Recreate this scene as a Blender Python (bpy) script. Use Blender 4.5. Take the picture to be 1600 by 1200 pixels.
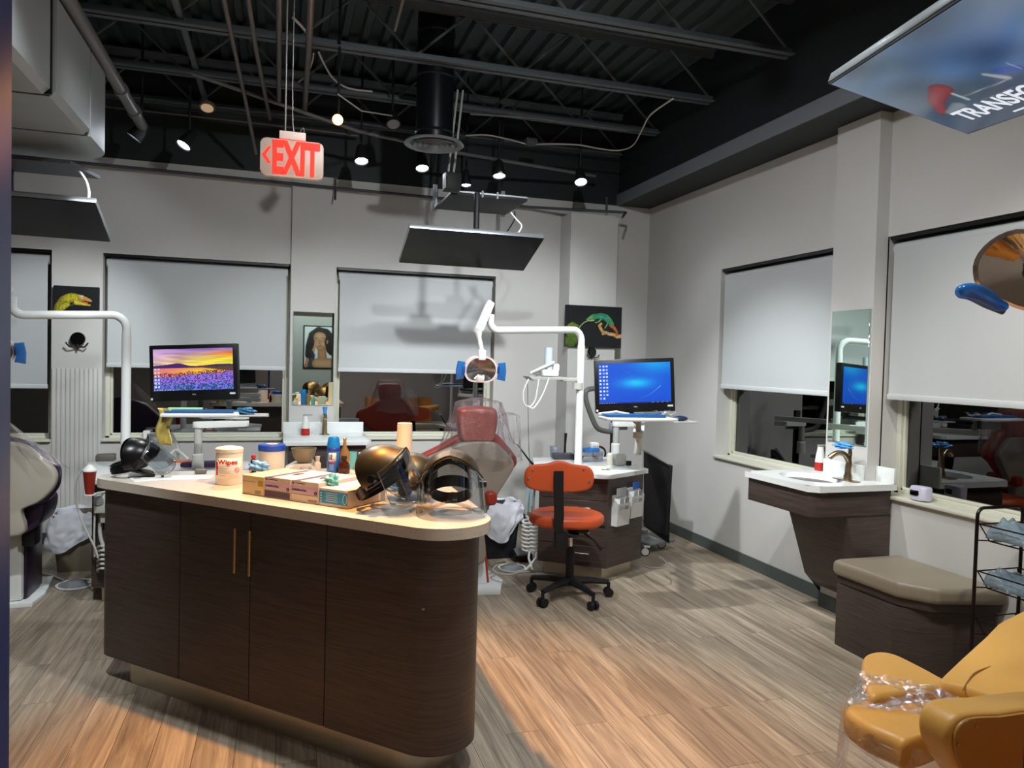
import bpy, bmesh, math, random
import numpy as np
from mathutils import Vector, Matrix

random.seed(7)
for o in list(bpy.data.objects): bpy.data.objects.remove(o)
SC = bpy.context.scene
COL = SC.collection
R_ = math.radians

# ------------------------------------------------------------------ camera
CAMZ = 1.55
FPX = 1160.0
YAW, PIT, ROL = R_(17.28), R_(-1.8), R_(1.455)
cf = Vector((math.sin(YAW)*math.cos(PIT), math.cos(YAW)*math.cos(PIT), math.sin(PIT)))
c_rt = Vector((math.cos(YAW), -math.sin(YAW), 0)); c_up = c_rt.cross(cf)
cr = math.cos(ROL)*c_rt + math.sin(ROL)*c_up
cu = -math.sin(ROL)*c_rt + math.cos(ROL)*c_up
cam = bpy.data.cameras.new('camera'); camo = bpy.data.objects.new('camera', cam); COL.objects.link(camo)
cam.sensor_width = 36; cam.lens = 36*FPX/1600; cam.clip_start = 0.05; cam.clip_end = 200
mw = Matrix((( cr.x, cu.x, -cf.x, 0), (cr.y, cu.y, -cf.y, 0), (cr.z, cu.z, -cf.z, CAMZ), (0,0,0,1)))
camo.matrix_world = mw
SC.camera = camo

# ------------------------------------------------------------------ world, exposure
wd = bpy.data.worlds.new('night'); SC.world = wd; wd.use_nodes = True
wd.node_tree.nodes['Background'].inputs[0].default_value = (0.010, 0.014, 0.022, 1)
wd.node_tree.nodes['Background'].inputs[1].default_value = 0.25
SC.view_settings.view_transform = 'Standard'; SC.view_settings.look = 'None'
SC.view_settings.gamma = 1; SC.view_settings.use_curve_mapping = False
SC.view_settings.exposure = 0.0

# ------------------------------------------------------------------ ceiling lamps and added fill lights
def lamp(kind, loc, target, power, color, size=60, blend=.5, radius=.04):
    l = bpy.data.lights.new('ceiling_or_fill_lamp', kind); l.energy = power; l.color = color
    if kind == 'SPOT':
        l.spot_size = R_(size); l.spot_blend = blend; l.shadow_soft_size = radius
    elif kind == 'AREA':
        l.shape = 'DISK'; l.size = radius
    else: l.shadow_soft_size = radius
    o = bpy.data.objects.new('ceiling_or_fill_lamp', l); COL.objects.link(o); o.location = loc
    d = Vector(target)-Vector(loc); o.rotation_euler = d.to_track_quat('-Z', 'Y').to_euler()
    return o
COOL = (0.93, 0.97, 1.0); NEUT = (1.0, 0.95, 0.88); WARM = (1.0, 0.45, 0.13)
# real spots over windows and island, plus added wall washes and fills
SPOTS = [  # x, y, z, target, power, colour, cone
    (0.58, 6.00, 3.12, (0.7, 4.8, 0.6), 62, COOL, 95),
    (1.07, 6.02, 3.12, (1.2, 4.6, 0.6), 62, COOL, 95),
    (1.72, 6.00, 3.12, (1.8, 4.6, 0.6), 62, COOL, 95),
    (2.43, 5.95, 3.12, (2.5, 4.6, 0.2), 55, COOL, 120),
    (1.45, 6.20, 3.06, (1.4, 4.8, 0.6), 16, COOL, 90),
    (-0.72, 6.08, 3.12, (-0.9, 4.6, 0.5), 34, COOL, 95),
    (-1.05, 6.06, 3.12, (-1.6, 4.8, 0.5), 34, COOL, 95),
    (1.94, 3.18, 3.36, (2.9, 4.3, 0.2), 60, COOL, 70),
    (1.25, 4.10, 3.36, (3.47, 4.8, 0.30), 330, COOL, 54),  # added spot to brighten the lower right wall and its shade
    (1.55, 1.90, 3.36, (3.2, 2.7, 0.3), 90, NEUT, 66),  # added spot for the bench, mustard chair and near right shade
    (-0.30, 4.20, 3.25, (-1.80, 6.65, 1.35), 290, COOL, 36),  # added spot to lift the left pier
    (-0.85, 2.60, 3.36, (-1.7, 4.9, 0.0), 270, COOL, 58),  # added spot to brighten the floor left of the island
    (0.75, 0.10, 2.90, (0.7, -1.6, 1.6), 110, COOL, 84),  # added spot lighting the rear wall for the mirror
    (0.30, 4.95, 3.05, (0.2, 4.0, 0.9), 18, WARM, 120),
    (0.24, 3.26, 3.42, (0.45, 2.75, 0.2), 600, WARM, 62),
    (-0.10, 5.10, 3.15, (0.12, 3.6, 0.95), 190, COOL, 44),  # added spot to whiten the island top, no fixture there
    (1.00, 2.30, 3.42, (1.2, 3.6, 0.8), 215, COOL, 165),  # added wide general fill, not a fixture
        (-0.60, 3.40, 3.40, (-0.45, 6.6, 0.55), 120, COOL, 60),  # added wash for the back wall, left part
    (0.55, 3.40, 3.40, (0.60, 6.6, 0.60), 240, COOL, 58),  # added wash for the back wall, middle
    (1.65, 3.40, 3.40, (2.0, 6.6, 0.95), 330, COOL, 56),  # added wash for the back wall and corner column
    (2.45, 1.70, 3.36, (3.2, 2.95, 0.2), 120, NEUT, 76),  # unseen fill spot, aimed low at the bench
    (1.40, 1.40, 3.36, (2.2, 3.3, 0.0), 50, NEUT, 90),  # unseen general fill from the doorway side
]
for s in SPOTS:
    lamp('SPOT', s[:3], s[3], s[4], s[5], s[6], .75, .05)
lamp('POINT', (0.3, -0.9, 2.9), (0, 0, 0), 14, COOL, radius=.15)  # added fill behind the doorway for the mirrored rear wall

# ------------------------------------------------------------------ measuring: pixel + known plane -> point
def ray(x, y): return cf*FPX + cr*(x-800) + cu*(600-y)
C0 = Vector((0, 0, CAMZ))
def PZ(x, y, z): d = ray(x, y); return C0 + d*((z-CAMZ)/d.z)
def PY(x, y, Y): d = ray(x, y); return C0 + d*(Y/d.y)
def PX(x, y, X): d = ray(x, y); return C0 + d*(X/d.x)
def PD(x, y, D): d = ray(x, y); return C0 + d*(D/FPX)      # optical depth

# ------------------------------------------------------------------ materials
def lin(c):
    out = []
    for v in c[:3]:
        v = v/255.0
        out.append(v/12.92 if v <= .04045 else ((v+.055)/1.055)**2.4)
    return tuple(out)+(1.0,)
MATS = {}
def M(name, rgb, rough=.5, metal=0.0, noise=0.0, nscale=20, bump=0.0, emit=0, alpha=None, coat=0, sub=0, trans=0, ior=1.45, stretch=None):
    if name in MATS: return MATS[name]
    m = bpy.data.materials.new(name); m.use_nodes = True; nt = m.node_tree; b = nt.nodes['Principled BSDF']
    b.inputs['Base Color'].default_value = lin(rgb); b.inputs['Roughness'].default_value = rough
    b.inputs['Metallic'].default_value = metal; b.inputs['IOR'].default_value = ior
    if coat: b.inputs['Coat Weight'].default_value = coat
    if trans: b.inputs['Transmission Weight'].default_value = trans
    if emit:
        b.inputs['Emission Color'].default_value = lin(rgb); b.inputs['Emission Strength'].default_value = emit
    tc = nt.nodes.new('ShaderNodeTexCoord'); mp = nt.nodes.new('ShaderNodeMapping')
    nt.links.new(tc.outputs['Object'], mp.inputs['Vector'])
    if stretch: mp.inputs['Scale'].default_value = stretch
    nz = nt.nodes.new('ShaderNodeTexNoise'); nz.inputs['Scale'].default_value = nscale; nz.inputs['Detail'].default_value = 5
    nt.links.new(mp.outputs['Vector'], nz.inputs['Vector'])
    if noise:
        mx = nt.nodes.new('ShaderNodeMix'); mx.data_type = 'RGBA'; mx.blend_type = 'MIX'
        c = lin(rgb)
        mx.inputs['A'].default_value = tuple(max(0, v*(1-noise)) for v in c[:3])+(1,)
        mx.inputs['B'].default_value = tuple(min(1, v*(1+noise)) for v in c[:3])+(1,)
        nt.links.new(nz.outputs['Fac'], mx.inputs['Factor']); nt.links.new(mx.outputs['Result'], b.inputs['Base Color'])
    if bump:
        bp = nt.nodes.new('ShaderNodeBump'); bp.inputs['Strength'].default_value = bump; bp.inputs['Distance'].default_value = .01
        nt.links.new(nz.outputs['Fac'], bp.inputs['Height']); nt.links.new(bp.outputs['Normal'], b.inputs['Normal'])
    MATS[name] = m; return m

def film_mat(name, tint, refl, rough, bump, nscale=14, body=0.0, bodycol=(255,255,255)):
    """thin clear sheet: see-through + sheen"""
    if name in MATS: return MATS[name]
    m = bpy.data.materials.new(name); m.use_nodes = True; nt = m.node_tree
    for n in list(nt.nodes): nt.nodes.remove(n)
    out = nt.nodes.new('ShaderNodeOutputMaterial'); tr = nt.nodes.new('ShaderNodeBsdfTransparent'); gl = nt.nodes.new('ShaderNodeBsdfGlossy')
    tr.inputs[0].default_value = lin(tint); gl.inputs['Roughness'].default_value = rough
    gl.inputs['Color'].default_value = (1, 1, 1, 1)
    lw = nt.nodes.new('ShaderNodeLayerWeight'); lw.inputs[0].default_value = .35
    ma = nt.nodes.new('ShaderNodeMath'); ma.operation = 'MULTIPLY_ADD'; ma.inputs[1].default_value = (1-refl)*(1.0 if name.startswith('window_pane') else .45); ma.inputs[2].default_value = refl
    nt.links.new(lw.outputs['Fresnel'], ma.inputs[0])
    mx = nt.nodes.new('ShaderNodeMixShader'); nt.links.new(ma.outputs[0], mx.inputs[0])
    nt.links.new(tr.outputs[0], mx.inputs[1]); nt.links.new(gl.outputs[0], mx.inputs[2])
    last = mx
    if body:
        df = nt.nodes.new('ShaderNodeBsdfDiffuse'); df.inputs[0].default_value = lin(bodycol)
        m2 = nt.nodes.new('ShaderNodeMixShader'); m2.inputs[0].default_value = body
        nt.links.new(mx.outputs[0], m2.inputs[1]); nt.links.new(df.outputs[0], m2.inputs[2]); last = m2
    nt.links.new(last.outputs[0], out.inputs[0])
    if bump:
        tc = nt.nodes.new('ShaderNodeTexCoord'); nz = nt.nodes.new('ShaderNodeTexNoise'); nz.inputs['Scale'].default_value = nscale
        nz.inputs['Detail'].default_value = 4; nz.inputs['Distortion'].default_value = 1.5
        bp = nt.nodes.new('ShaderNodeBump'); bp.inputs['Strength'].default_value = bump; bp.inputs['Distance'].default_value = .02
        nt.links.new(tc.outputs['Object'], nz.inputs[0]); nt.links.new(nz.outputs['Fac'], bp.inputs['Height'])
        nt.links.new(bp.outputs[0], gl.inputs['Normal'])
    MATS[name] = m; return m

def wood_laminate():
    m = bpy.data.materials.new('dark_laminate'); m.use_nodes = True; nt = m.node_tree; b = nt.nodes['Principled BSDF']
    tc = nt.nodes.new('ShaderNodeTexCoord'); mp = nt.nodes.new('ShaderNodeMapping'); mp.inputs['Scale'].default_value = (2.0, 2.0, 60)
    nz = nt.nodes.new('ShaderNodeTexNoise'); nz.inputs['Scale'].default_value = 2.2; nz.inputs['Detail'].default_value = 8; nz.inputs['Roughness'].default_value = .65
    rp = nt.nodes.new('ShaderNodeValToRGB'); rp.color_ramp.elements[0].position = .3; rp.color_ramp.elements[1].position = .72
    rp.color_ramp.elements[0].color = lin((50, 41, 38)); rp.color_ramp.elements[1].color = lin((86, 73, 67))
    nt.links.new(tc.outputs['Object'], mp.inputs[0]); nt.links.new(mp.outputs[0], nz.inputs[0]); nt.links.new(nz.outputs['Fac'], rp.inputs[0])
    nt.links.new(rp.outputs[0], b.inputs['Base Color']); b.inputs['Roughness'].default_value = .42
    bp = nt.nodes.new('ShaderNodeBump'); bp.inputs['Strength'].default_value = .08; nt.links.new(nz.outputs['Fac'], bp.inputs['Height']); nt.links.new(bp.outputs[0], b.inputs['Normal'])
    return m
LAM = wood_laminate()

def floor_mat():
    m = bpy.data.materials.new('plank_floor'); m.use_nodes = True; nt = m.node_tree; b = nt.nodes['Principled BSDF']
    N = nt.nodes.new; L = nt.links.new
    tc = N('ShaderNodeTexCoord'); mp = N('ShaderNodeMapping'); mp.inputs['Rotation'].default_value = (0, 0, R_(90))
    L(tc.outputs['Object'], mp.inputs[0])
    br = N('ShaderNodeTexBrick'); br.inputs['Scale'].default_value = 1.0; br.inputs['Mortar Size'].default_value = .0012
    br.inputs['Brick Width'].default_value = 1.22; br.inputs['Row Height'].default_value = .152; br.offset = .37; br.offset_frequency = 2
    br.inputs['Color1'].default_value = (0, 0, 0, 1); br.inputs['Color2'].default_value = (1, 1, 1, 1); br.inputs['Mortar'].default_value = (.5, .5, .5, 1)
    br.inputs['Bias'].default_value = 0
    L(mp.outputs[0], br.inputs[0])
    # grain coordinates shifted per plank
    sx = N('ShaderNodeVectorMath'); sx.operation = 'MULTIPLY_ADD'; sx.inputs[1].default_value = (7, 7, 7)
    L(br.outputs['Color'], sx.inputs[0]); L(tc.outputs['Object'], sx.inputs[2])
    m2 = N('ShaderNodeMapping'); m2.inputs['Scale'].default_value = (22, 1.1, 1); L(sx.outputs[0], m2.inputs[0])
    n1 = N('ShaderNodeTexNoise'); n1.inputs['Scale'].default_value = 1.6; n1.inputs['Detail'].default_value = 8; n1.inputs['Roughness'].default_value = .62; n1.inputs['Distortion'].default_value = .9
    L(m2.outputs[0], n1.inputs[0])
    m3 = N('ShaderNodeMapping'); m3.inputs['Scale'].default_value = (5, .7, 1); L(sx.outputs[0], m3.inputs[0])
    n2 = N('ShaderNodeTexNoise'); n2.inputs['Scale'].default_value = 1.3; n2.inputs['Detail'].default_value = 3; L(m3.outputs[0], n2.inputs[0])
    r1 = N('ShaderNodeValToRGB'); e = r1.color_ramp.elements; e[0].position = .28; e[0].color = lin((118, 108, 94)); e[1].position = .70; e[1].color = lin((190, 180, 160))
    k = e.new(.5); k.color = lin((160, 147, 129))
    L(n1.outputs['Fac'], r1.inputs[0])
    r2 = N('ShaderNodeValToRGB'); e = r2.color_ramp.elements; e[0].position = .3; e[0].color = (.72, .70, .68, 1); e[1].position = .75; e[1].color = (1.12, 1.1, 1.08, 1)
    L(n2.outputs['Fac'], r2.inputs[0])
    mu = N('ShaderNodeMix'); mu.data_type = 'RGBA'; mu.blend_type = 'MULTIPLY'; mu.inputs['Factor'].default_value = 1
    L(r1.outputs[0], mu.inputs['A']); L(r2.outputs[0], mu.inputs['B'])
    # per plank tone
    mr = N('ShaderNodeMapRange'); mr.inputs['To Min'].default_value = .84; mr.inputs['To Max'].default_value = 1.08
    L(br.outputs['Color'], mr.inputs[0])
    mu2 = N('ShaderNodeMix'); mu2.data_type = 'RGBA'; mu2.blend_type = 'MULTIPLY'; mu2.inputs['Factor'].default_value = 1
    L(mu.outputs['Result'], mu2.inputs['A']); L(mr.outputs[0], mu2.inputs['B'])
    # seams
    sm = N('ShaderNodeMix'); sm.data_type = 'RGBA'; L(br.outputs['Fac'], sm.inputs['Factor']); L(mu2.outputs['Result'], sm.inputs['A']); sm.inputs['B'].default_value = lin((74, 60, 50))
    L(sm.outputs['Result'], b.inputs['Base Color'])
    b.inputs['Roughness'].default_value = .48
    bp = N('ShaderNodeBump'); bp.inputs['Strength'].default_value = .12; bp.inputs['Distance'].default_value = .004; L(n1.outputs['Fac'], bp.inputs['Height']); L(bp.outputs[0], b.inputs['Normal'])
    return m

def quartz(name, rgb, spk):
    m = bpy.data.materials.new(name); m.use_nodes = True; nt = m.node_tree; b = nt.nodes['Principled BSDF']
    tc = nt.nodes.new('ShaderNodeTexCoord'); vo = nt.nodes.new('ShaderNodeTexVoronoi'); vo.inputs['Scale'].default_value = 75
    nz = nt.nodes.new('ShaderNodeTexNoise'); nz.inputs['Scale'].default_value = 160
    rp = nt.nodes.new('ShaderNodeValToRGB'); rp.color_ramp.elements[0].position = .06; rp.color_ramp.elements[1].position = .2
    rp.color_ramp.elements[0].color = lin(spk); rp.color_ramp.elements[1].color = lin(rgb)
    nt.links.new(tc.outputs['Object'], vo.inputs[0]); nt.links.new(tc.outputs['Object'], nz.inputs[0])
    nt.links.new(vo.outputs['Distance'], rp.inputs[0]); nt.links.new(rp.outputs[0], b.inputs['Base Color'])
    b.inputs['Roughness'].default_value = .22
    return m

WALLM = M('wall_paint', (196, 195, 191), .85, noise=.03, nscale=3, bump=.03)
SHADE = M('shade_fabric', (186, 190, 190), .9, noise=.05, nscale=300, bump=.05)
BLACKC = M('black_ceiling_paint', (28, 33, 35), .6, noise=.15, nscale=4)
GREYC = M('dark_grey_paint', (66, 68, 74), .6)
STEELD = M('dark_joist_steel', (88, 94, 98), .5, .2, noise=.1)
FRAME = M('window_frame_cream', (205, 205, 188), .4)
BASEB = M('baseboard_rubber', (74, 82, 80), .5)
BLK = M('black_plastic', (14, 14, 16), .35)
BLKM = M('matte_black', (16, 16, 18), .6)
GLOSSBLK = M('gloss_black', (8, 8, 10), .08)
WHT = M('white_enamel', (226, 230, 228), .3)
WHTP = M('white_plastic', (222, 224, 220), .4)
GREYP = M('grey_plastic', (120, 122, 124), .45)
LGREY = M('light_grey_plastic', (178, 178, 172), .45)
CHROME = M('chrome', (225, 225, 225), .12, 1.0)
BRUSH = M('brushed_steel', (200, 192, 176), .34, 1.0, noise=.05)
NICKEL = M('brushed_nickel', (178, 160, 130), .28, 1.0)
BRASS = M('brass_handle', (206, 172, 120), .3, 1.0)
QTZ = quartz('island_quartz', (214, 206, 192), (150, 140, 130))
QTZW = quartz('white_quartz', (226, 230, 228), (190, 195, 195))
ORANGE = M('orange_vinyl', (214, 92, 50), .38, noise=.05, nscale=60, bump=.06)
RUST = M('rust_red_vinyl', (160, 54, 36), .4, noise=.05, nscale=60, bump=.05)
YELV = M('mustard_vinyl', (206, 156, 76), .42, noise=.04, nscale=70, bump=.05)
TAUPE = M('taupe_vinyl', (140, 130, 112), .42, noise=.04, nscale=80, bump=.06)
BEIGE = M('beige_shell', (172, 166, 152), .4)
PURP = M('dark_purple_vinyl', (40, 26, 50), .35)
MIRROR = M('mirror_glass', (205, 222, 212), .015, 1.0)
BLUEG = film_mat('blue_clear_plastic', (90, 175, 235), .1, .08, .0, body=.35, bodycol=(60, 150, 225))
CLEARV = film_mat('clear_visor', (240, 243, 245), .05, .03, .0)
FILM = film_mat('plastic_wrap', (251, 251, 253), .10, .13, 1.0, 24, body=.018)
CLEARB = film_mat('clear_acrylic', (228, 232, 240), .08, .05, 0, body=.10)
BAGM = film_mat('bag_plastic', (225, 230, 240), .04, .35, .7, 12, body=.75, bodycol=(240, 243, 250))
GLASSP = film_mat('window_pane', (110, 115, 115), .07, .0, 0)
GLASSB = film_mat('window_pane_bright', (110, 115, 115), .27, .0, 0)

# ------------------------------------------------------------------ geometry helpers
WM = {}      # matrices of roots
class MB:
    def __init__(s): s.bm = bmesh.new()
    def _xf(s, vs, mat):
        for v in vs: v.co = mat @ v.co
    def box(s, c, size, bev=0, rot=None, seg=2):
        r = bmesh.ops.create_cube(s.bm, size=1); vs = r['verts']
        for v in vs: v.co = Vector((v.co.x*size[0], v.co.y*size[1], v.co.z*size[2]))
        if bev:
            es = list({e for v in vs for e in v.link_edges})
            g = bmesh.ops.bevel(s.bm, geom=es, offset=bev, segments=seg, affect='EDGES', profile=.5)
            vs = list({v for v in g['verts']} | {v for v in vs if v.is_valid})
            seen = set(); st = [v for v in vs if v.is_valid]
            while st:
                v = st.pop()
                if v in seen: continue
                seen.add(v); st += [e.other_vert(v) for e in v.link_edges]
            vs = list(seen)
        m = Matrix.Translation(Vector(c)) @ (rot.to_4x4() if rot else Matrix.Identity(4))
        s._xf(vs, m); return s
    def cyl(s, p0, p1, r0, r1=None, seg=16, cap=True):
        p0 = Vector(p0); p1 = Vector(p1); r1 = r0 if r1 is None else r1
        d = p1-p0; L = d.length
        if L < 1e-6: return s
        q = d.to_track_quat('Z', 'Y').to_matrix().to_4x4()
        r = bmesh.ops.create_cone(s.bm, cap_ends=cap, segments=seg, radius1=max(r0, 1e-5), radius2=max(r1, 1e-5), depth=L)
        s._xf(r['verts'], Matrix.Translation((p0+p1)/2) @ q); return s
    def tube(s, pts, r, seg=10, closed=False, cap=True, rads=None):
        pts = [Vector(p) for p in pts]; n = len(pts)
        rings = []; up = None
        for i, p in enumerate(pts):
            if closed: t = (pts[(i+1) % n]-pts[i-1])
            else: t = (pts[min(i+1, n-1)]-pts[max(i-1, 0)])
            t = t.normalized() if t.length > 1e-9 else Vector((0, 0, 1))
            if up is None:
                up = t.orthogonal().normalized()
            else:
                up = (up - t*up.dot(t)); up = up.normalized() if up.length > 1e-6 else t.orthogonal().normalized()
            b = t.cross(up); rr = rads[i] if rads else r
            rings.append([s.bm.verts.new(p + (up*math.cos(2*math.pi*k/seg)+b*math.sin(2*math.pi*k/seg))*rr) for k in range(seg)])
        m = n if closed else n-1
        for i in range(m):
            a = rings[i]; b = rings[(i+1) % n]
            for k in range(seg):
                s.bm.faces.new((a[k], a[(k+1) % seg], b[(k+1) % seg], b[k]))
        if not closed and cap:
            s.bm.faces.new(list(reversed(rings[0]))); s.bm.faces.new(rings[-1])
        return s
    def lathe(s, prof, o=(0, 0, 0), axis=(0, 0, 1), seg=24, a0=0, a1=360):
        o = Vector(o); q = Matrix.Identity(3) if tuple(axis) == (0, 0, 1) else Vector(axis).to_track_quat('Z', 'Y').to_matrix()
        full = (a1-a0) >= 360; n = seg if full else seg+1
        rings = []
        for (r, z) in prof:
            if r < 1e-6 and full: rings.append([s.bm.verts.new(o + q @ Vector((0, 0, z)))])
            else: rings.append([s.bm.verts.new(o + q @ Vector((r*math.cos(R_(a0+(a1-a0)*k/seg)), r*math.sin(R_(a0+(a1-a0)*k/seg)), z))) for k in range(n)])
        for a, b in zip(rings, rings[1:]):
            for k in range(n if full else n-1):
                k2 = (k+1) % n
                if len(a) == 1 and len(b) == 1: continue
                if len(a) == 1: f = (a[0], b[k], b[k2])
                elif len(b) == 1: f = (a[k], a[k2], b[0])
                else: f = (a[k], a[k2], b[k2], b[k])
                try: s.bm.faces.new(f)
                except ValueError: pass
        return s
    def prism(s, pts, h, o=(0, 0, 0), ux=(1, 0, 0), uy=(0, 1, 0), bev=0, seg=2, n=None):
        """2d outline in plane (ux, uy) through o, thickness h along the normal"""
        o = Vector(o); ux = Vector(ux).normalized(); uy = Vector(uy).normalized(); n = Vector(n) if n else ux.cross(uy)
        n.normalize()
        if bev >= .012:      # soft pad: rings drawn in towards the middle
            cx_ = sum(p[0] for p in pts)/len(pts); cy_ = sum(p[1] for p in pts)/len(pts); rm = sum(math.hypot(p[0]-cx_, p[1]-cy_) for p in pts)/len(pts)
            ns = seg+2; rings = []; b_ = min(bev, abs(h)/2); sg = 1 if h > 0 else -1
            lv = [(bev*(1-math.sin(i/ns*math.pi/2)), b_*(1-math.cos(i/ns*math.pi/2))) for i in range(ns+1)]
            lv = lv+[(a, abs(h)-c) for a, c in reversed(lv)]
            for ins, zz in lv:
                k = 1-ins/rm
                rings.append([s.bm.verts.new(o+ux*(cx_+(p[0]-cx_)*k)+uy*(cy_+(p[1]-cy_)*k)+n*zz*sg) for p in pts])
            m_ = len(pts)
            for ra, rb in zip(rings, rings[1:]):
                for i in range(m_): s.bm.faces.new((ra[i], ra[(i+1) % m_], rb[(i+1) % m_], rb[i]))
            s.bm.faces.new(list(reversed(rings[0]))); s.bm.faces.new(rings[-1]); return s
        bot = [s.bm.verts.new(o+ux*a+uy*b) for a, b in pts]; top = [s.bm.verts.new(v.co+n*h) for v in bot]
        fs = [s.bm.faces.new(list(reversed(bot))), s.bm.faces.new(top)]
        k = len(pts)
        for i in range(k): fs.append(s.bm.faces.new((bot[i], bot[(i+1) % k], top[(i+1) % k], top[i])))
        if bev:
            es = list(set(fs[0].edges) | set(fs[1].edges))
            bmesh.ops.bevel(s.bm, geom=es, offset=bev, segments=seg, affect='EDGES', profile=.5)
        return s
    def ell(s, c, r, rot=None, u=20, v=12):
        g = bmesh.ops.create_uvsphere(s.bm, u_segments=u, v_segments=v, radius=1)
        m = Matrix.Translation(Vector(c)) @ (rot.to_4x4() if rot else Matrix.Identity(4)) @ Matrix.Diagonal((r[0], r[1], r[2], 1))
        s._xf(g['verts'], m); return s
    def quad(s, *p):
        s.bm.faces.new([s.bm.verts.new(Vector(q)) for q in p]); return s
    def grid(s, f, nu, nv, closeu=False):
        g = [[s.bm.verts.new(Vector(f(i/(nu if closeu else nu-1), j/(nv-1)))) for j in range(nv)] for i in range(nu)]
        for i in range(nu if closeu else nu-1):
            for j in range(nv-1):
                i2 = (i+1) % nu
                s.bm.faces.new((g[i][j], g[i2][j], g[i2][j+1], g[i][j+1]))
        return s
    def build(s, name, mat, parent=None, local=False, angle=38, solid=0, subd=0):
        bm = s.bm
        bmesh.ops.recalc_face_normals(bm, faces=bm.faces)
        if parent is not None and not local:
            inv = WM[parent.name].inverted()
            for v in bm.verts: v.co = inv @ v.co
        me = bpy.data.meshes.new(name); bm.to_mesh(me); bm.free()
        for p in me.polygons: p.use_smooth = True
        me.set_sharp_from_angle(angle=R_(angle))
        me.materials.append(mat)
        o = bpy.data.objects.new(name, me); COL.objects.link(o)
        if parent is not None:
            o.parent = parent; WM[o.name] = WM[parent.name]
        else: WM[o.name] = Matrix.Identity(4)
        if solid:
            md = o.modifiers.new('Solidify', 'SOLIDIFY'); md.thickness = solid; md.offset = 0
        if subd:
            md = o.modifiers.new('Subsurf', 'SUBSURF'); md.levels = subd; md.render_levels = subd
        return o

def tag(o, label, cat, group=None, kind=None):
    if label: o['label'] = label
    if cat: o['category'] = cat
    if group: o['group'] = group
    if kind: o['kind'] = kind
    return o
def thing(name, label, cat, loc, rotz=0, group=None, rot=None):
    o = bpy.data.objects.new(name, None); COL.objects.link(o); o.empty_display_size = .05
    m = Matrix.Translation(Vector(loc)) @ (rot.to_4x4() if rot else Matrix.Rotation(rotz, 4, 'Z'))
    o.matrix_world = m; WM[o.name] = m
    return tag(o, label, cat, group)
def struct(name, mb, mat):
    o = mb.build(name, mat); o['kind'] = 'structure'; return o
def single(name, mb, mat, label, cat, group=None, **k):
    o = mb.build(name, mat, **k); return tag(o, label, cat, group)
def copy_thing(o, loc=None, rotz=None, label=None):
    c = o.copy(); COL.objects.link(c)
    if label: c['label'] = label
    for ch in o.children:
        d = ch.copy(); COL.objects.link(d); d.parent = c
        for g in ch.children:
            e = g.copy(); COL.objects.link(e); e.parent = d
    if loc is not None:
        c.matrix_world = Matrix.Translation(Vector(loc)) @ Matrix.Rotation(rotz or 0, 4, 'Z')
    return c

def arc(cx, cy, r, a0, a1, n=8):
    return [(cx+r*math.cos(R_(a0+(a1-a0)*i/n)), cy+r*math.sin(R_(a0+(a1-a0)*i/n))) for i in range(n+1)]
def rrect(w, h, r, n=5, cx=0, cy=0):
    return (arc(cx+w/2-r, cy+h/2-r, r, 0, 90, n)+arc(cx-w/2+r, cy+h/2-r, r, 90, 180, n) +
            arc(cx-w/2+r, cy-h/2+r, r, 180, 270, n)+arc(cx+w/2-r, cy-h/2+r, r, 270, 360, n))
def smooth(pts, n=6, closed=True):
    """Catmull-Rom"""
    out = []; k = len(pts); P = [Vector(p) for p in pts]
    rng = range(k) if closed else range(k-1)
    for i in rng:
        p0 = P[(i-1) % k] if closed or i > 0 else P[0]; p1 = P[i]; p2 = P[(i+1) % k]
        p3 = P[(i+2) % k] if closed or i+2 < k else P[-1]
        for j in range(n):
            t = j/n
            out.append(.5*((2*p1)+(p2-p0)*t+(2*p0-5*p1+4*p2-p3)*t*t+(3*p1-p0-3*p2+p3)*t**3))
    if not closed: out.append(P[-1])
    return out

def text(body, size, o, ux, uy, mat, name, parent, ext=.0008, align='LEFT', bold=0, sx=1.0, local=False):
    """lettering standing on plane (ux, uy) at o"""
    c = bpy.data.curves.new('lettering', 'FONT'); c.body = body; c.size = size; c.extrude = ext; c.align_x = align; c.offset = bold
    t = bpy.data.objects.new('lettering', c); COL.objects.link(t)
    dg = bpy.context.evaluated_depsgraph_get(); dg.update()
    me = bpy.data.meshes.new_from_object(t.evaluated_get(dg)); bpy.data.objects.remove(t); bpy.data.curves.remove(c)
    ux = Vector(ux).normalized(); uy = Vector(uy).normalized(); n = ux.cross(uy)
    mt = Matrix(((ux.x*sx, uy.x, n.x, o[0]), (ux.y*sx, uy.y, n.y, o[1]), (ux.z*sx, uy.z, n.z, o[2]), (0, 0, 0, 1)))
    if parent is not None and not local: mt = WM[parent.name].inverted() @ mt
    me.transform(mt); me.materials.clear(); me.materials.append(mat)
    ob = bpy.data.objects.new(name, me); COL.objects.link(ob); ob.parent = parent
    return ob

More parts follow.
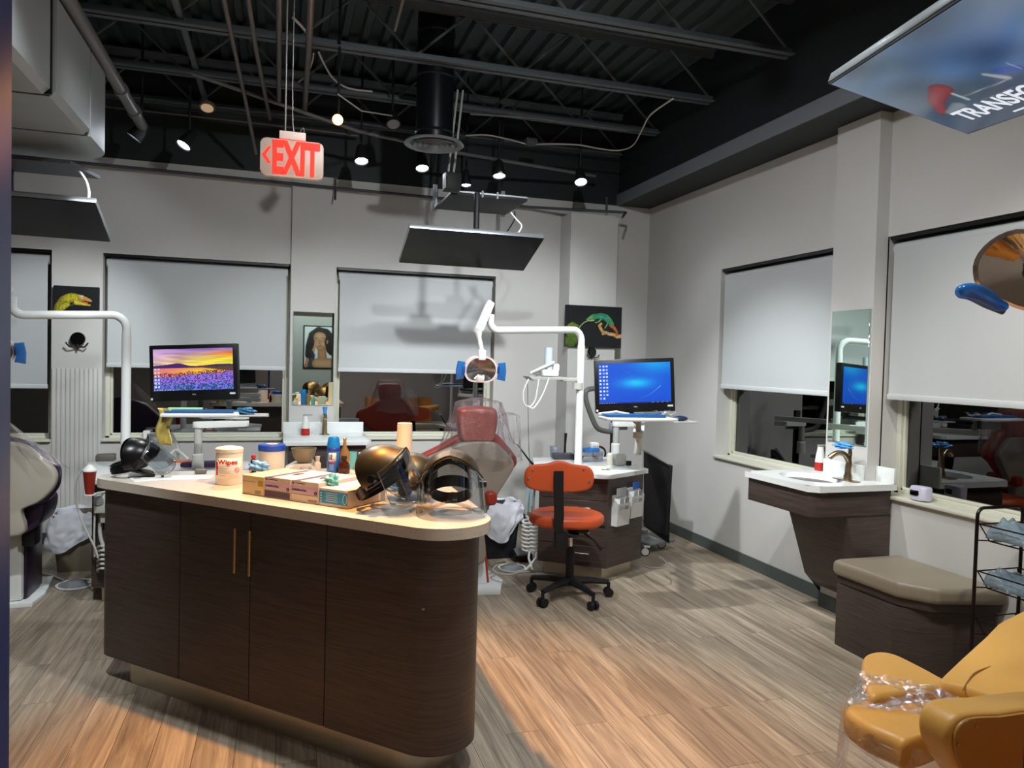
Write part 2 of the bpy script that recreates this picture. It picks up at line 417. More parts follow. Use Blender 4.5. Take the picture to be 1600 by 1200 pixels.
def picture(name, parent, tl, tr, bl, nx, ny, fn, emit=0, rough=.5, off=0.0):
    """flat picture whose colours come from fn(u right, v up) -> sRGB arrays"""
    tl = Vector(tl); tr = Vector(tr); bl = Vector(bl)
    inv = WM[parent.name].inverted() if parent else Matrix.Identity(4)
    U = np.linspace(0, 1, nx); V = np.linspace(0, 1, ny)
    uu, vv = np.meshgrid(U, V); uu = uu.ravel(); vv = vv.ravel()
    rgb = np.clip(fn(uu, vv), 0, 255)/255.0
    rgb = np.where(rgb <= .04045, rgb/12.92, ((rgb+.055)/1.055)**2.4)
    ex = tr-tl; ey = tl-bl
    vs = [tuple(inv @ (bl+ex*float(u)+ey*float(v))) for u, v in zip(uu, vv)]
    fs = [(j*nx+i, j*nx+i+1, (j+1)*nx+i+1, (j+1)*nx+i) for j in range(ny-1) for i in range(nx-1)]
    me = bpy.data.meshes.new(name); me.from_pydata(vs, [], fs)
    at = me.color_attributes.new('picture', 'FLOAT_COLOR', 'POINT')
    at.data.foreach_set('color', np.concatenate([rgb, np.ones((len(rgb), 1))], 1).ravel().astype(np.float32))
    m = bpy.data.materials.new(name+'_print'); m.use_nodes = True; nt = m.node_tree; b = nt.nodes['Principled BSDF']
    a = nt.nodes.new('ShaderNodeAttribute'); a.attribute_name = 'picture'
    if emit:
        b.inputs['Base Color'].default_value = (.01, .01, .01, 1)
        nt.links.new(a.outputs['Color'], b.inputs['Emission Color']); b.inputs['Emission Strength'].default_value = emit
    else: nt.links.new(a.outputs['Color'], b.inputs['Base Color'])
    b.inputs['Roughness'].default_value = rough
    me.materials.append(m)
    o = bpy.data.objects.new(name, me); COL.objects.link(o); o.parent = parent
    return o
def seg_dist(u, v, pts, asp):
    """distance and parameter to a polyline"""
    best = np.full(u.shape, 1e9); par = np.zeros(u.shape); n = len(pts)-1
    for i in range(n):
        x0, y0 = pts[i][0]*asp, pts[i][1]; x1, y1 = pts[i+1][0]*asp, pts[i+1][1]
        dx, dy = x1-x0, y1-y0; L = dx*dx+dy*dy+1e-12
        t = np.clip(((u*asp-x0)*dx+(v-y0)*dy)/L, 0, 1)
        d = np.hypot(u*asp-x0-t*dx, v-y0-t*dy); k = d < best
        best = np.where(k, d, best); par = np.where(k, (i+t)/n, par)
    return best, par
def vnoise(u, v, f, seed=0):
    rs = np.random.RandomState(seed); g = rs.rand(64, 64)
    x = u*f; y = v*f; xi = np.floor(x).astype(int); yi = np.floor(y).astype(int); fx = x-xi; fy = y-yi
    fx = fx*fx*(3-2*fx); fy = fy*fy*(3-2*fy)
    G = lambda a, b: g[a % 64, b % 64]
    return (G(xi, yi)*(1-fx)*(1-fy)+G(xi+1, yi)*fx*(1-fy)+G(xi, yi+1)*(1-fx)*fy+G(xi+1, yi+1)*fx*fy)
def paint(base, u, v, asp, strokes):
    c = base
    for pts, r0, r1, col in strokes:
        d, t = seg_dist(u, v, pts, asp); r = r0+(r1-r0)*t
        k = np.clip((r-d)/.008, 0, 1)[:, None]; sh = (1-.25*np.clip(d/np.maximum(r, 1e-4), 0, 1)**2)[:, None]
        c = c*(1-k)+np.array(col, float)*sh*k
    return c

# ================================================================== ROOM SHELL
D = 6.69; RX = 3.47; WT = 3.09          # back wall, right wall, wall top
b = MB().box((-0.4, 2.7, -.05), (8.4, 8.4, .1)); struct('floor', b, floor_mat())

# back wall with three window openings
b = MB()
WY = D+.13
def wallbox(x0, x1, z0, z1): b.box(((x0+x1)/2, D+.13, (z0+z1)/2), (x1-x0, .26, z1-z0))
wins = [(-3.35, -1.739), (-1.379, .062), (.448, 1.898)]
W0, W1 = .815, 2.33
wallbox(-4.6, wins[0][0], 0, WT)
wallbox(wins[0][1], wins[1][0], W0, W1); wallbox(wins[1][1], wins[2][0], W0, W1); wallbox(wins[2][1], RX+.26, W0, W1)
wallbox(wins[0][0], RX+.26, W1, WT); wallbox(wins[0][0], RX+.26, 0, W0)
wall_back = struct('wall_back', b, WALLM)
# right wall with two window openings
b = MB()
def rbox(y0, y1, z0, z1): b.box((RX+.13, (y0+y1)/2, (z0+z1)/2), (.26, y1-y0, z1-z0))
rw = [(4.02, 5.395), (2.05, 3.62)]
rbox(-1.6, rw[1][0], 0, WT); rbox(rw[1][1], rw[0][0], .79, 2.35); rbox(rw[0][1], D, .79, 2.35)
rbox(rw[1][0], D, 2.35, WT); rbox(rw[1][0], D, 0, .79)
struct('wall_right', b, WALLM)
b = MB().box((-4.65, 2.6, 1.9), (.1, 8.4, 4.2)); struct('wall_left', b, WALLM)
# doorway wall the photo is taken through, and the room behind it
b = MB(); b.box(((-4.6-.20)/2, .54, 2.0), (4.6-.20, .12, 4.0)); b.box(((.84+RX)/2, .54, 2.0), (RX-.84, .12, 4.0)); b.box((.31, .54, 3.1), (.98, .12, 1.8))
struct('wall_front', b, WALLM)
b = MB().box((-.4, -1.65, 2.0), (8.2, .1, 4.0)); struct('wall_rear', b, WALLM)
JB = M('blue_jamb', (62, 84, 150), .35)  # one even blue for the left door jamb
b = MB().box((-.196, .54, 1.15), (.026, .14, 2.3), bev=.003); struct('trim_1', b, JB)
b = MB().box((.825, .54, 1.15), (.050, .14, 2.3), bev=.003); struct('trim_2', b, GREYC)

# columns
b = MB().box((.25, D-.015, WT/2), (.365, .05, WT)); struct('trim_3', b, WALLM)
b = MB().box(((2.53+3.005)/2, 6.56, 1.465), (.475, .274, 2.93)); struct('trim_4', b, WALLM)
b = MB().box((3.43, 3.80, WT/2), (.10, .36, WT)); struct('trim_5', b, WALLM)
# ribbed panel low on the pier between the first windows
b = MB()
for i in range(11): b.box((-1.722+.0325*i, D-.006, .72), (.020, .006, 1.36), bev=.0015)
struct('trim_6', b, WALLM)
# baseboards
b = MB().box((-.55, D-.006, .045), (8.0, .014, .09)); struct('baseboard_back', b, BASEB)
b = MB().box((RX-.006, 2.5, .045), (.014, 8.0, .09)); b.box((3.43, 3.80, .045), (.114, .374, .09)); struct('baseboard_right', b, BASEB)

# perimeter soffit
b = MB(); b.box((3.46+.0, 2.6, WT+.05), (.70, 8.6, .096)); struct('trim_7', b, BLACKC)
b = MB(); b.box((3.105, 2.6, WT+.05), (.012, 8.6, .104)); struct('trim_8', b, M('soffit_grey', (112, 116, 124), .6))
b = MB(); b.box((3.45, 2.6, 3.60), (.66, 8.6, .82)); struct('trim_9', b, BLACKC)
b = MB(); b.box((-.5, 6.86, 3.6), (7.9, .36, 1.02)); struct('trim_10', b, BLACKC)

# corrugated roof deck, ribs running front to back
b = MB(); x = -4.7; z0 = 3.97; prof = []
while x < 3.6:
    prof += [(x, z0), (x+.045, z0), (x+.06, z0+.04), (x+.135, z0+.04)]; x += .15
vs = [(b.bm.verts.new((px, -1.8, pz)), b.bm.verts.new((px, 7.0, pz))) for px, pz in prof]
for a, c in zip(vs, vs[1:]): b.bm.faces.new((a[0], c[0], c[1], a[1]))
struct('ceiling', b, M('deck_paint', (58, 68, 70), .55))
# open web joists running left to right
n = 11
for y in (1.45, 2.35, 3.23, 4.11, 5.03, 5.88, 6.62):
    b = MB()
    for dy in (-.032, .032):
        b.box((-.75, y+dy, 3.553), (7.7, .040, .008)); b.box((-.75, y+dy*.45, 3.573), (7.7, .006, .045))
        b.box((-.75, y+dy, 3.93), (7.7, .040, .008)); b.box((-.75, y+dy*.45, 3.91), (7.7, .006, .045))
    x = -4.5; up = True
    while x < 3.0:
        b.cyl((x, y, 3.57 if up else 3.92), (x+.38, y, 3.92 if up else 3.57), .010, seg=6); x += .38; up = not up
    struct('trim_%d' % n, b, STEELD); n += 1
b = MB()       # bridging angle between joists
b.box((-.62, 4.2, 3.60), (.035, 5.0, .035)); struct('trim_%d' % n, b, STEELD); n += 1

# ------------------------------------------------------------------ windows
def window(nm, axis, a0, a1, z0, z1, wall):
    """frame, pane in an opening; axis 'y' = back wall, 'x' = right wall"""
    m = MB(); t = .035; dpt = .06; gl = wall+.15
    def bx(c0, c1, zz0, zz1, d=dpt, off=0):
        if axis == 'y': m.box(((c0+c1)/2, gl+off, (zz0+zz1)/2), (c1-c0, d, zz1-zz0), bev=.004)
        else: m.box((gl+off, (c0+c1)/2, (zz0+zz1)/2), (d, c1-c0, zz1-zz0), bev=.004)
    bx(a0, a0+t, z0, z1); bx(a1-t, a1, z0, z1); bx(a0, a1, z0, z0+t); bx(a0, a1, z1-t, z1)
    for (p, q) in ((a0+t, a0+t+.018), (a1-t-.018, a1-t)): bx(p, q, z0+t, z1-t, .03, .0)
    bx(a0+t, a1-t, z0+t, z0+t+.018, .03)
    o = struct(nm, m, FRAME)
    m = MB()
    if axis == 'y': m.box(((a0+a1)/2, gl+.01, (z0+z1)/2), (a1-a0-.06, .006, z1-z0-.06))
    else: m.box((gl+.01, (a0+a1)/2, (z0+z1)/2), (.006, a1-a0-.06, z1-z0-.06))
    m.build('window_pane', GLASSB if axis == 'y' else GLASSP, o)
    m = MB()
    if axis == 'y': m.box(((a0+a1)/2, wall+.055, z0+.008), (a1-a0, .16, .02), bev=.004)
    else: m.box((wall+.055, (a0+a1)/2, z0+.008), (.16, a1-a0, .02), bev=.004)
    m.build('window_sill', FRAME, o)
    return o
for i, (a, c) in enumerate(wins): window('window_%d' % (i+1), 'y', a, c, W0, W1, D)
for i, (a, c) in enumerate(rw): window('window_%d' % (i+4), 'x', a, c, .79, 2.35, RX)
b = MB().box((-.5, 10.5, -.3), (30, 7.0, .1)).box((8, 2, -.3), (8, 10, .1)); tag(b.build('asphalt', M('night_asphalt', (40, 42, 46), .9)), 'dark asphalt outside the windows at night', 'ground')

def shade(axis, a0, a1, ztop, zhem, wall, label):
    t = thing('roller_shade', label, 'shade', ((a0+a1)/2, wall+.05, ztop) if axis == 'y' else (wall+.05, (a0+a1)/2, ztop), group='roller shades on the windows')
    def P(a, d, z): return (a, wall+d, z) if axis == 'y' else (wall+d, a, z)
    def bx(m, a, c, d0, d1, z_0, z_1, bev=0):
        if axis == 'y': m.box(((a+c)/2, wall+(d0+d1)/2, (z_0+z_1)/2), (c-a, d1-d0, z_1-z_0), bev=bev)
        else: m.box((wall+(d0+d1)/2, (a+c)/2, (z_0+z_1)/2), (d1-d0, c-a, z_1-z_0), bev=bev)
    e = .012
    m = MB(); bx(m, a0+e, a1-e, .005, .09, ztop-.022, ztop-.004); m.build('dark_top_gap', BLK, t)  # black strip stands in for the dark gap above the roller
    m = MB(); m.cyl(P(a0+e+.01, .055, ztop-.075), P(a1-e-.01, .055, ztop-.075), .038, seg=20); m.build('roller_tube', SHADE, t)
    m = MB(); bx(m, a0+e+.02, a1-e-.02, .018, .0195, zhem+.01, ztop-.08); m.build('shade_cloth', SHADE, t)
    m = MB(); bx(m, a0+e+.015, a1-e-.015, .010, .028, zhem, zhem+.035, .004); m.build('hem_bar', M('shade_hem', (196, 200, 200), .6), t)
    return t
shade('y', *wins[0], W1, 1.235, D, 'grey roller shade at the far left, beside the blue door frame')
shade('y', *wins[1], W1, 1.415, D, 'grey roller shade behind the monitor showing a sunset')
shade('y', *wins[2], W1, 1.415, D, 'grey roller shade behind the white treatment lamp over the red chair')
shade('x', *rw[0], 2.35, 1.365, RX, 'grey roller shade on the right wall, left of the narrow mirror')
shade('x', *rw[1], 2.35, 1.375, RX, 'grey roller shade on the right wall behind the chrome lamp')

# ================================================================== CEILING THINGS
def rod(name, pts, r, mat, label, cat, group=None, seg=10, sm=0):
    if sm: pts = smooth(pts, sm, False)
    return single(name, MB().tube(pts, r, seg), mat, label, cat, group)
PIPEG = M('grey_pipe_paint', (96, 94, 94), .4)
PIPET = M('conduit_taupe', (92, 86, 82), .4, .3)
t = thing('drain_pipe', 'thick grey pipe running under the ceiling at upper left', 'pipe', (-1.0, 5, 3.2))
MB().cyl((-.98, 2.6, 3.2), (-1.0, 6.05, 3.2), .038, seg=20).build('pipe_run', PIPEG, t)
m = MB()
for y in (5.28, 5.72): m.cyl((-.995, y-.03, 3.2), (-.995, y+.03, 3.2), .046, seg=20)
m.build('pipe_coupling', PIPEG, t)
rod('conduit', [(-.34, 3.2, 3.4), PZ(382, 150, 3.4), PY(400, 240, 6.3)], .014, PIPET, 'thin conduit on the ceiling, second from the thick grey pipe', 'conduit')
rod('conduit', [(-.22, 3.2, 3.4), PZ(400, 78, 3.4), PZ(422, 186, 3.4)], .014, PIPET, 'thin conduit on the ceiling just left of the exit sign stem', 'conduit')
rod('conduit', [PZ(436, -60, 3.42), PZ(436, 80, 3.42), PZ(436, 160, 3.42)], .017, PIPET, 'thicker vertical-looking conduit on the ceiling above the exit sign', 'conduit')
rod('conduit', [PZ(488, -60, 3.42), PZ(482, 80, 3.42), PZ(476, 172, 3.42)], .020, PIPET, 'conduit on the ceiling above the right end of the exit sign, lit orange', 'conduit')
rod('conduit', [PZ(640, -40, 3.45), PZ(617, 47, 3.45)], .010, PIPET, 'short thin conduit at the top edge left of the round duct', 'conduit')
rod('conduit', [PZ(-60, 145, 3.45), PZ(155, 165, 3.45), PZ(400, 192, 3.45), PZ(560, 212, 3.45)], .010, PIPET, 'thin conduit crossing left to right below the third joist', 'conduit')
rod('conduit', [PZ(300, 115, 3.5), PZ(560, 205, 3.3), PY(700, 236, 6.0), PY(930, 275, 6.4)], .014, PIPEG, 'slanting thin conduit passing behind the round air diffuser', 'conduit')
# sprinkler pipe along the window wall
t = thing('sprinkler_pipe', 'dark thin pipe running along the top of the window wall', 'pipe', (0, 6.5, 3.0))
m = MB().tube([(-2.2, 6.62, 3.02), (2.2, 6.62, 2.985), (3.02, 6.30, 2.945)], .013); m.build('pipe_run', GREYC, t)
for x in (.42,): MB().cyl((x, 6.60, 3.09), (x, 6.60, 2.99), .008).build('hanger', GREYC, t)
MB().tube([(3.02, 6.30, 2.945), (2.90, 6.12, 2.86)], .011).build('elbow_end', GREYC, t)
MB().cyl((2.86, 6.38, 3.09), (2.86, 6.38, 2.95), .01).build('hanger', GREYC, t)
rod('pipe_stub', [(.42, 6.60, 2.985), (.415, 6.52, 2.88)], .009, GREYC, 'short dark pipe end hanging at the top of the narrow pier', 'pipe')

# big duct at upper left
DUCT = M('galvanised_duct', (150, 156, 156), .42, .35, noise=.06, nscale=3)
t = thing('air_duct', 'large grey rectangular air duct at upper left', 'duct', (-1.6, 4.4, 2.7))
prof = [(-2.3, .0), (-1.03, .0), (-1.0, .03), (-1.0, .45), (-2.3, .45)]
def duct_sec(y0, y1, name, inset=0, zz=2.70):
    m = MB(); m.prism([(px-(inset if px > -1.5 else 0), pz) for px, pz in prof], y1-y0, (0, y1, zz), (1, 0, 0), (0, 0, 1)); return m.build(name, DUCT, t)
duct_sec(1.2, 3.88, 'duct_section', .02); duct_sec(3.905, 4.52, 'duct_section')
m = MB(); m.prism(arc(-1.28, 4.545+.30, .28, 0, 90, 8)[::1]+[(-2.3, 5.125), (-2.3, 4.545), (-1.0, 4.545)], .45, (0, 0, 2.70)); m.build('duct_end', DUCT, t)
m = MB()
for y in (3.893, 4.533): m.box((-1.65, y, 2.925), (1.27, .014, .44))
m.build('duct_seam', BLK, t)

# round duct with ceiling diffuser
cx, cy, cz = 1.0, 5.2, 3.05
t = thing('round_air_diffuser', 'round ring air diffuser at the end of a black vertical duct', 'air diffuser', (cx, cy, cz))
MB().cyl((cx, cy, cz+.02), (cx, cy, 3.96), .130, seg=28).build('duct_pipe', M('black_duct', (22, 24, 28), .3, .4), t)
for z in (3.12, 3.5, 3.8): MB().lathe([(.13, z), (.136, z+.01), (.13, z+.02)], (cx, cy, 0)).build('duct_band', M('black_duct2', (30, 32, 36), .3, .4), t)
DF = M('diffuser_grey', (120, 122, 126), .35, .3)
m = MB()
m.lathe([(.13, .02), (.205, .012), (.21, 0), (.20, -.006), (.165, .004)], (cx, cy, cz), seg=36)
m.build('diffuser_rim', DF, t)
for r in (.150, .112, .075, .038):
    MB().lathe([(r, .0), (r-.004, -.012), (r-.028, .006), (r-.026, .012), (r, .0)], (cx, cy, cz), seg=32).build('diffuser_ring', DF, t)

# spot lamps
LENSC = M('lamp_lens_cool', (235, 242, 255), .3, emit=45)
LENSW = M('lamp_lens_warm', (255, 165, 70), .3, emit=60)
LENSO = M('lamp_lens_off', (200, 176, 140), .4)
def spot(px, p, tgt, lens, label, r=.05, rim=BLKM, stem=3.98, L=.13):
    p = Vector(p); d = (Vector(tgt)-p).normalized()
    t = thing('spot_lamp', label, 'spotlight', p)
    MB().lathe([(.001, -L), (r*.55, -L), (r*.7, -L*.75), (r*1.02, 0), (r*.98, .012), (r*.88, .006), (r*.88, -.004)], p, d, 20).build('lamp_housing', rim, t)
    MB().lathe([(.001, .0), (r*.87, .0), (r*.87, -.01)], p, d, 20).build('lamp_lens', lens, t)
    q = p-d*L*.6
    MB().tube([q, q+Vector((0, 0, .10)), (q.x, q.y, stem)], .009, 8).build('lamp_stem', BLKM, t)
    return t
for i, (pos, tg, lb) in enumerate([
    ((.58, 6.02, 3.10), (.62, 5.35, 1.3), 'bright spot lamp directly below and right of the orange bulb'),
    ((1.07, 6.05, 3.10), (1.1, 5.4, 1.3), 'bright spot lamp left of the hanging screen bracket'),
    ((1.72, 6.04, 3.10), (1.7, 5.6, 1.3), 'bright spot lamp above the middle of the hanging screen bracket'),
    ((2.43, 5.97, 3.10), (2.3, 5.1, 1.3), 'brightest spot lamp right of the hanging screen bracket'),
    ((1.50, 6.30, 3.06), (1.5, 6.0, 1.3), 'small bright spot lamp low beside the bracket box'),
    ((-.72, 6.09, 3.10), (-1.3, 5.7, 2.0), 'narrow bright spot lamp left of the exit sign'),
    ((-1.05, 6.08, 3.12), (-1.9, 6.1, 1.9), 'spot lamp under the end of the thick grey pipe'),
    ((1.94, 3.18, 3.42), (2.2, 3.8, 1.4), 'spot lamp at the top edge of the picture'),
]): spot(0, pos, tg, LENSC, lb, .055 if i != 4 else .042)
spot(0, (.32, 4.92, 3.06), (.12, 3.2, 2.5), LENSW, 'glowing orange bulb right of the exit sign', .035, M('warm_socket', (90, 60, 30), .5))
spot(0, (.775, 5.65, 3.30), (.8, 5.2, 2.6), M('lens_dim', (110, 110, 110), .3), 'unlit black spot lamp left of the round duct', .055)
p = Vector(PZ(324, 164, 3.5)); t = thing('ceiling_disc', 'small round cream disc on the dark ceiling', 'ceiling disc', p)
MB().lathe([(.001, -.002), (.05, -.002), (.058, .004), (.058, .03), (.001, .03)], p, (0, -.45, -1)).build('disc_rim', M('disc_grey', (110, 100, 90), .5), t)
MB().lathe([(.001, .034), (.046, .034), (.046, .028)], p, (0, -.45, -1)).build('disc_face', M('disc_cream_glow', (222, 190, 150), .5, emit=.35), t)  # unlit cream face given a faint glow of its own
# loose cables
CABW = M('white_cable', (176, 170, 160), .5)
def PZs(l, z): return [PZ(x, y, z) for x, y in l]
rod('cable', PZs([(458, 28), (470, 40), (482, 55)], 3.5), .008, CABW, 'short pale cable end poking out near the conduits', 'cable', sm=4)
rod('cable', PZs([(498, 82), (508, 103), (522, 124), (545, 138), (582, 143)], 3.5), .007, CABW, 'pale cable drooping right of the long conduits', 'cable', sm=4)
rod('cable', PZs([(490, 84), (486, 102), (478, 118), (466, 128)], 3.5), .006, CABW, 'small hooked cable left of the drooping cable', 'cable', sm=4)
rod('cable', [(.32, 4.92, 3.22), (.5, 5.25, 3.24), (.775, 5.65, 3.36)], .005, CABW, 'short straight cable right of the orange bulb', 'cable')
rod('cable', PZs([(728, 212), (760, 211), (800, 219), (828, 226), (850, 225), (900, 226), (935, 232), (965, 235), (988, 228), (1002, 205), (1012, 185), (1024, 173), (1052, 154)], 3.40), .006, CABW, 'long white cable swagging across the dark ceiling at right', 'cable', sm=5)
rod('conduit', PZs([(735, 178), (830, 184), (980, 204)], 3.5), .008, PIPEG, 'thin grey conduit above the long white cable', 'conduit')
single('junction_box', MB().box(PZ(829, 222, 3.42), (.10, .10, .05), bev=.01), GREYC, 'small dark junction box on the long white cable', 'electrical box')

# exit sign
Y = 3.85
a = PY(407, 213.5, Y); c = PY(505, 281, Y); x0, x1 = a.x, c.x; z1 = a.z; z0 = PY(409, 273, Y).z
t = thing('exit_sign', 'white exit sign with red letters and left arrow under the ceiling', 'exit sign', ((x0+x1)/2, Y, z0))
w = x1-x0; h = z1-z0; cx = (x0+x1)/2; cz = (z0+z1)/2
SIGN = M('sign_housing', (186, 164, 148), .45)
MB().prism(rrect(w, h, .025), .035, (cx, Y+.035, cz), (1, 0, 0), (0, 0, 1), bev=.006).build('sign_body', SIGN, t)
MB().box((cx+.0, Y+.015, z1+.020), (.125, .045, .040), bev=.004).build('sign_canopy', M('sign_canopy', (226, 200, 186), .5), t)
RED = M('exit_red', (255, 30, 18), .4, emit=3.0)
text('EXIT', .218, (x0+.054, Y-.002, z0+.020), (1, 0, 0), (0, 0, 1), RED, 'letters', t, .002, bold=.008, sx=.50)
MB().prism([(0, .045), (.028, .085), (.042, .085), (.018, .045), (.042, .005), (.028, .005)], .003, (x0+.008, Y+.001, z0+.055), (1, 0, 0), (0, 0, 1)).build('arrow', RED, t)
MB().tube([(cx-.035, Y+.01, z1+.04), (cx-.035, Y+.01, 3.55)], .005, 8).build('sign_stem', PIPET, t)
MB().tube(smooth([(cx+.05, Y+.01, z1+.035), (cx+.05, Y+.01, z1+.07), (cx+.0, Y+.01, z1+.08), (cx+.0, Y+.01, 3.55)], 4, False), .003, 8).build('sign_wire', PIPET, t)

# ------------------------------------------------------------------ hanging screens
SILV = M('silver_edge', (176, 184, 188), .25, .8)
def tv(name, label, TL, u, v, W, H, screen=None, edge=SILV):
    TL = Vector(TL); u = Vector(u).normalized(); v = Vector(v); v = (v-u*v.dot(u)).normalized(); nrm = u.cross(v).normalized()   # into the set
    ctr = TL+u*W/2+v*H/2
    t = thing(name, label, 'screen', ctr)
    rot = Matrix((u, v, nrm)).transposed()
    MB().box(ctr+nrm*.020, (W, H, .034), bev=.004, rot=rot).build('bezel', edge, t)
    if screen is None:
        MB().box(ctr+nrm*.0005, (W-.006, H-.006, .004), rot=rot).build('screen', M('dark_screen', (9, 10, 13), .12, ior=1.28), t)
    else:
        MB().box(ctr+nrm*.0015, (W-.006, H-.006, .004), rot=rot).build('screen_border', GLOSSBLK, t)
    MB().box(ctr+nrm*.055, (W*.5, H*.55, .04), bev=.01, rot=rot).build('back_housing', BLK, t)
    return t, ctr, u, v, nrm
TLm = C0+.92*(Vector((.913, 5.653, 2.538))-C0)
tvm = tv('hanging_screen', 'black hanging screen tilted down in the middle of the room', TLm, (1, 0, -.003), (.012, .931, -.364), 1.0, .51)
t, ctr, u, v, nn = tvm
# its mount
m = MB(); z = 2.80
pl = [PZ(680, 327, z), PZ(786, 337, z), PZ(824, 315, z), PZ(716, 301, z)]
mt = thing('ceiling_screen_mount', 'black ceiling mount plate and post holding the middle screen', 'bracket', (1.3, 5.4, z))
x0 = pl[0].x; x1 = pl[2].x; y0 = pl[0].y; y1 = pl[2].y
MB().box(((x0+x1)/2, (y0+y1)/2, z+.012), (x1-x0, abs(y1-y0), .02), bev=.003).build('mount_plate', BLKM, mt)
for xx in (x0+.0, x1-.02):
    MB().box((xx, y0+.02, z+.10), (.035, .012, .22)).build('perforated_strut', M('zinc_strut', (150, 152, 156), .35, .6) if xx > 1 else BLKM, mt)
mm = MB(); mm.box(((x0+x1)/2, y1+.015, z+.03), (x1-x0, .03, .012)); mm.build('cross_rail', M('zinc_strut', (150, 152, 156), .35, .6), mt)
px = ctr.x+.04; py = ctr.y
MB().cyl((px, py, z), (px, py, ctr.z+.13), .022, seg=14).build('drop_post', BLKM, mt)
MB().cyl((px-.07, py, ctr.z+.10), (px+.05, py, ctr.z+.10), .038, seg=18).build('tilt_joint', BLK, mt)
MB().box((px-.02, py, ctr.z+.065), (.16, .12, .02), bev=.004).build('tilt_plate', BLKM, mt)
pb = PY(706, 285, py)
MB().box(pb, (.12, .10, .13), bev=.006).build('power_box', BLKM, mt)
MB().box(pb+Vector((-.055, -.02, -.0)), (.012, .06, .11)).build('box_cover', LGREY, mt)
for dx in (-.03, .01): MB().tube([pb+Vector((dx, 0, .05)), pb+Vector((dx+.02, .02, .22)), pb+Vector((dx+.07, .05, .70))], .008, 8).build('conduit_drop', LGREY, mt)
for dx in (.25, .37): MB().cyl((x0+dx, y1, z), (x0+dx, y1, z+.05), .008, seg=8).build('hanger_bolt', LGREY, mt)
for xx in (x0+.02, x1-.03): MB().cyl((xx, y0+.03, z+.1), (xx, y0+.03, 3.55), .006, seg=8).build('hanger_rod', BLKM, mt)
rod('screen_cable', [PY(798, 332, py), PY(806, 342, py), PY(815, 355, py), ctr+u*.30+nn*.06-v*.1], .006, WHTP, 'white cable from the mount plate to the middle screen', 'cable', sm=4)
rod('screen_cable', [PY(804, 330, py), PY(803, 345, py), ctr+u*.22+nn*.06-v*.1], .005, BLK, 'black cable from the mount plate to the middle screen', 'cable', sm=4)

# left screen
TR = PY(150, 318, 4.9); u = Vector((1, .02, -.01)).normalized(); vv = Vector((-.47, .80, -.28)).normalized()
tvl = tv('hanging_screen', 'dark hanging screen at the left below the big duct', TR-u*1.0, u, vv, 1.0, .48)
t, ctr, u, v, nn = tvl
mt = thing('ceiling_screen_mount', 'dark ceiling mount plate under the big duct', 'bracket', ctr+Vector((0, 0, .3)))
pz = 2.66; q = [PZ(18, 262, pz), PZ(112, 262, pz), PZ(131, 283, pz)]
MB().prism([(-1.9, 4.8), (-1.16, 4.8), (-1.08, 5.15), (-1.9, 5.15)], .02, (0, 0, 2.60)).build('mount_plate', GREYC, mt)
MB().cyl((ctr.x, ctr.y, 2.61), (ctr.x, ctr.y, ctr.z+.05), .025).build('drop_post', BLKM, mt)
MB().cyl((ctr.x-.06, ctr.y, ctr.z+.09), (ctr.x+.06, ctr.y, ctr.z+.09), .035, seg=16).build('tilt_joint', BLK, mt)
rod('screen_cable', [PY(100, 257, 4.95), PY(118, 262, 4.95), PY(133, 280, 4.95), PY(139, 300, 4.95), PY(137, 318, 4.95)], .008, WHTP, 'white cable curling down to the left screen', 'cable', sm=4)

# right screen with picture
def tfpic(u_, v_):
    c = np.zeros((len(u_), 3)); base = np.array([104, 126, 152.])  # base greyed to stand in for walls reflected in the screen
    c += base
    g = np.clip(1-np.hypot((u_-.62)*1.6, v_-.62)/.55, 0, 1)[:, None]; c = c*(1-g*.7)+np.array([40, 100, 190.])*g*.7
    c *= (0.75+.45*vnoise(u_, v_, 5, 3))[:, None]
    lo = (np.clip((.42-v_)/.1, 0, 1))[:, None]; c = c*(1-.5*lo)+np.array([30, 50, 90.])*lo*.5
    st = [([(.10, .30), (.17, .42), (.27, .50)], .035, .075, (170, 60, 70)), ([(.12, .27), (.2, .30)], .03, .05, (150, 160, 175)), ([(.27, .32), (.27, .42)], .018, .018, (210, 220, 225)),
          ([(.28, .36), (.5, .34)], .008, .008, (190, 200, 210)), ([(.30, .26), (.46, .26)], .006, .006, (160, 180, 200)), ([(.47, .46), (.50, .36)], .02, .03, (200, 205, 215)),
          ([(.52, .44), (.58, .40)], .03, .03, (60, 100, 210)), ([(.58, .47), (.58, .38)], .008, .008, (200, 205, 215)), ([(.64, .35), (.78, .42), (.92, .38)], .03, .06, (190, 40, 50)),
          ([(.74, .50), (.84, .54)], .03, .03, (60, 90, 160)), ([(.9, .6), (.95, .4)], .03, .04, (70, 90, 130))]
    return paint(c, u_, v_, 1.7, st)
TLr, BLr = Vector((1.846, 2.239, 2.569)), Vector((2.354, 2.102, 2.407)); ur = Vector((-.285, -.954, -.089))
tvr = tv('hanging_screen', 'lit blue movie screen in the top right corner', TLr, ur, BLr-TLr, .97, .55, screen=1)
t, ctr, u, v, nn = tvr
tl = ctr-u*(.97/2-.012)-v*(.55/2-.012)-nn*.003
picture('screen_picture', t, tl, tl+u*(.97-.024), tl+v*(.55-.024), 180, 100, tfpic, emit=.5, rough=.12)
TXT = M('screen_text_white', (220, 230, 240), .4, emit=.8)
o = ctr-nn*.0045-u*(.97/2)+v*(.55/2)
text('TRANSFORMERS', .100, o+u*.120-v*.078, u, -v, TXT, 'screen_lettering', t, .0004, bold=.002, sx=.86)
m = MB()
for i in range(9):
    p = o+u*(.42+.06*i)-v*.066; m.box(p-v*.0, (.012, .012, .001), rot=Matrix((u, v, nn)).transposed())
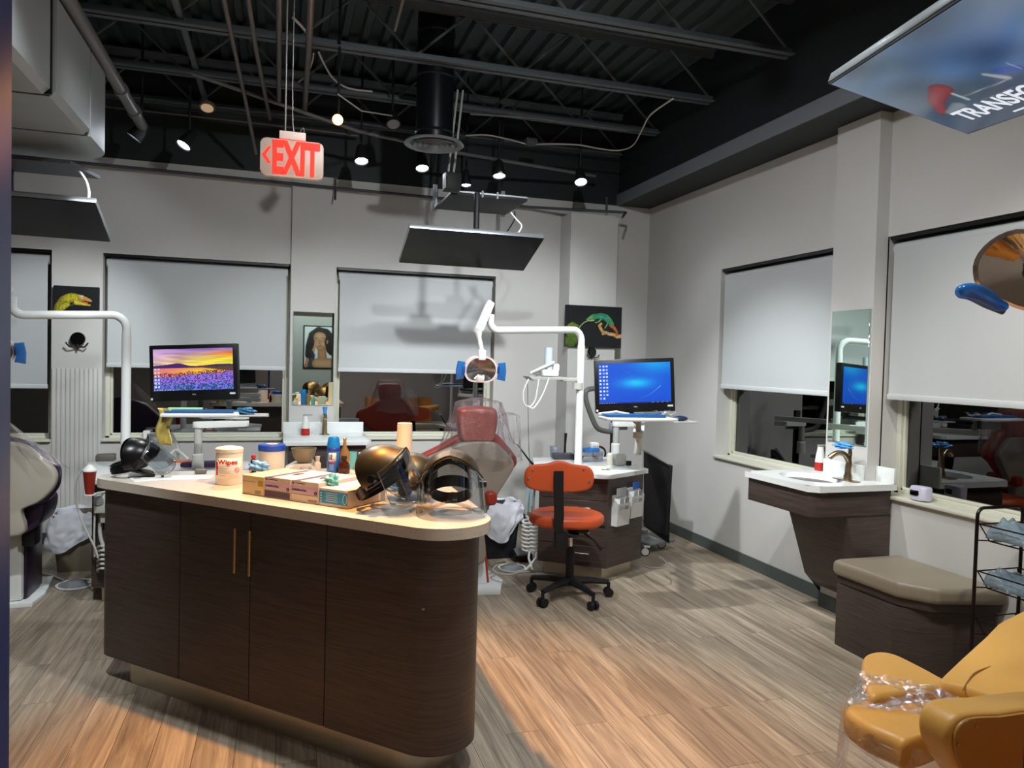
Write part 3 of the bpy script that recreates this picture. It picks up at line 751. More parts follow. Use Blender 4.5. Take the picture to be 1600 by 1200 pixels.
for a, c in ((.30, .37), (.40, .53)):
    m.box(o+u*(a+c)/2-v*.042, (c-a, .007, .001), rot=Matrix((u, v, nn)).transposed())
m.build('screen_small_marks', TXT, t)
mt = thing('ceiling_screen_mount', 'ceiling mount post above the lit movie screen', 'bracket', ctr)
MB().cyl(ctr+nn*.05, (ctr.x+nn.x*.05, ctr.y+nn.y*.05, 3.96), .025).build('drop_post', BLKM, mt)

# ================================================================== FURNITURE
def roundpoly(pts, rad, n=10):
    out = []; k = len(pts)
    for i in range(k):
        p = Vector(pts[i]); a = (Vector(pts[i-1])-p).normalized(); c = (Vector(pts[(i+1) % k])-p).normalized(); r = rad[i] if isinstance(rad, (list, tuple)) else rad
        if r <= 0: out.append(tuple(p)); continue
        ang = a.angle(c); t = r/math.tan(ang/2); bis = (a+c).normalized(); o = p+bis*(r/math.sin(ang/2))
        s0 = p+a*t-o; s1 = p+c*t-o
        a0 = math.atan2(s0.y, s0.x); a1 = math.atan2(s1.y, s1.x)
        d = (a1-a0+math.pi) % (2*math.pi)-math.pi
        for j in range(n+1): out.append((o.x+r*math.cos(a0+d*j/n), o.y+r*math.sin(a0+d*j/n)))
    return out
def handle(name, mat, parent, c, ud, nd, L, r=.006, so=.035):
    """bar pull centred at c along ud standing so off the face along nd"""
    c = Vector(c); ud = Vector(ud).normalized(); nd = Vector(nd).normalized()
    m = MB().cyl(c+nd*so-ud*L/2, c+nd*so+ud*L/2, r, seg=12)
    for s in (-1, 1): m.cyl(c+ud*s*L*.28, c+ud*s*L*.28+nd*so, r*.75, seg=8)
    return m.build(name, mat, parent)

# ------------------------------------------------------------------ island
IZ = .95
isl = thing('island_cabinet', 'dark wood triangular island cabinet with rounded corners and cream top', 'cabinet', (.2, 3.5, 0))
def tri(S, x, y, r): return roundpoly([(S-y, y), (x, S-x), (x, y)], r, 14)
top = tri(3.055, .773, 4.062, (.128, .19, .06))
MB().prism(top, .042, (0, 0, IZ-.042), bev=.004).build('worktop', QTZ, isl)
MB().prism(tri(3.14, .715, 3.995, (.09, .15, .05)), .80, (0, 0, .108)).build('body', LAM, isl)
MB().prism(tri(3.142, .685, 3.95, (.10, .16, .05)), .108, (0, 0, 0)).build('toe_kick', BRUSH, isl)
def front(a, c, name, z0=.11, z1=.902, th=.02):
    """flat panel on the front plane x+y=S between x=a and x=c"""
    S = 3.095; m = MB(); off = th/math.sqrt(2)
    m.prism([(a, S-a), (c, S-c), (c+off, S-c+off), (a+off, S-a+off)], z1-z0, (0, 0, z0), bev=.0015, seg=1); return m.build(name, LAM, isl)
g = .0018
front(-.412+g, -.110-g, 'door'); front(-.110+g, .177-g, 'door')
body = tri(3.095, .735, 4.02, (.095, .165, .05))
def strip(pred, name):
    inner = []; pts = [p for p in body if pred(p)]
    # order along the outline is kept; offset inwards by .02
    cen = Vector((.2, 3.5))
    m = MB(); n_ = len(pts); rows = []
    for i, p in enumerate(pts):
        a = Vector(pts[max(i-1, 0)]); c = Vector(pts[min(i+1, n_-1)]); t_ = (c-a).normalized(); nn_ = Vector((-t_.y, t_.x))
        if nn_.dot(cen-Vector(p)) < 0: nn_ = -nn_
        q = Vector(p)+nn_*.02
        rows.append([m.bm.verts.new((p[0], p[1], .11)), m.bm.verts.new((p[0], p[1], .902)), m.bm.verts.new((q.x, q.y, .902)), m.bm.verts.new((q.x, q.y, .11))])
    for r0, r1 in zip(rows, rows[1:]):
        for k in range(4): m.bm.faces.new((r0[k], r0[(k+1) % 4], r1[(k+1) % 4], r1[k]))
    m.bm.faces.new(rows[0]); m.bm.faces.new(list(reversed(rows[-1])))
    return m.build(name, LAM, isl)
N1 = 15
lc = body[0:N1]; rcn = body[N1:2*N1]; bc = body[2*N1:]
body = [lc[0]]+lc+[(-.412-g, 3.095+.412+g)]; body = body[1:]; strip(lambda p: True, 'side_panel')
body = [(.177+g, 3.095-.177-g)]+rcn+[(.735, 3.95)]; strip(lambda p: True, 'side_panel')
body = [bc[-1], (lc[0][0]+.02, 4.02)]
NF = Vector((-1, -1, 0)).normalized()
for px_ in (367, 390):
    a = PZ(px_, 875, .70); 
    # solve on the front plane
    dd = ray(px_, 845); k = (3.095-.048)/(dd.x+dd.y); p = C0+dd*k
    q = Vector((p.x+.024, p.y+.024, 0))
    S_ = (3.095-q.x-q.y)/2
    handle('door_handle', BRASS, isl, (q.x+S_, q.y+S_, .742), (0, 0, 1), NF, .185, .0065, .034)
MB().box((C0+ray(661, 952)*(3.093/(ray(661, 952).x+ray(661, 952).y))), (.010, .010, .006), bev=.002, rot=Matrix.Rotation(R_(-45), 3, 'Z')).build('chip_mark', M('laminate_chip', (150, 150, 110), .6), isl)

# ------------------------------------------------------------------ things on the island
def on(x, y, z=IZ): return PZ(x, y, z)
def lbl(t, prof_r, c, a0, a1, z0, z1, mat, name, ex=.0006, seg=16):
    m = MB(); m.lathe([(prof_r+ex, z0), (prof_r+ex, z1)], c, seg=seg, a0=a0, a1=a1); return m.build(name, mat, t, solid=.0004)
def facing(c):    # compass angle from c to the camera
    return math.degrees(math.atan2(-c[1], -c[0]))
def curved_text(body_, size, c, r, z, deg0, mat, name, parent, sx=1.0):
    """letters round a cylinder, starting at angle deg0 and going left to right for a viewer outside"""
    cc = bpy.data.curves.new('lettering', 'FONT'); cc.body = body_; cc.size = size; cc.extrude = .0004; cc.offset = .0006
    t_ = bpy.data.objects.new('lettering', cc); COL.objects.link(t_)
    dg = bpy.context.evaluated_depsgraph_get(); dg.update(); me = bpy.data.meshes.new_from_object(t_.evaluated_get(dg)); bpy.data.objects.remove(t_)
    inv = WM[parent.name].inverted()
    for v in me.vertices:
        a = R_(deg0)+v.co.x*sx/r; rr = r+.0008+v.co.z
        v.co = inv @ Vector((c[0]+rr*math.cos(a), c[1]+rr*math.sin(a), c[2]+z+v.co.y))
    me.materials.clear(); me.materials.append(mat); o = bpy.data.objects.new(name, me); COL.objects.link(o); o.parent = parent; return o

WIPW = M('tub_white', (232, 224, 206), .45)
c = on(357, 757); c.y += .03
t = thing('wipes_tub', 'tall white wipes tub with red print on the island', 'tub', c)
rr = .0595
MB().lathe([(0, 0), (rr-.004, 0), (rr, .006), (rr, .142), (rr-.001, .146)], c, seg=36).build('tub_body', WIPW, t)
MB().lathe([(rr+.001, .146), (rr+.002, .150), (rr+.002, .163), (rr-.004, .168), (.03, .170), (.024, .174), (0, .174)], c, seg=36).build('tub_lid', M('lid_white', (238, 228, 205), .4), t)
fa = facing(c)
lbl(t, rr, c, fa-62, fa+62, .03, .125, M('label_white', (236, 232, 220), .5), 'tub_label', .0005)
REDI = M('red_ink', (200, 24, 30), .5); GREYI = M('grey_ink', (150, 146, 138), .6)
lbl(t, rr, c, fa-66, fa-52, .045, .105, REDI, 'red_bar', .0012)
curved_text('Wipes', .030, c, rr+.001, .096, fa-50, REDI, 'lettering', t, 1.15)
m = MB()
for i, w_ in enumerate((50, 38, 30, 44, 26)):
    m.lathe([(rr+.0014, .088-.011*i), (rr+.0014, .0895-.011*i)], c, seg=8, a0=fa-42, a1=fa-42+w_)
m.build('small_print', GREYI, t, solid=.0003)
m = MB(); a = R_(fa+34); pc = Vector(c)+Vector((math.cos(a), math.sin(a), 0))*(rr+.001)+Vector((0, 0, .068)); nn_ = Vector((math.cos(a), math.sin(a), 0)); tt = Vector((-nn_.y, nn_.x, 0))
m.tube([pc+tt*.011*math.cos(k*math.pi/8)+Vector((0, 0, .011*math.sin(k*math.pi/8))) for k in range(16)], .001, 5, closed=True); m.cyl(pc-tt*.008+Vector((0, 0, .008)), pc+tt*.008-Vector((0, 0, .008)), .001, seg=5)
m.build('round_symbol', REDI, t)

c = on(424, 742); c.y += .09
t = thing('wipes_tub', 'white tub with a blue lid behind the glove boxes', 'tub', c); rr = .066
MB().lathe([(0, 0), (rr-.006, 0), (rr-.004, .006), (rr-.002, .118)], c, seg=36).build('tub_body', WIPW, t)
MB().lathe([(rr, .112), (rr+.002, .116), (rr+.002, .138), (rr-.003, .143), (0, .143)], c, seg=36).build('tub_lid', M('lid_blue', (24, 76, 180), .4), t)
MB().lathe([(0, .1435), (.030, .1435), (.030, .146), (0, .146)], c, seg=20).build('lid_sticker', WIPW, t)

c = on(395, 745); c.y += .06
t = thing('small_bottle', 'small black bottle with a red ball top left of the blue-lidded tub', 'bottle', c)
MB().lathe([(0, 0), (.014, 0), (.014, .068), (.010, .078), (0, .078)], c).build('bottle_body', BLK, t)
MB().ell(Vector(c)+Vector((0, 0, .090)), (.012, .012, .012)).build('bottle_top', M('red_cap', (190, 24, 22), .4), t)
c2 = Vector(c)+Vector((-.012, -.028, 0))
single('pen', MB().cyl(c2, c2+Vector((0, .0, .06)), .005, seg=8), M('orange_pen', (240, 120, 40), .5), 'orange marker standing in front of the small black bottle', 'pen')

# glove boxes in a row
def glovebox(p0, p1, h, dep, label, top_mat, front_parts):
    p0 = Vector(p0); p1 = Vector(p1); w_ = (p1-p0).length; ux = (p1-p0).normalized(); uy = Vector((-ux.y, ux.x, 0)); t = thing('glove_box', label, 'box', (p0+p1)/2, group='glove boxes on the island')
    cc = (p0+p1)/2+uy*dep/2+Vector((0, 0, h/2)); rot = Matrix((ux, uy, Vector((0, 0, 1)))).transposed()
    MB().box(cc, (w_-.003, dep, h), bev=.0015, rot=rot, seg=1).build('carton', top_mat, t)
    def P(x, z, d=.0): return p0+ux*x+Vector((0, 0, z))-uy*d
    front_parts(t, P, w_, ux, uy, h, rot, cc)
    return t
CARD = M('carton_tan', (214, 196, 150), .7); CARDW = M('carton_white', (222, 208, 196), .7); LAV = M('print_lavender', (206, 176, 206), .6)
PUR = M('print_purple', (84, 66, 96), .6); DKPUR = M('print_dark', (70, 50, 84), .6); GRN = M('print_green', (120, 170, 60), .6); CYA = M('print_cyan', (40, 150, 205), .55)
OPEN = M('box_opening', (70, 16, 34), .8)
q = [on(378, 771), on(414.5, 779), on(456, 787), on(499, 792), on(543, 796)]
# straighten the row
a = q[0]; e_ = q[4]; q = [a+(e_-a)*k for k in (0, .225, .485, .745, 1.0)]
def pan(t, P, rot, x0, x1, z0, z1, mat, name, d=.0006):
    c_ = P((x0+x1)/2, (z0+z1)/2, 0); m = MB().box(c_, (x1-x0, d*2, z1-z0), rot=rot); return m.build(name, mat, t)
def topdeco(t, cc, rot, w_, h, dep, col=True):
    up = Vector((0, 0, h/2))
    m = MB(); m.prism(smooth([(-.035, 0), (-.02, .010), (.0, .013), (.02, .010), (.035, 0), (.02, -.010), (0, -.013), (-.02, -.010)], 3), .001, cc+up+rot @ Vector((0, .0, 0)), rot @ Vector((0, 1, 0)), rot @ Vector((-1, 0, 0))); m.build('box_opening', OPEN, t)
    MB().box(cc+up+rot @ Vector((-w_*.27, -.01, 0)), (w_*.2, dep*.95, .001), rot=rot).build('top_stripe', PUR, t)
def f_tan(t, P, w_, ux, uy, h, rot, cc):
    pan(t, P, rot, w_*.72, w_-.006, .04, .065, M('print_olive', (170, 150, 60), .6), 'front_print'); pan(t, P, rot, w_*.6, w_*.85, .008, .022, GREYI, 'barcode')
    pan(t, P, rot, w_*.05, w_*.6, .055, .058, GREYI, 'small_print')
def f_lav(dark, size):
    def f(t, P, w_, ux, uy, h, rot, cc):
        pan(t, P, rot, .002, w_-.004, .034, .066, LAV, 'front_print'); pan(t, P, rot, .002, w_-.004, .031, .034, GRN, 'green_line', .0008)
        if dark: pan(t, P, rot, .004, w_-.005, .004, .030, PUR, 'dark_panel')
        else: pan(t, P, rot, w_*.62, w_-.01, .006, .016, GREYI, 'barcode')
        text('LAVENDER NITRILE', .0115, P(.006, .046, .001), ux, (0, 0, 1), DKPUR, 'lettering', t, .0003, bold=.0003, sx=.80)
        MB().cyl(P(w_-.017, .044, -.001), P(w_-.017, .044, .0016), .008, seg=16).build('size_dot', DKPUR, t)
        text(size, .012, P(w_-.0205, .040, .0018), ux, (0, 0, 1), CARDW, 'lettering', t, .0003)
        MB().tube([P(.014+.004*math.cos(k), .077+.004*math.sin(k), .001) for k in np.linspace(0, 6, 10)], .0011, 5).build('round_symbol', DKPUR, t)
        pan(t, P, rot, .024, w_*.5, .0755, .0785, DKPUR, 'small_print')
        topdeco(t, cc, rot, w_, h, .24)
    return f
def f_blue(t, P, w_, ux, uy, h, rot, cc):
    pan(t, P, rot, .002, w_-.002, .012, .062, CYA, 'front_print')
    W_ = M('print_white', (225, 235, 240), .6)
    m = MB()
    for i in range(5): m.box(P(w_*.45, .022+.008*i, .0008), (w_*(.42-.05*(i % 2)), .001, .0018), rot=rot)
    m.build('small_print', W_, t)
    for i in range(4): MB().box(P(.012, .020+.0105*i, .0008), (.005, .001, .005), rot=rot).build('icon', W_, t)
    m = MB(); m.tube([P(w_-.014+.010*math.cos(k*math.pi/8), .036+.019*math.sin(k*math.pi/8), .001) for k in range(16)], .0011, 5, closed=True); m.build('oval_symbol', W_, t)
glovebox(q[0], q[1], .082, .24, 'tan glove carton at the left end of the row of boxes', CARD, f_tan)
glovebox(q[1], q[2], .088, .24, 'lavender glove carton with a dark lower front panel', CARDW, f_lav(True, 'L'))
glovebox(q[2], q[3], .088, .24, 'lavender glove carton with a barcode on the white lower front', CARDW, f_lav(False, 'S'))
glovebox(q[3], q[4], .072, .24, 'blue fronted glove carton beside the middle face shield', CARDW, f_blue)
def crumple(name, c, r, mat, label, cat, seed=1, n=1.0):
    rs = random.Random(seed); m = MB(); g = bmesh.ops.create_icosphere(m.bm, subdivisions=4, radius=1)
    ph = [rs.uniform(0, 6) for _ in range(6)]
    for v in g['verts']:
        p = v.co; k = 1+.22*n*math.sin(5*p.x+ph[0]+2*p.y)*math.cos(6*p.y+ph[1])+.16*n*math.sin(9*p.z+ph[2]+4*p.x)+.08*n*math.sin(17*p.x+ph[3]+11*p.y)
        v.co = Vector((p.x*r[0]*k, p.y*r[1]*k, max(p.z, -.55)*r[2]*k))+Vector(c)
    return single(name, m, mat, label, cat, angle=60)
BGL = M('blue_glove', (110, 170, 225), .5); TGL = M('teal_glove', (110, 190, 190), .5)
crumple('disposable_glove', (q[0]+q[1])/2+Vector((.02, .16, .082+.016)), (.040, .030, .026), BGL, 'crumpled light blue glove on top of the tan carton', 'glove', 3)
crumple('disposable_glove', (q[3]+q[4])/2+Vector((.0, .10, .072+.015)), (.030, .026, .024), TGL, 'crumpled teal glove on top of the blue fronted carton', 'glove', 5)

# mixing bowl on a white scale
c = on(460, 735); c.y = 3.97
t = thing('kitchen_scale', 'white wedge shaped scale with an olive bowl on it', 'scale', c)
MB().prism([(-.07, 0), (.07, 0), (.075, .018), (.045, .045), (-.03, .045), (-.075, .02)], .15, (c.x+.03, c.y+.075, c.z), (1, 0, 0), (0, 0, 1), bev=.005).build('scale_body', M('scale_white', (200, 198, 190), .4), t)
OLV = M('olive_bowl', (132, 122, 96), .35)
bc_ = Vector((c.x+.045, c.y, c.z+.046))
single('mixing_bowl', MB().lathe([(0, 0), (.03, 0), (.034, .004), (.052, .03), (.062, .068), (.064, .075), (.060, .075), (.05, .032), (.03, .010), (0, .008)], bc_, seg=32), OLV, 'olive green flexible bowl standing on the white scale', 'bowl')
# small clear squeeze bottles
CLRP = M('milky_plastic', (216, 206, 186), .25)
for i, (x, y, hh, lb) in enumerate(((487, 738, .085, 'milky squeeze bottle with a lit pointed tip, left of the pair'), (497, 740, .075, 'milky squeeze bottle with a flat cap, right of the pair'))):
    c = on(x, y); c.y += .07+.01*i
    t = thing('squeeze_bottle', lb, 'bottle', c)
    MB().lathe([(0, 0), (.017, 0), (.018, .004), (.018, hh*.55), (.008, hh*.72)], c, seg=20).build('bottle_body', CLRP, t)
    MB().lathe([(.009, hh*.70), (.010, hh*.72), (.006 if i == 0 else .013, hh*1.0), (.006 if i == 0 else .013, hh*1.04), (0, hh*1.05)], c, seg=16).build('bottle_cap', CLRP, t)
c = on(478, 742); c.y += .05
single('clear_dish', MB().lathe([(.022, 0), (.030, 0), (.030, .035), (.022, .035), (.022, 0)], c, seg=24), CLEARB, 'small clear dish left of the milky bottles', 'dish')

# spray can
c = on(522, 741); c.y += .07
t = thing('spray_can', 'tall blue aerosol spray can on the island', 'spray can', c); rr = .033
BLC = M('can_blue', (46, 118, 200), .3)
MB().lathe([(0, 0), (rr-.002, 0), (rr, .003), (rr, .128), (rr-.004, .136)], c, seg=28).build('can_body', BLC, t)
MB().lathe([(rr+.001, .130), (rr+.001, .136), (rr-.006, .178), (rr-.010, .184), (0, .184)], c, seg=28).build('can_cap', M('cap_azure', (22, 130, 215), .35), t)
fa = facing(c)
lbl(t, rr, c, fa-80, fa+80, .112, .128, M('navy_band', (40, 60, 170), .35), 'navy_band', .0006)
lbl(t, rr, c, fa-45, fa+25, .060, .104, M('label_cream', (226, 222, 214), .5), 'can_label', .0006)
curved_text('il', .040, c, rr+.001, .068, fa-38, M('navy_ink', (36, 50, 120), .5), 'lettering', t, 1.0)
lbl(t, rr, c, fa-42, fa+8, .046, .056, M('maroon_ink', (150, 40, 90), .5), 'maroon_bar', .0008)
m = MB()
for i in range(4): m.lathe([(rr+.0008, .040-.008*i), (rr+.0008, .042-.008*i)], c, seg=8, a0=fa-40, a1=fa+5)
m.build('small_print', M('pale_ink', (170, 200, 225), .5), t, solid=.0003)
# amber bottle with brush
c = on(539, 743); c.y += .07
AMB = M('amber_glass', (74, 36, 18), .08, trans=.3)
t = thing('amber_bottle', 'brown amber bottle right of the spray can', 'bottle', c)
MB().lathe([(0, 0), (.028, 0), (.030, .004), (.030, .042), (.024, .056), (.013, .064), (.012, .074)], c, seg=24).build('bottle_body', AMB, t)
MB().lathe([(.014, .072), (.015, .074), (.015, .090), (0, .090)], c, seg=16).build('bottle_cap', M('dark_cap', (30, 22, 18), .5), t)
c2 = Vector(c)+Vector((.006, .05, 0))
t = thing('brass_brush', 'cone shaped brass brush behind the amber bottle', 'brush', c2)
MB().lathe([(0, .0), (.020, .0), (.030, .092), (.010, .135), (.007, .160), (.010, .176), (0, .182)], c2, seg=20).build('brush_cone', M('brass_cone', (190, 150, 90), .35, .6), t)
c = on(553, 737); c.y += .12
single('paper_cup', MB().lathe([(0, 0), (.022, 0), (.027, .088), (.025, .088), (.020, .004), (0, .004)], c, seg=24), M('turquoise_cup', (120, 205, 205), .5), 'turquoise paper cup behind the amber bottle', 'cup')
c = on(580, 738); c.y = 3.99; c.x = PY(580, 700, 3.99).x
t = thing('lidded_container', 'cream square container with a tape strap and looped handle', 'container', c)
CRM = M('cream_plastic', (228, 212, 184), .45)
MB().box((c.x+.01, c.y, c.z+.045), (.095, .08, .09), bev=.008).build('container_body', CRM, t)
MB().box((c.x+.015, c.y, c.z+.098), (.085, .075, .016), bev=.004).build('container_lid', M('cream_lid', (236, 222, 198), .4), t)
MB().tube(smooth([(c.x-.035, c.y-.04, c.z+.07), (c.x-.075, c.y-.05, c.z+.06), (c.x-.085, c.y-.05, c.z+.02), (c.x-.06, c.y-.045, c.z-.0+.006)], 5, False), .006, 8).build('strap_loop', CRM, t)
MB().box((c.x-.045, c.y-.035, c.z+.085), (.05, .02, .014), rot=Matrix.Rotation(.3, 3, 'Y'), bev=.003).build('strap_end', CRM, t)
# tall sleeve of cups
c = on(640, 752); c.y += .18
t = thing('cup_stack', 'tall cream sleeve of stacked paper cups on the island', 'cups', c)
MB().lathe([(0, 0), (.038, 0), (.041, .05), (.038, .26), (.034, .262), (0, .262)], c, seg=28).build('outer_cup', M('cup_cream', (232, 214, 184), .55), t)
MB().lathe([(.0345, .262), (.038, .266), (.035, .270), (.033, .264)], c, seg=28).build('rolled_rim', M('cup_rim', (240, 226, 200), .5), t)

# loose papers, cap and pouch
single('paper_sheet', MB().box(on(288, 748)+Vector((0, .03, .001)), (.24, .13, .0012), rot=Matrix.Rotation(-.1, 3, 'Z')), M('paper_white', (226, 222, 214), .8), 'white paper lying on the island left of the wipes tub', 'paper')
single('paper_sheet', MB().box(on(235, 750)+Vector((0, .05, .001)), (.18, .16, .0012), rot=Matrix.Rotation(.35, 3, 'Z')), M('paper_white', (226, 222, 214), .8), 'white paper lying under the clear visor at the left end', 'paper')
single('grey_case', MB().box(on(313, 741)+Vector((0, .02, .012)), (.055, .035, .022), bev=.007), M('case_grey', (110, 104, 92), .5), 'small grey rounded case left of the wipes tub', 'case')
single('bottle_cap', MB().cyl(on(254, 746), on(254, 746)+Vector((0, 0, .012)), .006, seg=12), BLK, 'tiny black cap on the paper by the left face shield', 'cap')
crumple('disposable_glove', on(590, 778)+Vector((.12, .16, .028)), (.055, .035, .035), BGL, 'light blue glove seen through the middle face shield', 'glove', 8)
single('grey_ball', MB().lathe([(0, 0), (.022, 0), (.031, .012), (.031, .03), (.022, .046), (0, .048)], on(634, 775)+Vector((0, .02, 0)), seg=24), M('speckled_grey', (96, 84, 72), .7, noise=.5, nscale=200), 'small speckled grey dome between the two right face shields', 'dome')
single('key_clip', MB().tube([on(733, 799)+Vector((0, 0, .004)), on(740, 796)+Vector((0, 0, .004)), on(755, 795)+Vector((0, 0, .004)), on(772-8, 797)+Vector((0, 0, .004))], .0025, 6), CHROME, 'small metal clip under the right face shield', 'clip')

# ------------------------------------------------------------------ face shields
HELM = M('helmet_bronze', (88, 78, 58), .40, .85)
HELB = M('helmet_black', (16, 15, 15), .30, .3)
def settle(t):
    lo = min((t.matrix_world @ v.co).z for ch in t.children for v in ch.data.vertices)
    t.location.z += IZ+.003-lo
def face_shield(label, c, fwd_deg, pitch=0, roll=0, s=1.0, visor_up=0, vl=.195, mat=HELM, chin=False):
    rot = Matrix.Rotation(R_(fwd_deg), 3, 'Z') @ Matrix.Rotation(R_(pitch), 3, 'Y') @ Matrix.Rotation(R_(roll), 3, 'X')
    t = thing('face_shield', label, 'face shield', c, rot=rot, group='face shields on the island')
    a, bb, cz_ = .132*s, .114*s, .108*s
    def dome(u, v, k=1.0):
        al = R_(-118+236*u)
        low = 20-46*abs(math.sin(al/1.25))**1.5 ; be = R_(low+(92-low)*v)
        be = min(be, R_(90))
        x = a*k*math.cos(al)*math.cos(be); y = bb*k*math.sin(al)*math.cos(be); z = cz_*k*math.sin(be)
        x += .018*s*max(0, math.cos(al))*math.exp(-((v)/.16)**2)      # brim lip
        return (x, y, z)
    m = MB()
    nu, nv = 30, 14
    gi = [[m.bm.verts.new(dome(i/(nu-1), j/(nv-1))) for j in range(nv)] for i in range(nu)]
    go = [[m.bm.verts.new(dome(i/(nu-1), j/(nv-1), .965)) for j in range(nv)] for i in range(nu)]
    for i in range(nu-1):
        for j in range(nv-1):
            m.bm.faces.new((gi[i][j], gi[i+1][j], gi[i+1][j+1], gi[i][j+1])); m.bm.faces.new((go[i][j], go[i][j+1], go[i+1][j+1], go[i+1][j]))
        m.bm.faces.new((gi[i][0], go[i][0], go[i+1][0], gi[i+1][0])); m.bm.faces.new((gi[i][-1], gi[i+1][-1], go[i+1][-1], go[i][-1]))
    for i in (0, nu-1):
        for j in range(nv-1): m.bm.faces.new((gi[i][j], gi[i][j+1], go[i][j+1], go[i][j]))
    m.build('brow_guard', mat, t, local=True)
    m = MB(); m.grid(lambda u, v: Vector(dome(u, 0, .95-.05*v))+Vector((0, 0, .012-.030*s*v)), 30, 4); m.build('brow_liner', GLOSSBLK, t, local=True, solid=.004)
    # headband
    m = MB()
    prof = [(.0, -.022), (.005, -.022), (.005, .022), (0, .022)]
    N_ = 36; rings = []
    for i in range(N_):
        al = 2*math.pi*i/N_; ca, sa = math.cos(al), math.sin(al)
        rings.append([m.bm.verts.new(((.088*s+p_)*ca-.02*s, (.078*s+p_)*sa, -.045*s+q_+.012*ca)) for p_, q_ in prof])
    for i in range(N_):
        for k in range(4): m.bm.faces.new((rings[i][k], rings[i][(k+1) % 4], rings[(i+1) % N_][(k+1) % 4], rings[(i+1) % N_][k]))
    m.build('headband', BLK, t, local=True)
    m = MB(); m.tube([(-.0+.0*k, (.078*s)*math.cos(k), -.03*s+.095*s*math.sin(k)) for k in np.linspace(0, math.pi, 13)], .007, 6)
    m.build('crown_strap', BLK, t, local=True)
    for sgn in (-1, 1):
        m = MB(); m.cyl((0, sgn*.105*s, -.03*s), (0, sgn*.138*s, -.03*s), .019*s, .015*s, seg=16); m.cyl((0, sgn*.090*s, -.03*s), (0, sgn*.105*s, -.03*s), .010*s, seg=10)
        m.build('side_knob', BLK, t, local=True)
    m = MB(); m.cyl((-.118*s, 0, -.055*s), (-.098*s, 0, -.055*s), .020*s, seg=16); m.build('rear_knob', BLK, t, local=True)
    # visor
    vh = vl*s; n1, n2 = 25, 10
    m = MB()
    ro = Matrix.Rotation(R_(visor_up), 3, 'Y')
    def vis(u, v, o=0):
        al = R_(-74+148*u); rr_ = .150*s+.012*s*v+o
        z = (.045-.065*abs(math.sin(al))**1.5)*s-vh*v*(1-.30*(2*u-1)**4)
        p_ = Vector((rr_*math.cos(al)-.010*s, rr_*.86*math.sin(al), z)); return ro @ p_
    m.grid(lambda u, v: vis(u, v), n1, n2); m.build('visor', CLEARV, t, local=True, solid=.0015)
    m = MB()
    edge = [vis(u, 0) for u in np.linspace(0, 1, 25)]; m.tube(edge, .003, 6); m.build('visor_rim', mat, t, local=True)
    edge = [vis(0, v) for v in np.linspace(0, 1, 8)]+[vis(u, 1) for u in np.linspace(0, 1, 25)]+[vis(1, v) for v in np.linspace(1, 0, 8)]
    MB().tube(edge, .0012, 5).build('visor_edge', CLEARB, t, local=True)
    if chin:
        MB().box((.03, 0, -.085*s), (.12, .15*s, .012), bev=.004, rot=Matrix.Rotation(.35, 3, 'Y')).build('chin_guard', BLK, t, local=True)
    settle(t); return t
c = on(708, 806)+Vector((.01, .09, .150)); face_shield('bronze face shield at the right end of the island, open side towards the doorway', c, -106, -24, 3, 1.0, vl=.185)
c = on(666, 800)+Vector((.0, .30, .118)); face_shield('bronze face shield tucked behind the right end one', c, -150, -10, 0, .92, vl=.12)
c = on(584, 800)+Vector((.025, .06, .150)); face_shield('bronze face shield tipped back beside the blue fronted glove carton', c, -22, -26, -8, .98, vl=.20)
c = on(203, 748)+Vector((.0, .07, .110)); face_shield('black face shield with its visor to the right at the left end of the island', c, 12, -4, 0, .85, visor_up=-38, vl=.20, mat=HELB, chin=True)

# ------------------------------------------------------------------ right work desk
DZ = .77
dk = thing('desk_cabinet', 'dark wood drawer cabinet with white top behind the orange task chair', 'cabinet', (2.2, 5.2, 0))
dpoly = [(2.204, 4.75), (2.585, 4.96), (2.62, 5.60), (1.98, 5.64), (1.80, 5.06)]
dtop = roundpoly([(2.185, 4.705), (2.62, 4.945), (2.65, 5.63), (1.955, 5.67), (1.755, 5.03)], (.05, .02, .02, .02, .04), 6)
MB().prism(dtop, .03, (0, 0, DZ-.03), bev=.003).build('worktop', QTZW, dk)
inn = [(2.205, 4.785), (2.56, 4.98), (2.60, 5.58), (2.00, 5.62), (1.835, 5.07)]
MB().prism(inn, .64, (0, 0, .10)).build('body', LAM, dk)
MB().prism([(2.21, 4.83), (2.52, 5.0), (2.57, 5.54), (2.03, 5.58), (1.87, 5.09)], .10, (0, 0, 0)).build('toe_kick', BRUSH, dk)
A = Vector((1.80, 5.06, 0)); B = Vector((2.204, 4.75, 0)); ux = (B-A).normalized(); nrm = Vector((ux.y, -ux.x, 0)); L = (B-A).length
rotF = Matrix((ux, -nrm, Vector((0, 0, 1)))).transposed()
for i, (z0, z1) in enumerate(((.575, .735), (.40, .571), (.25, .396), (.10, .246))):
    d_ = MB().box(A+ux*L/2-nrm*(-.0)+Vector((0, 0, (z0+z1)/2))-nrm*.008, (L-.004, .018, z1-z0), bev=.0015, rot=rotF, seg=1).build('drawer', LAM, dk)
    c = A+ux*L*.64+Vector((0, 0, z1-.05))
    handle('drawer_handle', BRUSH, d_, c, ux, nrm, .13, .005, .028)
A2 = B; B2 = Vector((2.585, 4.96, 0)); ux2 = (B2-A2).normalized(); n2 = Vector((ux2.y, -ux2.x, 0)); L2 = (B2-A2).length
rotS = Matrix((ux2, -n2, Vector((0, 0, 1)))).transposed()
MB().box(A2+ux2*L2/2-n2*.009+Vector((0, 0, .42)), (L2, .018, .64), bev=.0015, rot=rotS, seg=1).build('side_panel', LAM, dk)
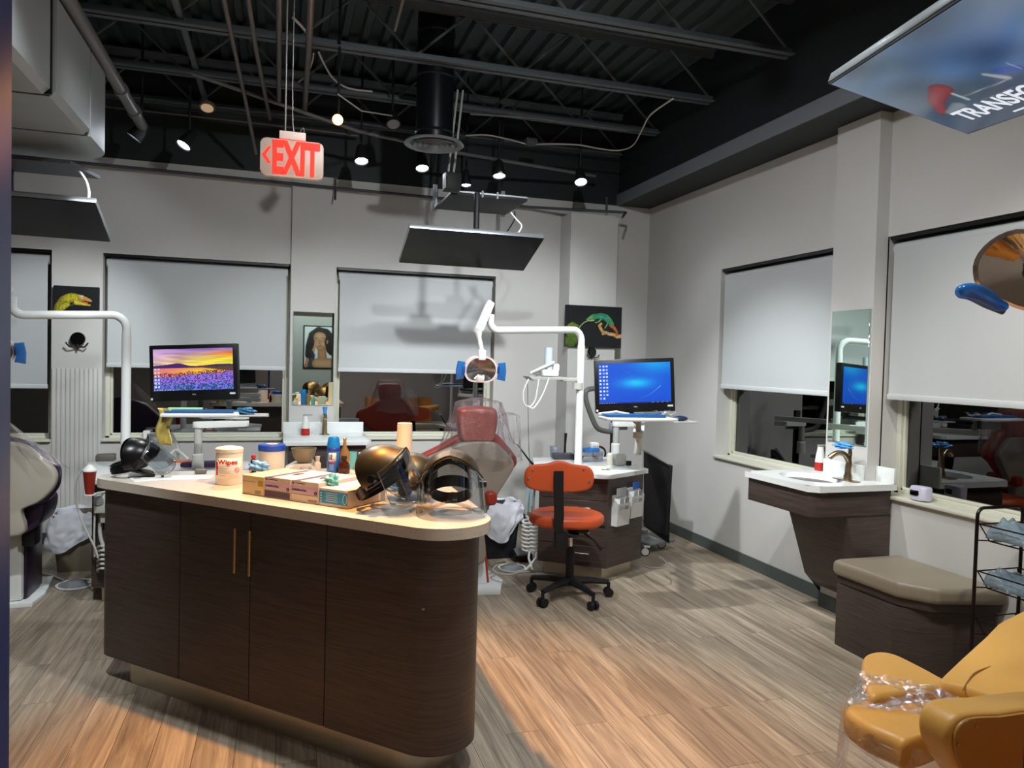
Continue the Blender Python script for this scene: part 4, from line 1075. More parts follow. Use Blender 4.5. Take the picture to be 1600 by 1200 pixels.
def onside(x, z, d=0): return A2+ux2*x+n2*d+Vector((0, 0, z))
# brochure holder on the side
bh = thing('brochure_holder', 'white two pocket leaflet holder on the side of the desk cabinet', 'holder', onside(.2, .42))
PW = M('holder_white', (214, 216, 216), .5); PGR = M('leaflet_grey', (150, 154, 158), .6)
for k, x0 in enumerate((.045, .215)):
    m = MB()
    prof_ = [(0, 0), (.0, .20), (.035, .15), (.055, .0)]
    m.prism([(.002, .0), (.050, 0), (.060, .16), (.002, .215)], .150, onside(x0+.150, .40+.035*k), n2, (0, 0, 1)); m.build('pocket', PW, bh)
    for j in range(2):
        MB().box(onside(x0+.045+.06*j, .555+.035*k, .058-.00*j), (.048, .003, .085), rot=rotS @ Matrix.Rotation(.05, 3, 'X')).build('leaflet', PGR if j else M('leaflet_pale', (186, 190, 194), .6), bh)
MB().box(onside(.30, .665, .03), (.075, .004, .05), rot=rotS).build('leaflet', M('leaflet_blue', (50, 100, 200), .6), bh)
MB().box(onside(.12, .635, .03), (.11, .004, .06), rot=rotS).build('leaflet', M('leaflet_pale', (186, 190, 194), .6), bh)

def dz(x, y): return PZ(x, y, DZ)
def item_box(name, x, y, size, mat, label, cat, rz=0, dy=.04, bev=.004, z=None):
    c = PZ(x, y, DZ if z is None else z); c.y += dy
    return single(name, MB().box(c+Vector((0, 0, size[2]/2)), size, bev=bev, rot=Matrix.Rotation(R_(rz), 3, 'Z')), mat, label, cat)
item_box('flat_device', 882, 718, (.17, .10, .045), M('dark_device', (60, 60, 66), .4), 'dark flat device at the back left of the white desk', 'device', -8)
item_box('black_case', 905, 719, (.09, .07, .04), M('navy_case', (46, 46, 70), .4), 'small navy case right of the dark flat device', 'case', 0)
c = dz(878, 718); c.y += .16; t = thing('clear_jar', 'clear jar with white contents behind the dark flat device', 'jar', c)
MB().lathe([(0, 0), (.04, 0), (.046, .09), (.042, .09), (.037, .004), (0, .004)], c, seg=24).build('jar_body', CLEARB, t)
MB().box(c+Vector((0, 0, .045)), (.04, .04, .065), bev=.01).build('jar_filling', WHTP, t)
c = dz(893, 716); c.y += .15
single('black_brush', MB().tube([c, c+Vector((0, 0, .10)), c+Vector((.004, 0, .19))], .007, 8, rads=[.008, .009, .013]), BLK, 'upright black brush beside the treatment lamp post', 'brush')
c = dz(925, 722); c.y += .05; t = thing('organizer_tray', 'clear stacked organiser with blue insert on the white desk', 'organiser', c)
for k in range(2):
    m = MB(); m.box(c+Vector((0, .03, .006+.042*k)), (.20, .12, .004)); m.box(c+Vector((0, -.03, .022+.042*k)), (.20, .004, .034)); m.box(c+Vector((-.10, .03, .022+.042*k)), (.004, .12, .034)); m.box(c+Vector((.10, .03, .022+.042*k)), (.004, .12, .034))
    m.build('organizer_drawer', CLEARB, t)
MB().box(c+Vector((.01, .0, .088)), (.125, .06, .035), bev=.004).build('blue_insert', M('insert_blue', (50, 130, 215), .45), t)
MB().box(c+Vector((.045, .03, .115)), (.07, .06, .06), bev=.006).build('tissue_stack', WHTP, t)
item_box('sticky_notes', 906, 720.5, (.045, .03, .012), M('note_yellow', (235, 185, 50), .6), 'small yellow note block on the white desk', 'notes', -10, 0)
c = dz(944, 722); c.y += .10; t = thing('hooded_stand', 'small orange and black hooded stand on the white desk', 'stand', c)
MB().tube([c+Vector((.055*math.cos(a), 0, .055+.055*math.sin(a))) for a in np.linspace(-.5, 3.6, 14)], .008, 8).build('ring_frame', BLK, t)
MB().box(c+Vector((-.04, -.02, .02)), (.04, .03, .035), bev=.008, rot=Matrix.Rotation(.5, 3, 'Y')).build('ring_foot', M('amber_orange', (230, 130, 30), .4), t)
MB().tube([c+Vector((.03*math.cos(a), 0.01, .085+.03*math.sin(a))) for a in np.linspace(.2, 2.9, 8)], .009, 6).build('ring_cap', M('amber_orange', (230, 130, 30), .4), t)
c = dz(953, 727); single('white_bottle', MB().lathe([(0, 0), (.022, 0), (.024, .004), (.024, .085), (.016, .095), (0, .096)], c, seg=20), M('ivory_plastic', (226, 224, 208), .4), 'ivory cylinder standing at the front of the white desk', 'bottle')
item_box('card_printer', 972, 728, (.09, .075, .085), LGREY, 'light grey rounded box device at the right of the white desk', 'device', 10, .05, .014)
item_box('black_plug', 985, 728, (.035, .03, .035), BLK, 'small black plug at the right of the grey device', 'plug', 0, .03)
item_box('paper_pad', 932, 731, (.17, .10, .006), M('cream_paper', (226, 222, 190), .7), 'cream paper pad at the front of the white desk', 'paper', -12, .0, .001)
item_box('blue_paper', 912, 729, (.09, .05, .003), M('blue_print', (110, 150, 215), .7), 'pale blue paper at the front left of the white desk', 'paper', 20, .0, .0)
m = MB(); c0 = dz(950, 735)
for k in range(7):
    p_ = c0+Vector((random.uniform(-.05, .05), random.uniform(-.02, .03), .004)); a_ = random.uniform(0, 3)
    m.cyl(p_, p_+Vector((.02*math.cos(a_), .02*math.sin(a_), .002)), .003, seg=6)
o = single('metal_clips', m, CHROME, 'scatter of tiny metal clips at the front edge of the white desk', 'clips', kind=None) if False else tag(m.build('metal_clips', CHROME), 'scatter of tiny metal clips at the front edge of the white desk', 'clips', kind='stuff')

# ------------------------------------------------------------------ task chair
tc = thing('task_chair', 'orange armless task chair on a black five-star base', 'chair', (1.86, 4.50, 0))
cx, cy = 1.83, 4.50
for k in range(5):
    a = R_(-78+72*k); p = Vector((cx+.27*math.cos(a), cy+.27*math.sin(a), .085))
    lg = MB().tube([(cx, cy, .115), (cx+.14*math.cos(a), cy+.14*math.sin(a), .112), p+Vector((0, 0, .012))], .02, 8, rads=[.030, .022, .016]).build('base_leg', BLKM, tc)
    m = MB(); tt = Vector((-math.sin(a), math.cos(a), 0))
    m.cyl((p.x, p.y, .03), (p.x, p.y, .095), .012, seg=8)
    for s_ in (-1, 1): m.cyl(p+tt*(s_*.008)-Vector((0, 0, .055)), p+tt*(s_*.028)-Vector((0, 0, .055)), .028, seg=16)
    m.build('caster', BLKM, lg)
MB().cyl((cx, cy, .09), (cx, cy, .34), .028, seg=16).build('gas_column', BLKM, tc)
MB().cyl((cx, cy, .30), (cx, cy, .47), .014, seg=12).build('piston', CHROME, tc)
MB().box((cx, cy-.02, .475), (.16, .20, .05), bev=.01).build('tilt_mechanism', BLKM, tc)
MB().tube([(cx+.06, cy, .47), (cx+.17, cy-.04, .475), (cx+.22, cy-.05, .47)], .006, 6, rads=[.006, .006, .012]).build('adjust_lever', BLKM, tc)
MB().tube([(cx+.04, cy-.05, .46), (cx+.12, cy-.10, .40), (cx+.17, cy-.12, .34)], .006, 6, rads=[.006, .006, .011]).build('adjust_lever', BLKM, tc)
yaw_c = R_(-16)
rc = Matrix.Rotation(yaw_c, 3, 'Z')
out = smooth([(-.245, -.03), (-.20, .12), (-.10, .20), (.0, .215), (.10, .20), (.20, .12), (.245, -.03), (.16, -.18), (.0, -.215), (-.16, -.18)], 4)
m = MB(); s_org = Vector((cx-.035, cy+.0, .495)); m.prism([tuple(p) for p in out], .075, s_org, rc @ Vector((1, 0, 0)), rc @ Vector((0, 1, 0)), bev=.030, seg=5)
m.build('seat', ORANGE, tc, angle=60)
b0 = PY(874, 747, cy-.27)
out = smooth([(-.215, .0), (-.185, .068), (-.08, .085), (.0, .105), (.08, .085), (.185, .068), (.215, .0), (.18, -.072), (.0, -.092), (-.18, -.072)], 5)
m = MB(); m.prism([tuple(p) for p in out], .05, b0, rc @ Vector((1, 0, 0)), Vector((0, -.06, 1)), n=rc @ Vector((0, 1, 0)), bev=.018, seg=4)
bk = m.build('backrest', ORANGE, tc, angle=60)
for sx, sz in ((-.165, .05), (-.19, -.005), (.145, .055), (.185, -.015)):
    p = b0+rc @ Vector((sx, -.002, sz)); MB().cyl(p, p+Vector((0, -.006, 0)), .007, seg=10).build('back_screw', CHROME, bk)
pts = [b0+Vector((-.01, -.012, .045)), b0+Vector((-.008, -.016, -.10)), b0+Vector((.0, -.012, -.22)), b0+Vector((.01, 0, -.33)), Vector((cx-.06, cy-.20, .455)), Vector((cx-.01, cy-.06, .455))]
m = MB(); pts = smooth(pts, 4, False)
rows = []
for i, p in enumerate(pts):
    q_ = pts[min(i+1, len(pts)-1)]-pts[max(i-1, 0)]; q_.normalize(); nn_ = Vector((1, 0, 0)).cross(q_).normalized()
    rows.append([m.bm.verts.new(p+Vector((s1*.030, 0, 0))+nn_*(s2*.007)) for s1, s2 in ((-1, -1), (1, -1), (1, 1), (-1, 1))])
for r0, r1 in zip(rows, rows[1:]):
    for k in range(4): m.bm.faces.new((r0[k], r0[(k+1) % 4], r1[(k+1) % 4], r1[k]))
m.bm.faces.new(rows[0]); m.bm.faces.new(list(reversed(rows[-1]))); m.build('back_bar', BLKM, tc)
MB().box((b0.x+.03, cy-.245, .455), (.085, .05, .12), bev=.012).build('bar_bracket', BLKM, tc)

# ------------------------------------------------------------------ treatment lamps on posts
def clear_handle(m_, c, s):
    pass
def treat_lamp(label, post, zb, ztop, armend, joint_top, joint_bot, head, headn, up=(0, 0, 1), full=True, base=None):
    t = thing('treatment_lamp', label, 'lamp', (post[0], post[1], zb))
    px_, py_ = post
    MB().cyl((px_, py_, zb), (px_, py_, ztop-.12), .029, seg=20).build('lamp_post', WHT, t)
    pts = [Vector((px_, py_, ztop-.13)), Vector((px_, py_, ztop-.08))]
    e_ = Vector(armend); dirn = (e_-Vector((px_, py_, ztop))).normalized()
    cc = Vector((px_, py_, ztop-.09))+dirn*.09
    for k in range(1, 8):
        a = R_(90*k/8); pts.append(cc-dirn*.09*math.cos(a)+Vector((0, 0, .09*math.sin(a))))
    L_ = (e_-Vector((px_, py_, ztop))).length
    st = Vector((px_, py_, ztop))+dirn*.09; en = Vector((px_, py_, ztop))+dirn*(L_-.05)
    pts += [st, en]
    for k in range(1, 6):
        a = R_(80*k/5); pts.append(en+dirn*.06*math.sin(a)+Vector((0, 0, .06*(1-math.cos(a)))))
    pts.append(Vector(pts[-1])+Vector((0, 0, .06)))
    MB().tube(pts, .026, 16).build('swing_arm', WHT, t)
    jt, jb = Vector(joint_top), Vector(joint_bot); ax = (jb-jt).normalized(); sd = Vector((dirn.x, dirn.y, 0)).normalized(); fr = ax.cross(sd).normalized(); sd = fr.cross(ax).normalized()
    rot = Matrix((sd, fr, ax)).transposed()
    MB().box((jt+jb)/2, (.055, .06, (jb-jt).length), bev=.012, rot=rot).build('spring_arm', WHT, t)
    hd = Vector(head); nk = hd+Vector((0, 0, .10))
    MB().lathe([(0, -.001), (.030, 0), (.018, .035), (.016, .05), (0, .05)], jb+Vector((0, 0, -.0)), (nk-jb) if (nk-jb).length > .01 else (0, 0, -1), 16).build('arm_collar', WHT, t)
    MB().cyl(jb, nk+Vector((0, 0, .03)), .015, seg=12).build('neck', WHT, t)
    MB().box(nk+Vector((0, 0, .0)), (.05, .05, .07), bev=.008).build('neck_block', WHT, t)
    n_ = Vector(headn).normalized(); sx_ = Vector((0, 0, 1)).cross(n_).normalized(); uz = n_.cross(sx_).normalized(); sx_ = -sx_
    rot = Matrix((sx_, n_, uz)).transposed()
    hexo = [(.118, .0), (.098, .052), (.05, .088), (-.05, .088), (-.098, .052), (-.118, 0), (-.105, -.05), (-.06, -.082), (.06, -.082), (.105, -.05)]
    hexo = [tuple(p) for p in smooth(hexo, 3)]
    # reflector bowl facing n_
    m = MB()
    ring0 = [m.bm.verts.new(hd+sx_*x+uz*y+n_*.0) for x, y in hexo]; ring1 = [m.bm.verts.new(hd+sx_*x*.88+uz*y*.88+n_*.0) for x, y in hexo]
    ring2 = [m.bm.verts.new(hd+sx_*x*.96+uz*y*.96-n_*.05) for x, y in hexo]
    K = len(hexo)
    for k in range(K):
        k2 = (k+1) % K; m.bm.faces.new((ring0[k], ring0[k2], ring1[k2], ring1[k])); m.bm.faces.new((ring0[k], ring2[k], ring2[k2], ring0[k2]))
    m.bm.faces.new(ring2); m.build('head_shell', M('lamp_pinkwhite', (232, 214, 210), .3), t)
    m = MB(); rows = []
    for q_ in np.linspace(0, 1, 7):
        rows.append([m.bm.verts.new(hd+sx_*x*.88*(1-q_)+uz*y*.88*(1-q_)-n_*(.035*math.sin(q_*math.pi/2))) for x, y in hexo])
    for r0, r1 in zip(rows, rows[1:]):
        for k in range(K): m.bm.faces.new((r0[k], r0[(k+1) % K], r1[(k+1) % K], r1[k]))
    refl = m.build('reflector', M('reflector_mirror', (190, 186, 180), .06, 1.0, bump=.35, nscale=3, stretch=(60, 1, 1)), t)
    MB().box(hd-uz*.062+n_*.006, (.044, .02, .045), bev=.006, rot=rot).build('head_badge', M('lamp_pinkwhite', (232, 214, 210), .3), t)
    for s_ in (-1, 1):
        m = MB(); m.prism([(0, .055), (.050, .062), (.060, .0), (.056, -.065), (.0, -.055), (.015, 0)], .022, hd+sx_*(s_*.112)+n_*.0-uz*.006, sx_*s_, uz, bev=.005)
        m.build('grip_handle', BLUEG, t)
        MB().box(hd+sx_*(s_*.122)-n_*.005, (.02, .03, .05), bev=.006, rot=rot).build('handle_mount', M('handle_blue', (40, 90, 170), .4), t)
    return t
yR = 5.25
pb = PY(904, 690, yR); pt = PY(905, 515, yR)
treat_lamp('white treatment lamp on a post beside the white desk', (pb.x, yR), .77, pt.z, PY(768, 516, yR-.25), PY(766, 474, yR-.27), PY(747, 518, yR-.45), PY(752, 578, yR-.45), (.05, -1, -.18))
tl_ = treat_lamp('white treatment lamp at the left, arm reaching out behind the blue door frame', (PY(197, 600, 5.35).x, 5.35), .77, PY(195, 492, 5.35).z, PY(22, 492, 5.2), PY(16, 447, 5.15), PY(-18, 500, 5.0), PY(-13, 548, 5.0), (.1, -1, -.2))
# instrument tray on the right post
c = PY(903, 600, yR); t = thing('instrument_tray', 'white instrument tray clamped to the right lamp post', 'tray', (c.x-.2, yR, c.z))
MB().lathe([(.030, -.03), (.040, -.03), (.040, .02), (.030, .02)], c+Vector((0, 0, -.01)), seg=20).build('post_clamp', LGREY, t)
a = PY(823, 588, yR-.05); e_ = PY(882, 590, yR-.05)
MB().prism([(0, 0), (e_.x-a.x, 0), (e_.x-a.x+.0, -.02), (.04, -.03)], .16, (a.x, yR+.06, a.z), (1, 0, 0), (0, 0, 1), n=(0, -1, 0), bev=.003).build('tray_shelf', LGREY, t)
MB().box(((e_.x+c.x)/2-.01, yR, a.z-.02), (c.x-e_.x, .04, .03), bev=.006).build('tray_bracket', LGREY, t)
for i, (x0, y0_, x1, y1_) in enumerate(((828, 583, 866, 566), (833, 585, 872, 570), (838, 586, 868, 574))):
    p0 = PY(x0, y0_, yR-.08+.04*i); p1 = PY(x1, y1_, yR-.05+.04*i)
    single('handpiece', MB().tube([p0, p0.lerp(p1, .5), p1], .01, 10, rads=[.008, .012, .010]), WHT, ('white handpiece on the tray, front of the three', 'white handpiece on the tray, middle of the three', 'white handpiece on the tray, back of the three')[i], 'handpiece')
c = PY(857, 560, yR-.02); t = thing('suction_canister', 'pale blue cylinder standing on the instrument tray', 'canister', (c.x, c.y, a.z))
MB().cyl((c.x, c.y, a.z+.003), (c.x, c.y, PY(857, 543, c.y).z), .031, seg=20).build('canister_body', M('pale_blue_cup', (200, 216, 226), .4), t)
MB().box((c.x+.06, c.y, a.z+.07), (.05, .04, .05), bev=.008).build('side_fitting', WHT, t)
MB().box((c.x+.0, c.y-.03, a.z+.028), (.13, .07, .05), bev=.012).build('handpiece_rack', WHT, t)
for i, pl_ in enumerate((((826, 592), (818, 612), (819, 630), (827, 636), (836, 626), (840, 605), (842, 592)), ((858, 590), (850, 612), (840, 630), (832, 638), (824, 634)))):
    pts = [PY(x, y, yR-.10-.03*i) for x, y in pl_]
    single('white_hose', MB().tube(smooth(pts, 5, False), .006, 8), WHTP, ('white hose looping below the tray, left loop', 'white hose looping below the tray, right strand')[i], 'hose')
single('black_wire', MB().tube(smooth([PY(824, 592, 6.0), PY(825, 640, 6.0), PY(826, 690, 6.0), PY(828, 735, 5.7), PY(826, 800, 5.5)], 4, False), .0022, 6), BLK, 'thin black wire hanging from the instrument tray to the floor', 'wire')
single('black_antenna', MB().tube([PY(808, 694, 5.4), PY(826, 718, 5.35), PY(833, 726, 5.4)], .005, 8, rads=[.005, .007, .010]), BLK, 'slanted black rod leaning left of the white desk', 'rod')

# ------------------------------------------------------------------ all-in-one monitors
def ico(rgb): return np.array(rgb, float)
def pic_blue(u, v):
    c = np.zeros((len(u), 3))+ico((4, 88, 222))
    g = np.exp(-(((u-.52)/.22)**2+((v-.50)/.12)**2))[:, None]; c = c*(1-g)+ico((10, 200, 255))*g
    g = np.exp(-(((u-.80)/.30)**2+((v-1.0)/.25)**2))[:, None]*.8; c = c*(1-g)+ico((10, 180, 250))*g
    g = np.exp(-((v-.0)/.18)**2)[:, None]*.35; c = c*(1-g)+ico((4, 60, 200))*g
    st = [([(.57, .12), (.70, .20), (.80, .33), (.86, .42)], .004, .010, (140, 215, 255)), ([(.38, .78), (.46, .70), (.55, .64)], .006, .002, (70, 170, 250)), ([(.46, .545), (.56, .52)], .008, .004, (150, 245, 255))]
    c = paint(c, u, v, 1.75, st)
    for i in range(10):
        for j in range(3):
            if i == 9 and j == 2: continue
            k = (np.abs(u-(.025+.045*j)) < .013) & (np.abs(v-(.93-.088*i)) < .022)
            c[k] = (235, 240, 255) if (i+j) % 3 else (150, 190, 255)
    k = (v < .028); c[k] = c[k]*.55
    k = (v < .02) & (v > .008) & (((u < .24) & ((u*60).astype(int) % 2 == 0)) | (u > .72) & ((u*45).astype(int) % 3 == 0)); c[k] = (200, 220, 240)
    return c
def pic_sun(u, v):
    sky = np.clip((v-.62)/.38, 0, 1)[:, None]
    c = ico((255, 225, 80))*(1-sky)+ico((150, 110, 205))*sky
    lf = np.clip(1-u*1.9, 0, 1)[:, None]; c = c*(1-lf*.75)+ico((215, 175, 225))*lf*.75
    g = np.exp(-(((u-.95)/.35)**2+((v-.72)/.08)**2))[:, None]; c = c*(1-g)+ico((255, 245, 60))*g
    g = np.exp(-(((u-1.0)/.30)**2+((v-.86)/.07)**2))[:, None]*.9; c = c*(1-g)+ico((250, 140, 30))*g
    n = vnoise(u*2+v*3, v*9, 3, 4)[:, None]; c = c*(.86+.28*n)
    w = (v < .56); ww = w[:, None]
    wat = ico((235, 130, 120))*np.ones_like(c); g = np.exp(-(((u-.60)/.30)**2+((v-.46)/.07)**2))[:, None]; wat = wat*(1-g)+ico((255, 205, 40))*g
    c = np.where(ww, wat, c)
    hill = .60+.05*np.exp(-((u-.32)/.10)**2)+.02*np.sin(9*u)
    k = (v < hill) & (v > .54-.04*u*0); c[k] = (70, 38, 112)
    k = (v < .56) & (v > .44+.25*(1-u)) & (u > .62); c[k] = (86, 74, 24)
    n1 = vnoise(u*1.7, v, 47, 7); n2 = vnoise(u*1.7, v, 61, 9); top = .30+.10*u+.06*vnoise(u, v*0, 20, 2)
    k = v < top; fl = np.where((n1 > .55)[:, None], ico((128, 120, 245)), np.where((n2 > .55)[:, None], ico((20, 110, 50)), ico((38, 60, 150))))
    pk = (n2 > .62) & (v > .16); fl[pk] = (190, 110, 205); c[k] = fl[k]
    k = (v >= top) & (v < top+.08) & (n2 > .45); c[k] = (110, 50, 70)
    for i in range(6):
        for j in range(2):
            k = (np.abs(u-(.025+.04*j)) < .012) & (np.abs(v-(.52-.085*i)) < .022); c[k] = (200, 225, 250)
    k = (v < .022) & (u < .25) & ((u*60).astype(int) % 2 == 0); c[k] = (190, 200, 230)
    return c
def monitor(label, tl, tr, bl, Dd, fn, chin=.17, emit=.95):
    TL, TR_, BL = PD(*tl, Dd), PD(*tr, Dd), PD(*bl, Dd); u = (TR_-TL); W = u.length; u.normalize(); v = BL-TL; v = v-u*v.dot(u); H = v.length; v.normalize(); n_ = u.cross(v)   # into the set
    t = thing('monitor', label, 'computer screen', TL+u*W/2+v*H/2); rot = Matrix((u, v, n_)).transposed(); ctr = TL+u*W/2+v*H/2
    MB().box(ctr+n_*.024, (W, H, .046), bev=.006, rot=rot).build('monitor_body', BLK, t)
    MB().box(ctr+n_*.07-v*.02, (W*.55, H*.6, .05), bev=.015, rot=rot).build('back_housing', BLK, t)
    m_ = .028; tl_ = TL+u*m_+v*m_-n_*.0015
    picture('screen_picture', t, tl_, tl_+u*(W-2*m_), tl_+v*(H-m_-H*chin), 230, 130, fn, emit=emit, rough=.2)
    text('DELL', .012, TL+u*(W*.48)+v*(H*(1-chin*.55))-n_*.0015, u, -v, M('logo_silver', (190, 190, 195), .4), 'maker_logo', t, .0003)
    MB().box(TL+u*(W-.035)+v*(H*(1-chin*.62))-n_*.0012, (.038, .012, .001), rot=rot).build('sticker', M('sticker_white', (210, 212, 210), .6), t)
    MB().box(TL+u*.012+v*(H-.018)-n_*.0012, (.013, .015, .001), rot=rot).build('sticker', M('sticker_white', (210, 212, 210), .6), t)
    return t, ctr, u, v, n_, W, H
mR = monitor('computer monitor with a plain blue desktop on the cart arm', (928.3, 562.5), (1053, 558.8), (929.4, 646), 5.25, pic_blue)
mL = monitor('computer monitor showing a sunset over a lake and purple flowers', (232.3, 540), (369.7, 536.2), (239.5, 628), 4.95, pic_sun, chin=.19)

KBLU = M('keyboard_blue_cover', (28, 84, 140), .35, noise=.25, nscale=60)
# keyboard tray on the right
z = 1.205
def arm_unit(t, base, zs, mid, top, zt):
    """desk arm: post, two links"""
    b_ = Vector(base)
    MB().cyl(b_, (b_.x, b_.y, zs), .026, seg=18).build('arm_post', LGREY, t)
    MB().lathe([(.038, 0), (.038, .10), (.030, .11), (.030, 0)], b_, seg=20).build('post_sleeve', WHTP, t)
    for i, (a, c, zz) in enumerate(((b_, mid, zs), (mid, top, zs+.05))):
        a = Vector((a[0], a[1], zz)); c = Vector((c[0], c[1], zz)); d = (c-a); L = d.length; d.normalize(); sd = Vector((-d.y, d.x, 0)); rot = Matrix((d, sd, Vector((0, 0, 1)))).transposed()
        MB().prism(rrect(L+.07, .07, .034), .04, (a+c)/2, d, sd, bev=.006).build('arm_link', WHTP, t)
    MB().cyl((top[0], top[1], zs+.05), (top[0], top[1], zt), .018, seg=14).build('arm_riser', LGREY, t)
tz = 1.195
t = thing('keyboard_tray', 'white keyboard tray with a blue covered keyboard under the blue screen', 'tray', PZ(1003, 655, tz))
fl, fr_ = PZ(950, 658, tz), PZ(1062, 659, tz); ux = (fr_-fl).normalized(); uy = Vector((-ux.y, ux.x, 0)); W = (fr_-fl).length
prof = [(0, .02), (.04, -.01), (W*.5, -.035), (W-.04, -.01), (W, .02), (W-.01, .20), (.0, .20)]
MB().prism(prof, .018, fl, ux, uy, bev=.006).build('tray_board', WHT, t)
MB().box(fl+ux*W*.45+uy*.12+Vector((0, 0, .028)), (W*.82, .13, .016), bev=.004, rot=Matrix((ux, uy, Vector((0, 0, 1)))).transposed()).build('keyboard', KBLU, t)
MB().tube([fl+uy*.19+Vector((0, 0, .03)), fl+uy*.19+ux*.12+Vector((0, 0, .045)), fl+uy*.17+ux*.2+Vector((0, 0, .03))], .008, 8).build('tray_grip', WHT, t)
mt_ = PZ(1075, 660, tz-.02)
MB().box(mt_+Vector((-.01, .06, .0)), (.17, .14, .008), bev=.002, rot=Matrix((ux, uy, Vector((0, 0, 1)))).transposed()).build('mouse_shelf', LGREY, t)
single('computer_mouse', MB().ell(mt_+Vector((-.03, .05, .022)), (.052, .03, .018), Matrix.Rotation(-.2, 3, 'Z')), M('mouse_navy', (20, 40, 72), .35), 'dark blue covered mouse right of the keyboard under the blue screen', 'mouse')
single('crumpled_wrap', MB().grid(lambda u, v: fl+ux*(W*.74+.13*u)+uy*(.06+.10*v)+Vector((0, 0, .045+.018*math.sin(9*u)*math.cos(7*v))), 12, 8), FILM, 'small crumpled clear wrap on the right end of the blue keyboard', 'plastic wrap')
pd_ = dz(990, 720); pd_.y += .30
arm_unit(t, (pd_.x-.02, pd_.y, DZ), 1.02, (pd_.x+.22, pd_.y+.02), (fl.x+.30, fl.y+.18), tz)
mt = PD(990, 640, 5.32)
bm_ = mR[1]+mR[3]*(mR[6]/2+.03)+mR[4]*.10
MB().tube([(fl.x+.30, fl.y+.18, tz-.03), (bm_.x, bm_.y+.05, tz-.03), bm_+Vector((0, .03, 0)), mR[1]+mR[4]*.10], .018, 10).build('monitor_stem', BLKM, t)
MB().box(PD(998, 696, 5.15), (.05, .04, .13), bev=.01, rot=Matrix.Rotation(.12, 3, 'Y')).build('scanner_grip', WHTP, t)
# keyboard tray on the left
tz = 1.165
fl, fr_ = PZ(250, 652, tz), PZ(374, 652, tz); ux = (fr_-fl).normalized(); uy = Vector((-ux.y, ux.x, 0)); W = (fr_-fl).length
rot3 = Matrix((ux, uy, Vector((0, 0, 1)))).transposed()
t = thing('keyboard_tray', 'white keyboard tray with a blue covered keyboard under the sunset screen', 'tray', (fl+fr_)/2)
prof = [(0, 0), (.05, -.02), (W*.5, -.03), (W-.05, -.02), (W, .0), (W-.01, .24), (.01, .24)]
MB().prism(prof, .022, fl, ux, uy, bev=.007).build('tray_board', WHT, t)
MB().box(fl+ux*W*.48+uy*.085+Vector((0, 0, .030)), (W*.88, .13, .014), bev=.004, rot=rot3).build('keyboard', KBLU, t)
single('green_folder', MB().box(fl+ux*W*.27+uy*.205+Vector((0, 0, .034)), (W*.45, .07, .018), bev=.003, rot=rot3), M('mint_green', (150, 220, 170), .6), 'mint green strip lying behind the left keyboard', 'folder')
single('black_pen', MB().cyl(fl+ux*W*.55+uy*.2+Vector((0, 0, .03)), fl+ux*W*.9+uy*.2+Vector((0, 0, .03)), .006, seg=8), BLK, 'black pen behind the left keyboard', 'pen')
m_ = PZ(396, 650, tz)
m = MB(); mw_ = .17
for a, c in (((-.085, 0), (.085, 0)), ((.085, 0), (.085, .14)), ((.085, .14), (-.085, .14))):
    m.cyl(m_+ux*a[0]+uy*a[1], m_+ux*c[0]+uy*c[1], .007, seg=8)
m.box(m_+uy*.07, (.16, .14, .004), rot=rot3); m.build('mouse_shelf', LGREY, t)
crumple('mouse_in_wrap', m_+ux*(-.05)+uy*.08+Vector((0, 0, .022)), (.055, .035, .024), M('wrap_blue', (40, 100, 140), .25), 'blue wrapped mouse on the small shelf right of the left keyboard', 'mouse', 12)
POUCH = M('gold_pouch', (196, 176, 96), .35, .3, noise=.4, nscale=40)
m = MB(); a = fl+ux*(-.02)+uy*.05
m.grid(lambda u, v: a+ux*(.075*u+.01*math.sin(8*v))+uy*(.02*math.sin(5*u+6*v))+Vector((0, 0, .05-.22*v)), 8, 20)
single('gold_pouch', m, POUCH, 'gold patterned pouch hanging at the left end of the left keyboard tray', 'pouch', solid=.003)
dl = PZ(306, 738, DZ)
arm_unit(t, (dl.x, dl.y+.12, DZ), 1.05, (dl.x+.28, dl.y+.22), (dl.x+.02, dl.y+.3), tz)
bm_ = mL[1]+mL[3]*(mL[6]/2+.03)+mL[4]*.10
MB().tube([(dl.x+.02, dl.y+.3, tz-.02), (bm_.x, bm_.y+.04, tz), bm_+Vector((0, .02, 0)), mL[1]+mL[4]*.10], .018, 10).build('monitor_stem', BLKM, t)

# ------------------------------------------------------------------ left work desk (behind the island)
dl_poly = [(-1.12, 5.02), (-.50, 4.72), (-.20, 4.95), (-.20, 5.72), (-1.28, 5.80)]
t = thing('desk_cabinet', 'dark wood cabinet with white top mostly hidden behind the island at the left', 'cabinet', (-.65, 5.3, 0))
MB().prism(roundpoly(dl_poly, .03, 4), .03, (0, 0, DZ-.03), bev=.003).build('worktop', QTZW, t)
MB().prism([(-1.09, 5.05), (-.50, 4.77), (-.24, 4.98), (-.24, 5.69), (-1.24, 5.77)], .64, (0, 0, .10)).build('body', LAM, t)
MB().prism([(-1.04, 5.09), (-.50, 4.83), (-.28, 5.0), (-.28, 5.64), (-1.18, 5.72)], .10, (0, 0, 0)).build('toe_kick', BRUSH, t)
item_box('grey_case', 163, 721, (.12, .10, .045), M('grey_brown_case', (92, 88, 80), .5), 'grey brown box at the back left of the left desk', 'case', 5, .05, .006)
item_box('tissue_box', 219, 702, (.05, .05, .12), WHTP, 'small tall white box left of the container on the left desk', 'box', 0, .30)
t = thing('jar', 'clear container with a white label on the left desk', 'jar', PZ(231, 704, DZ)+Vector((0, .28, 0)))
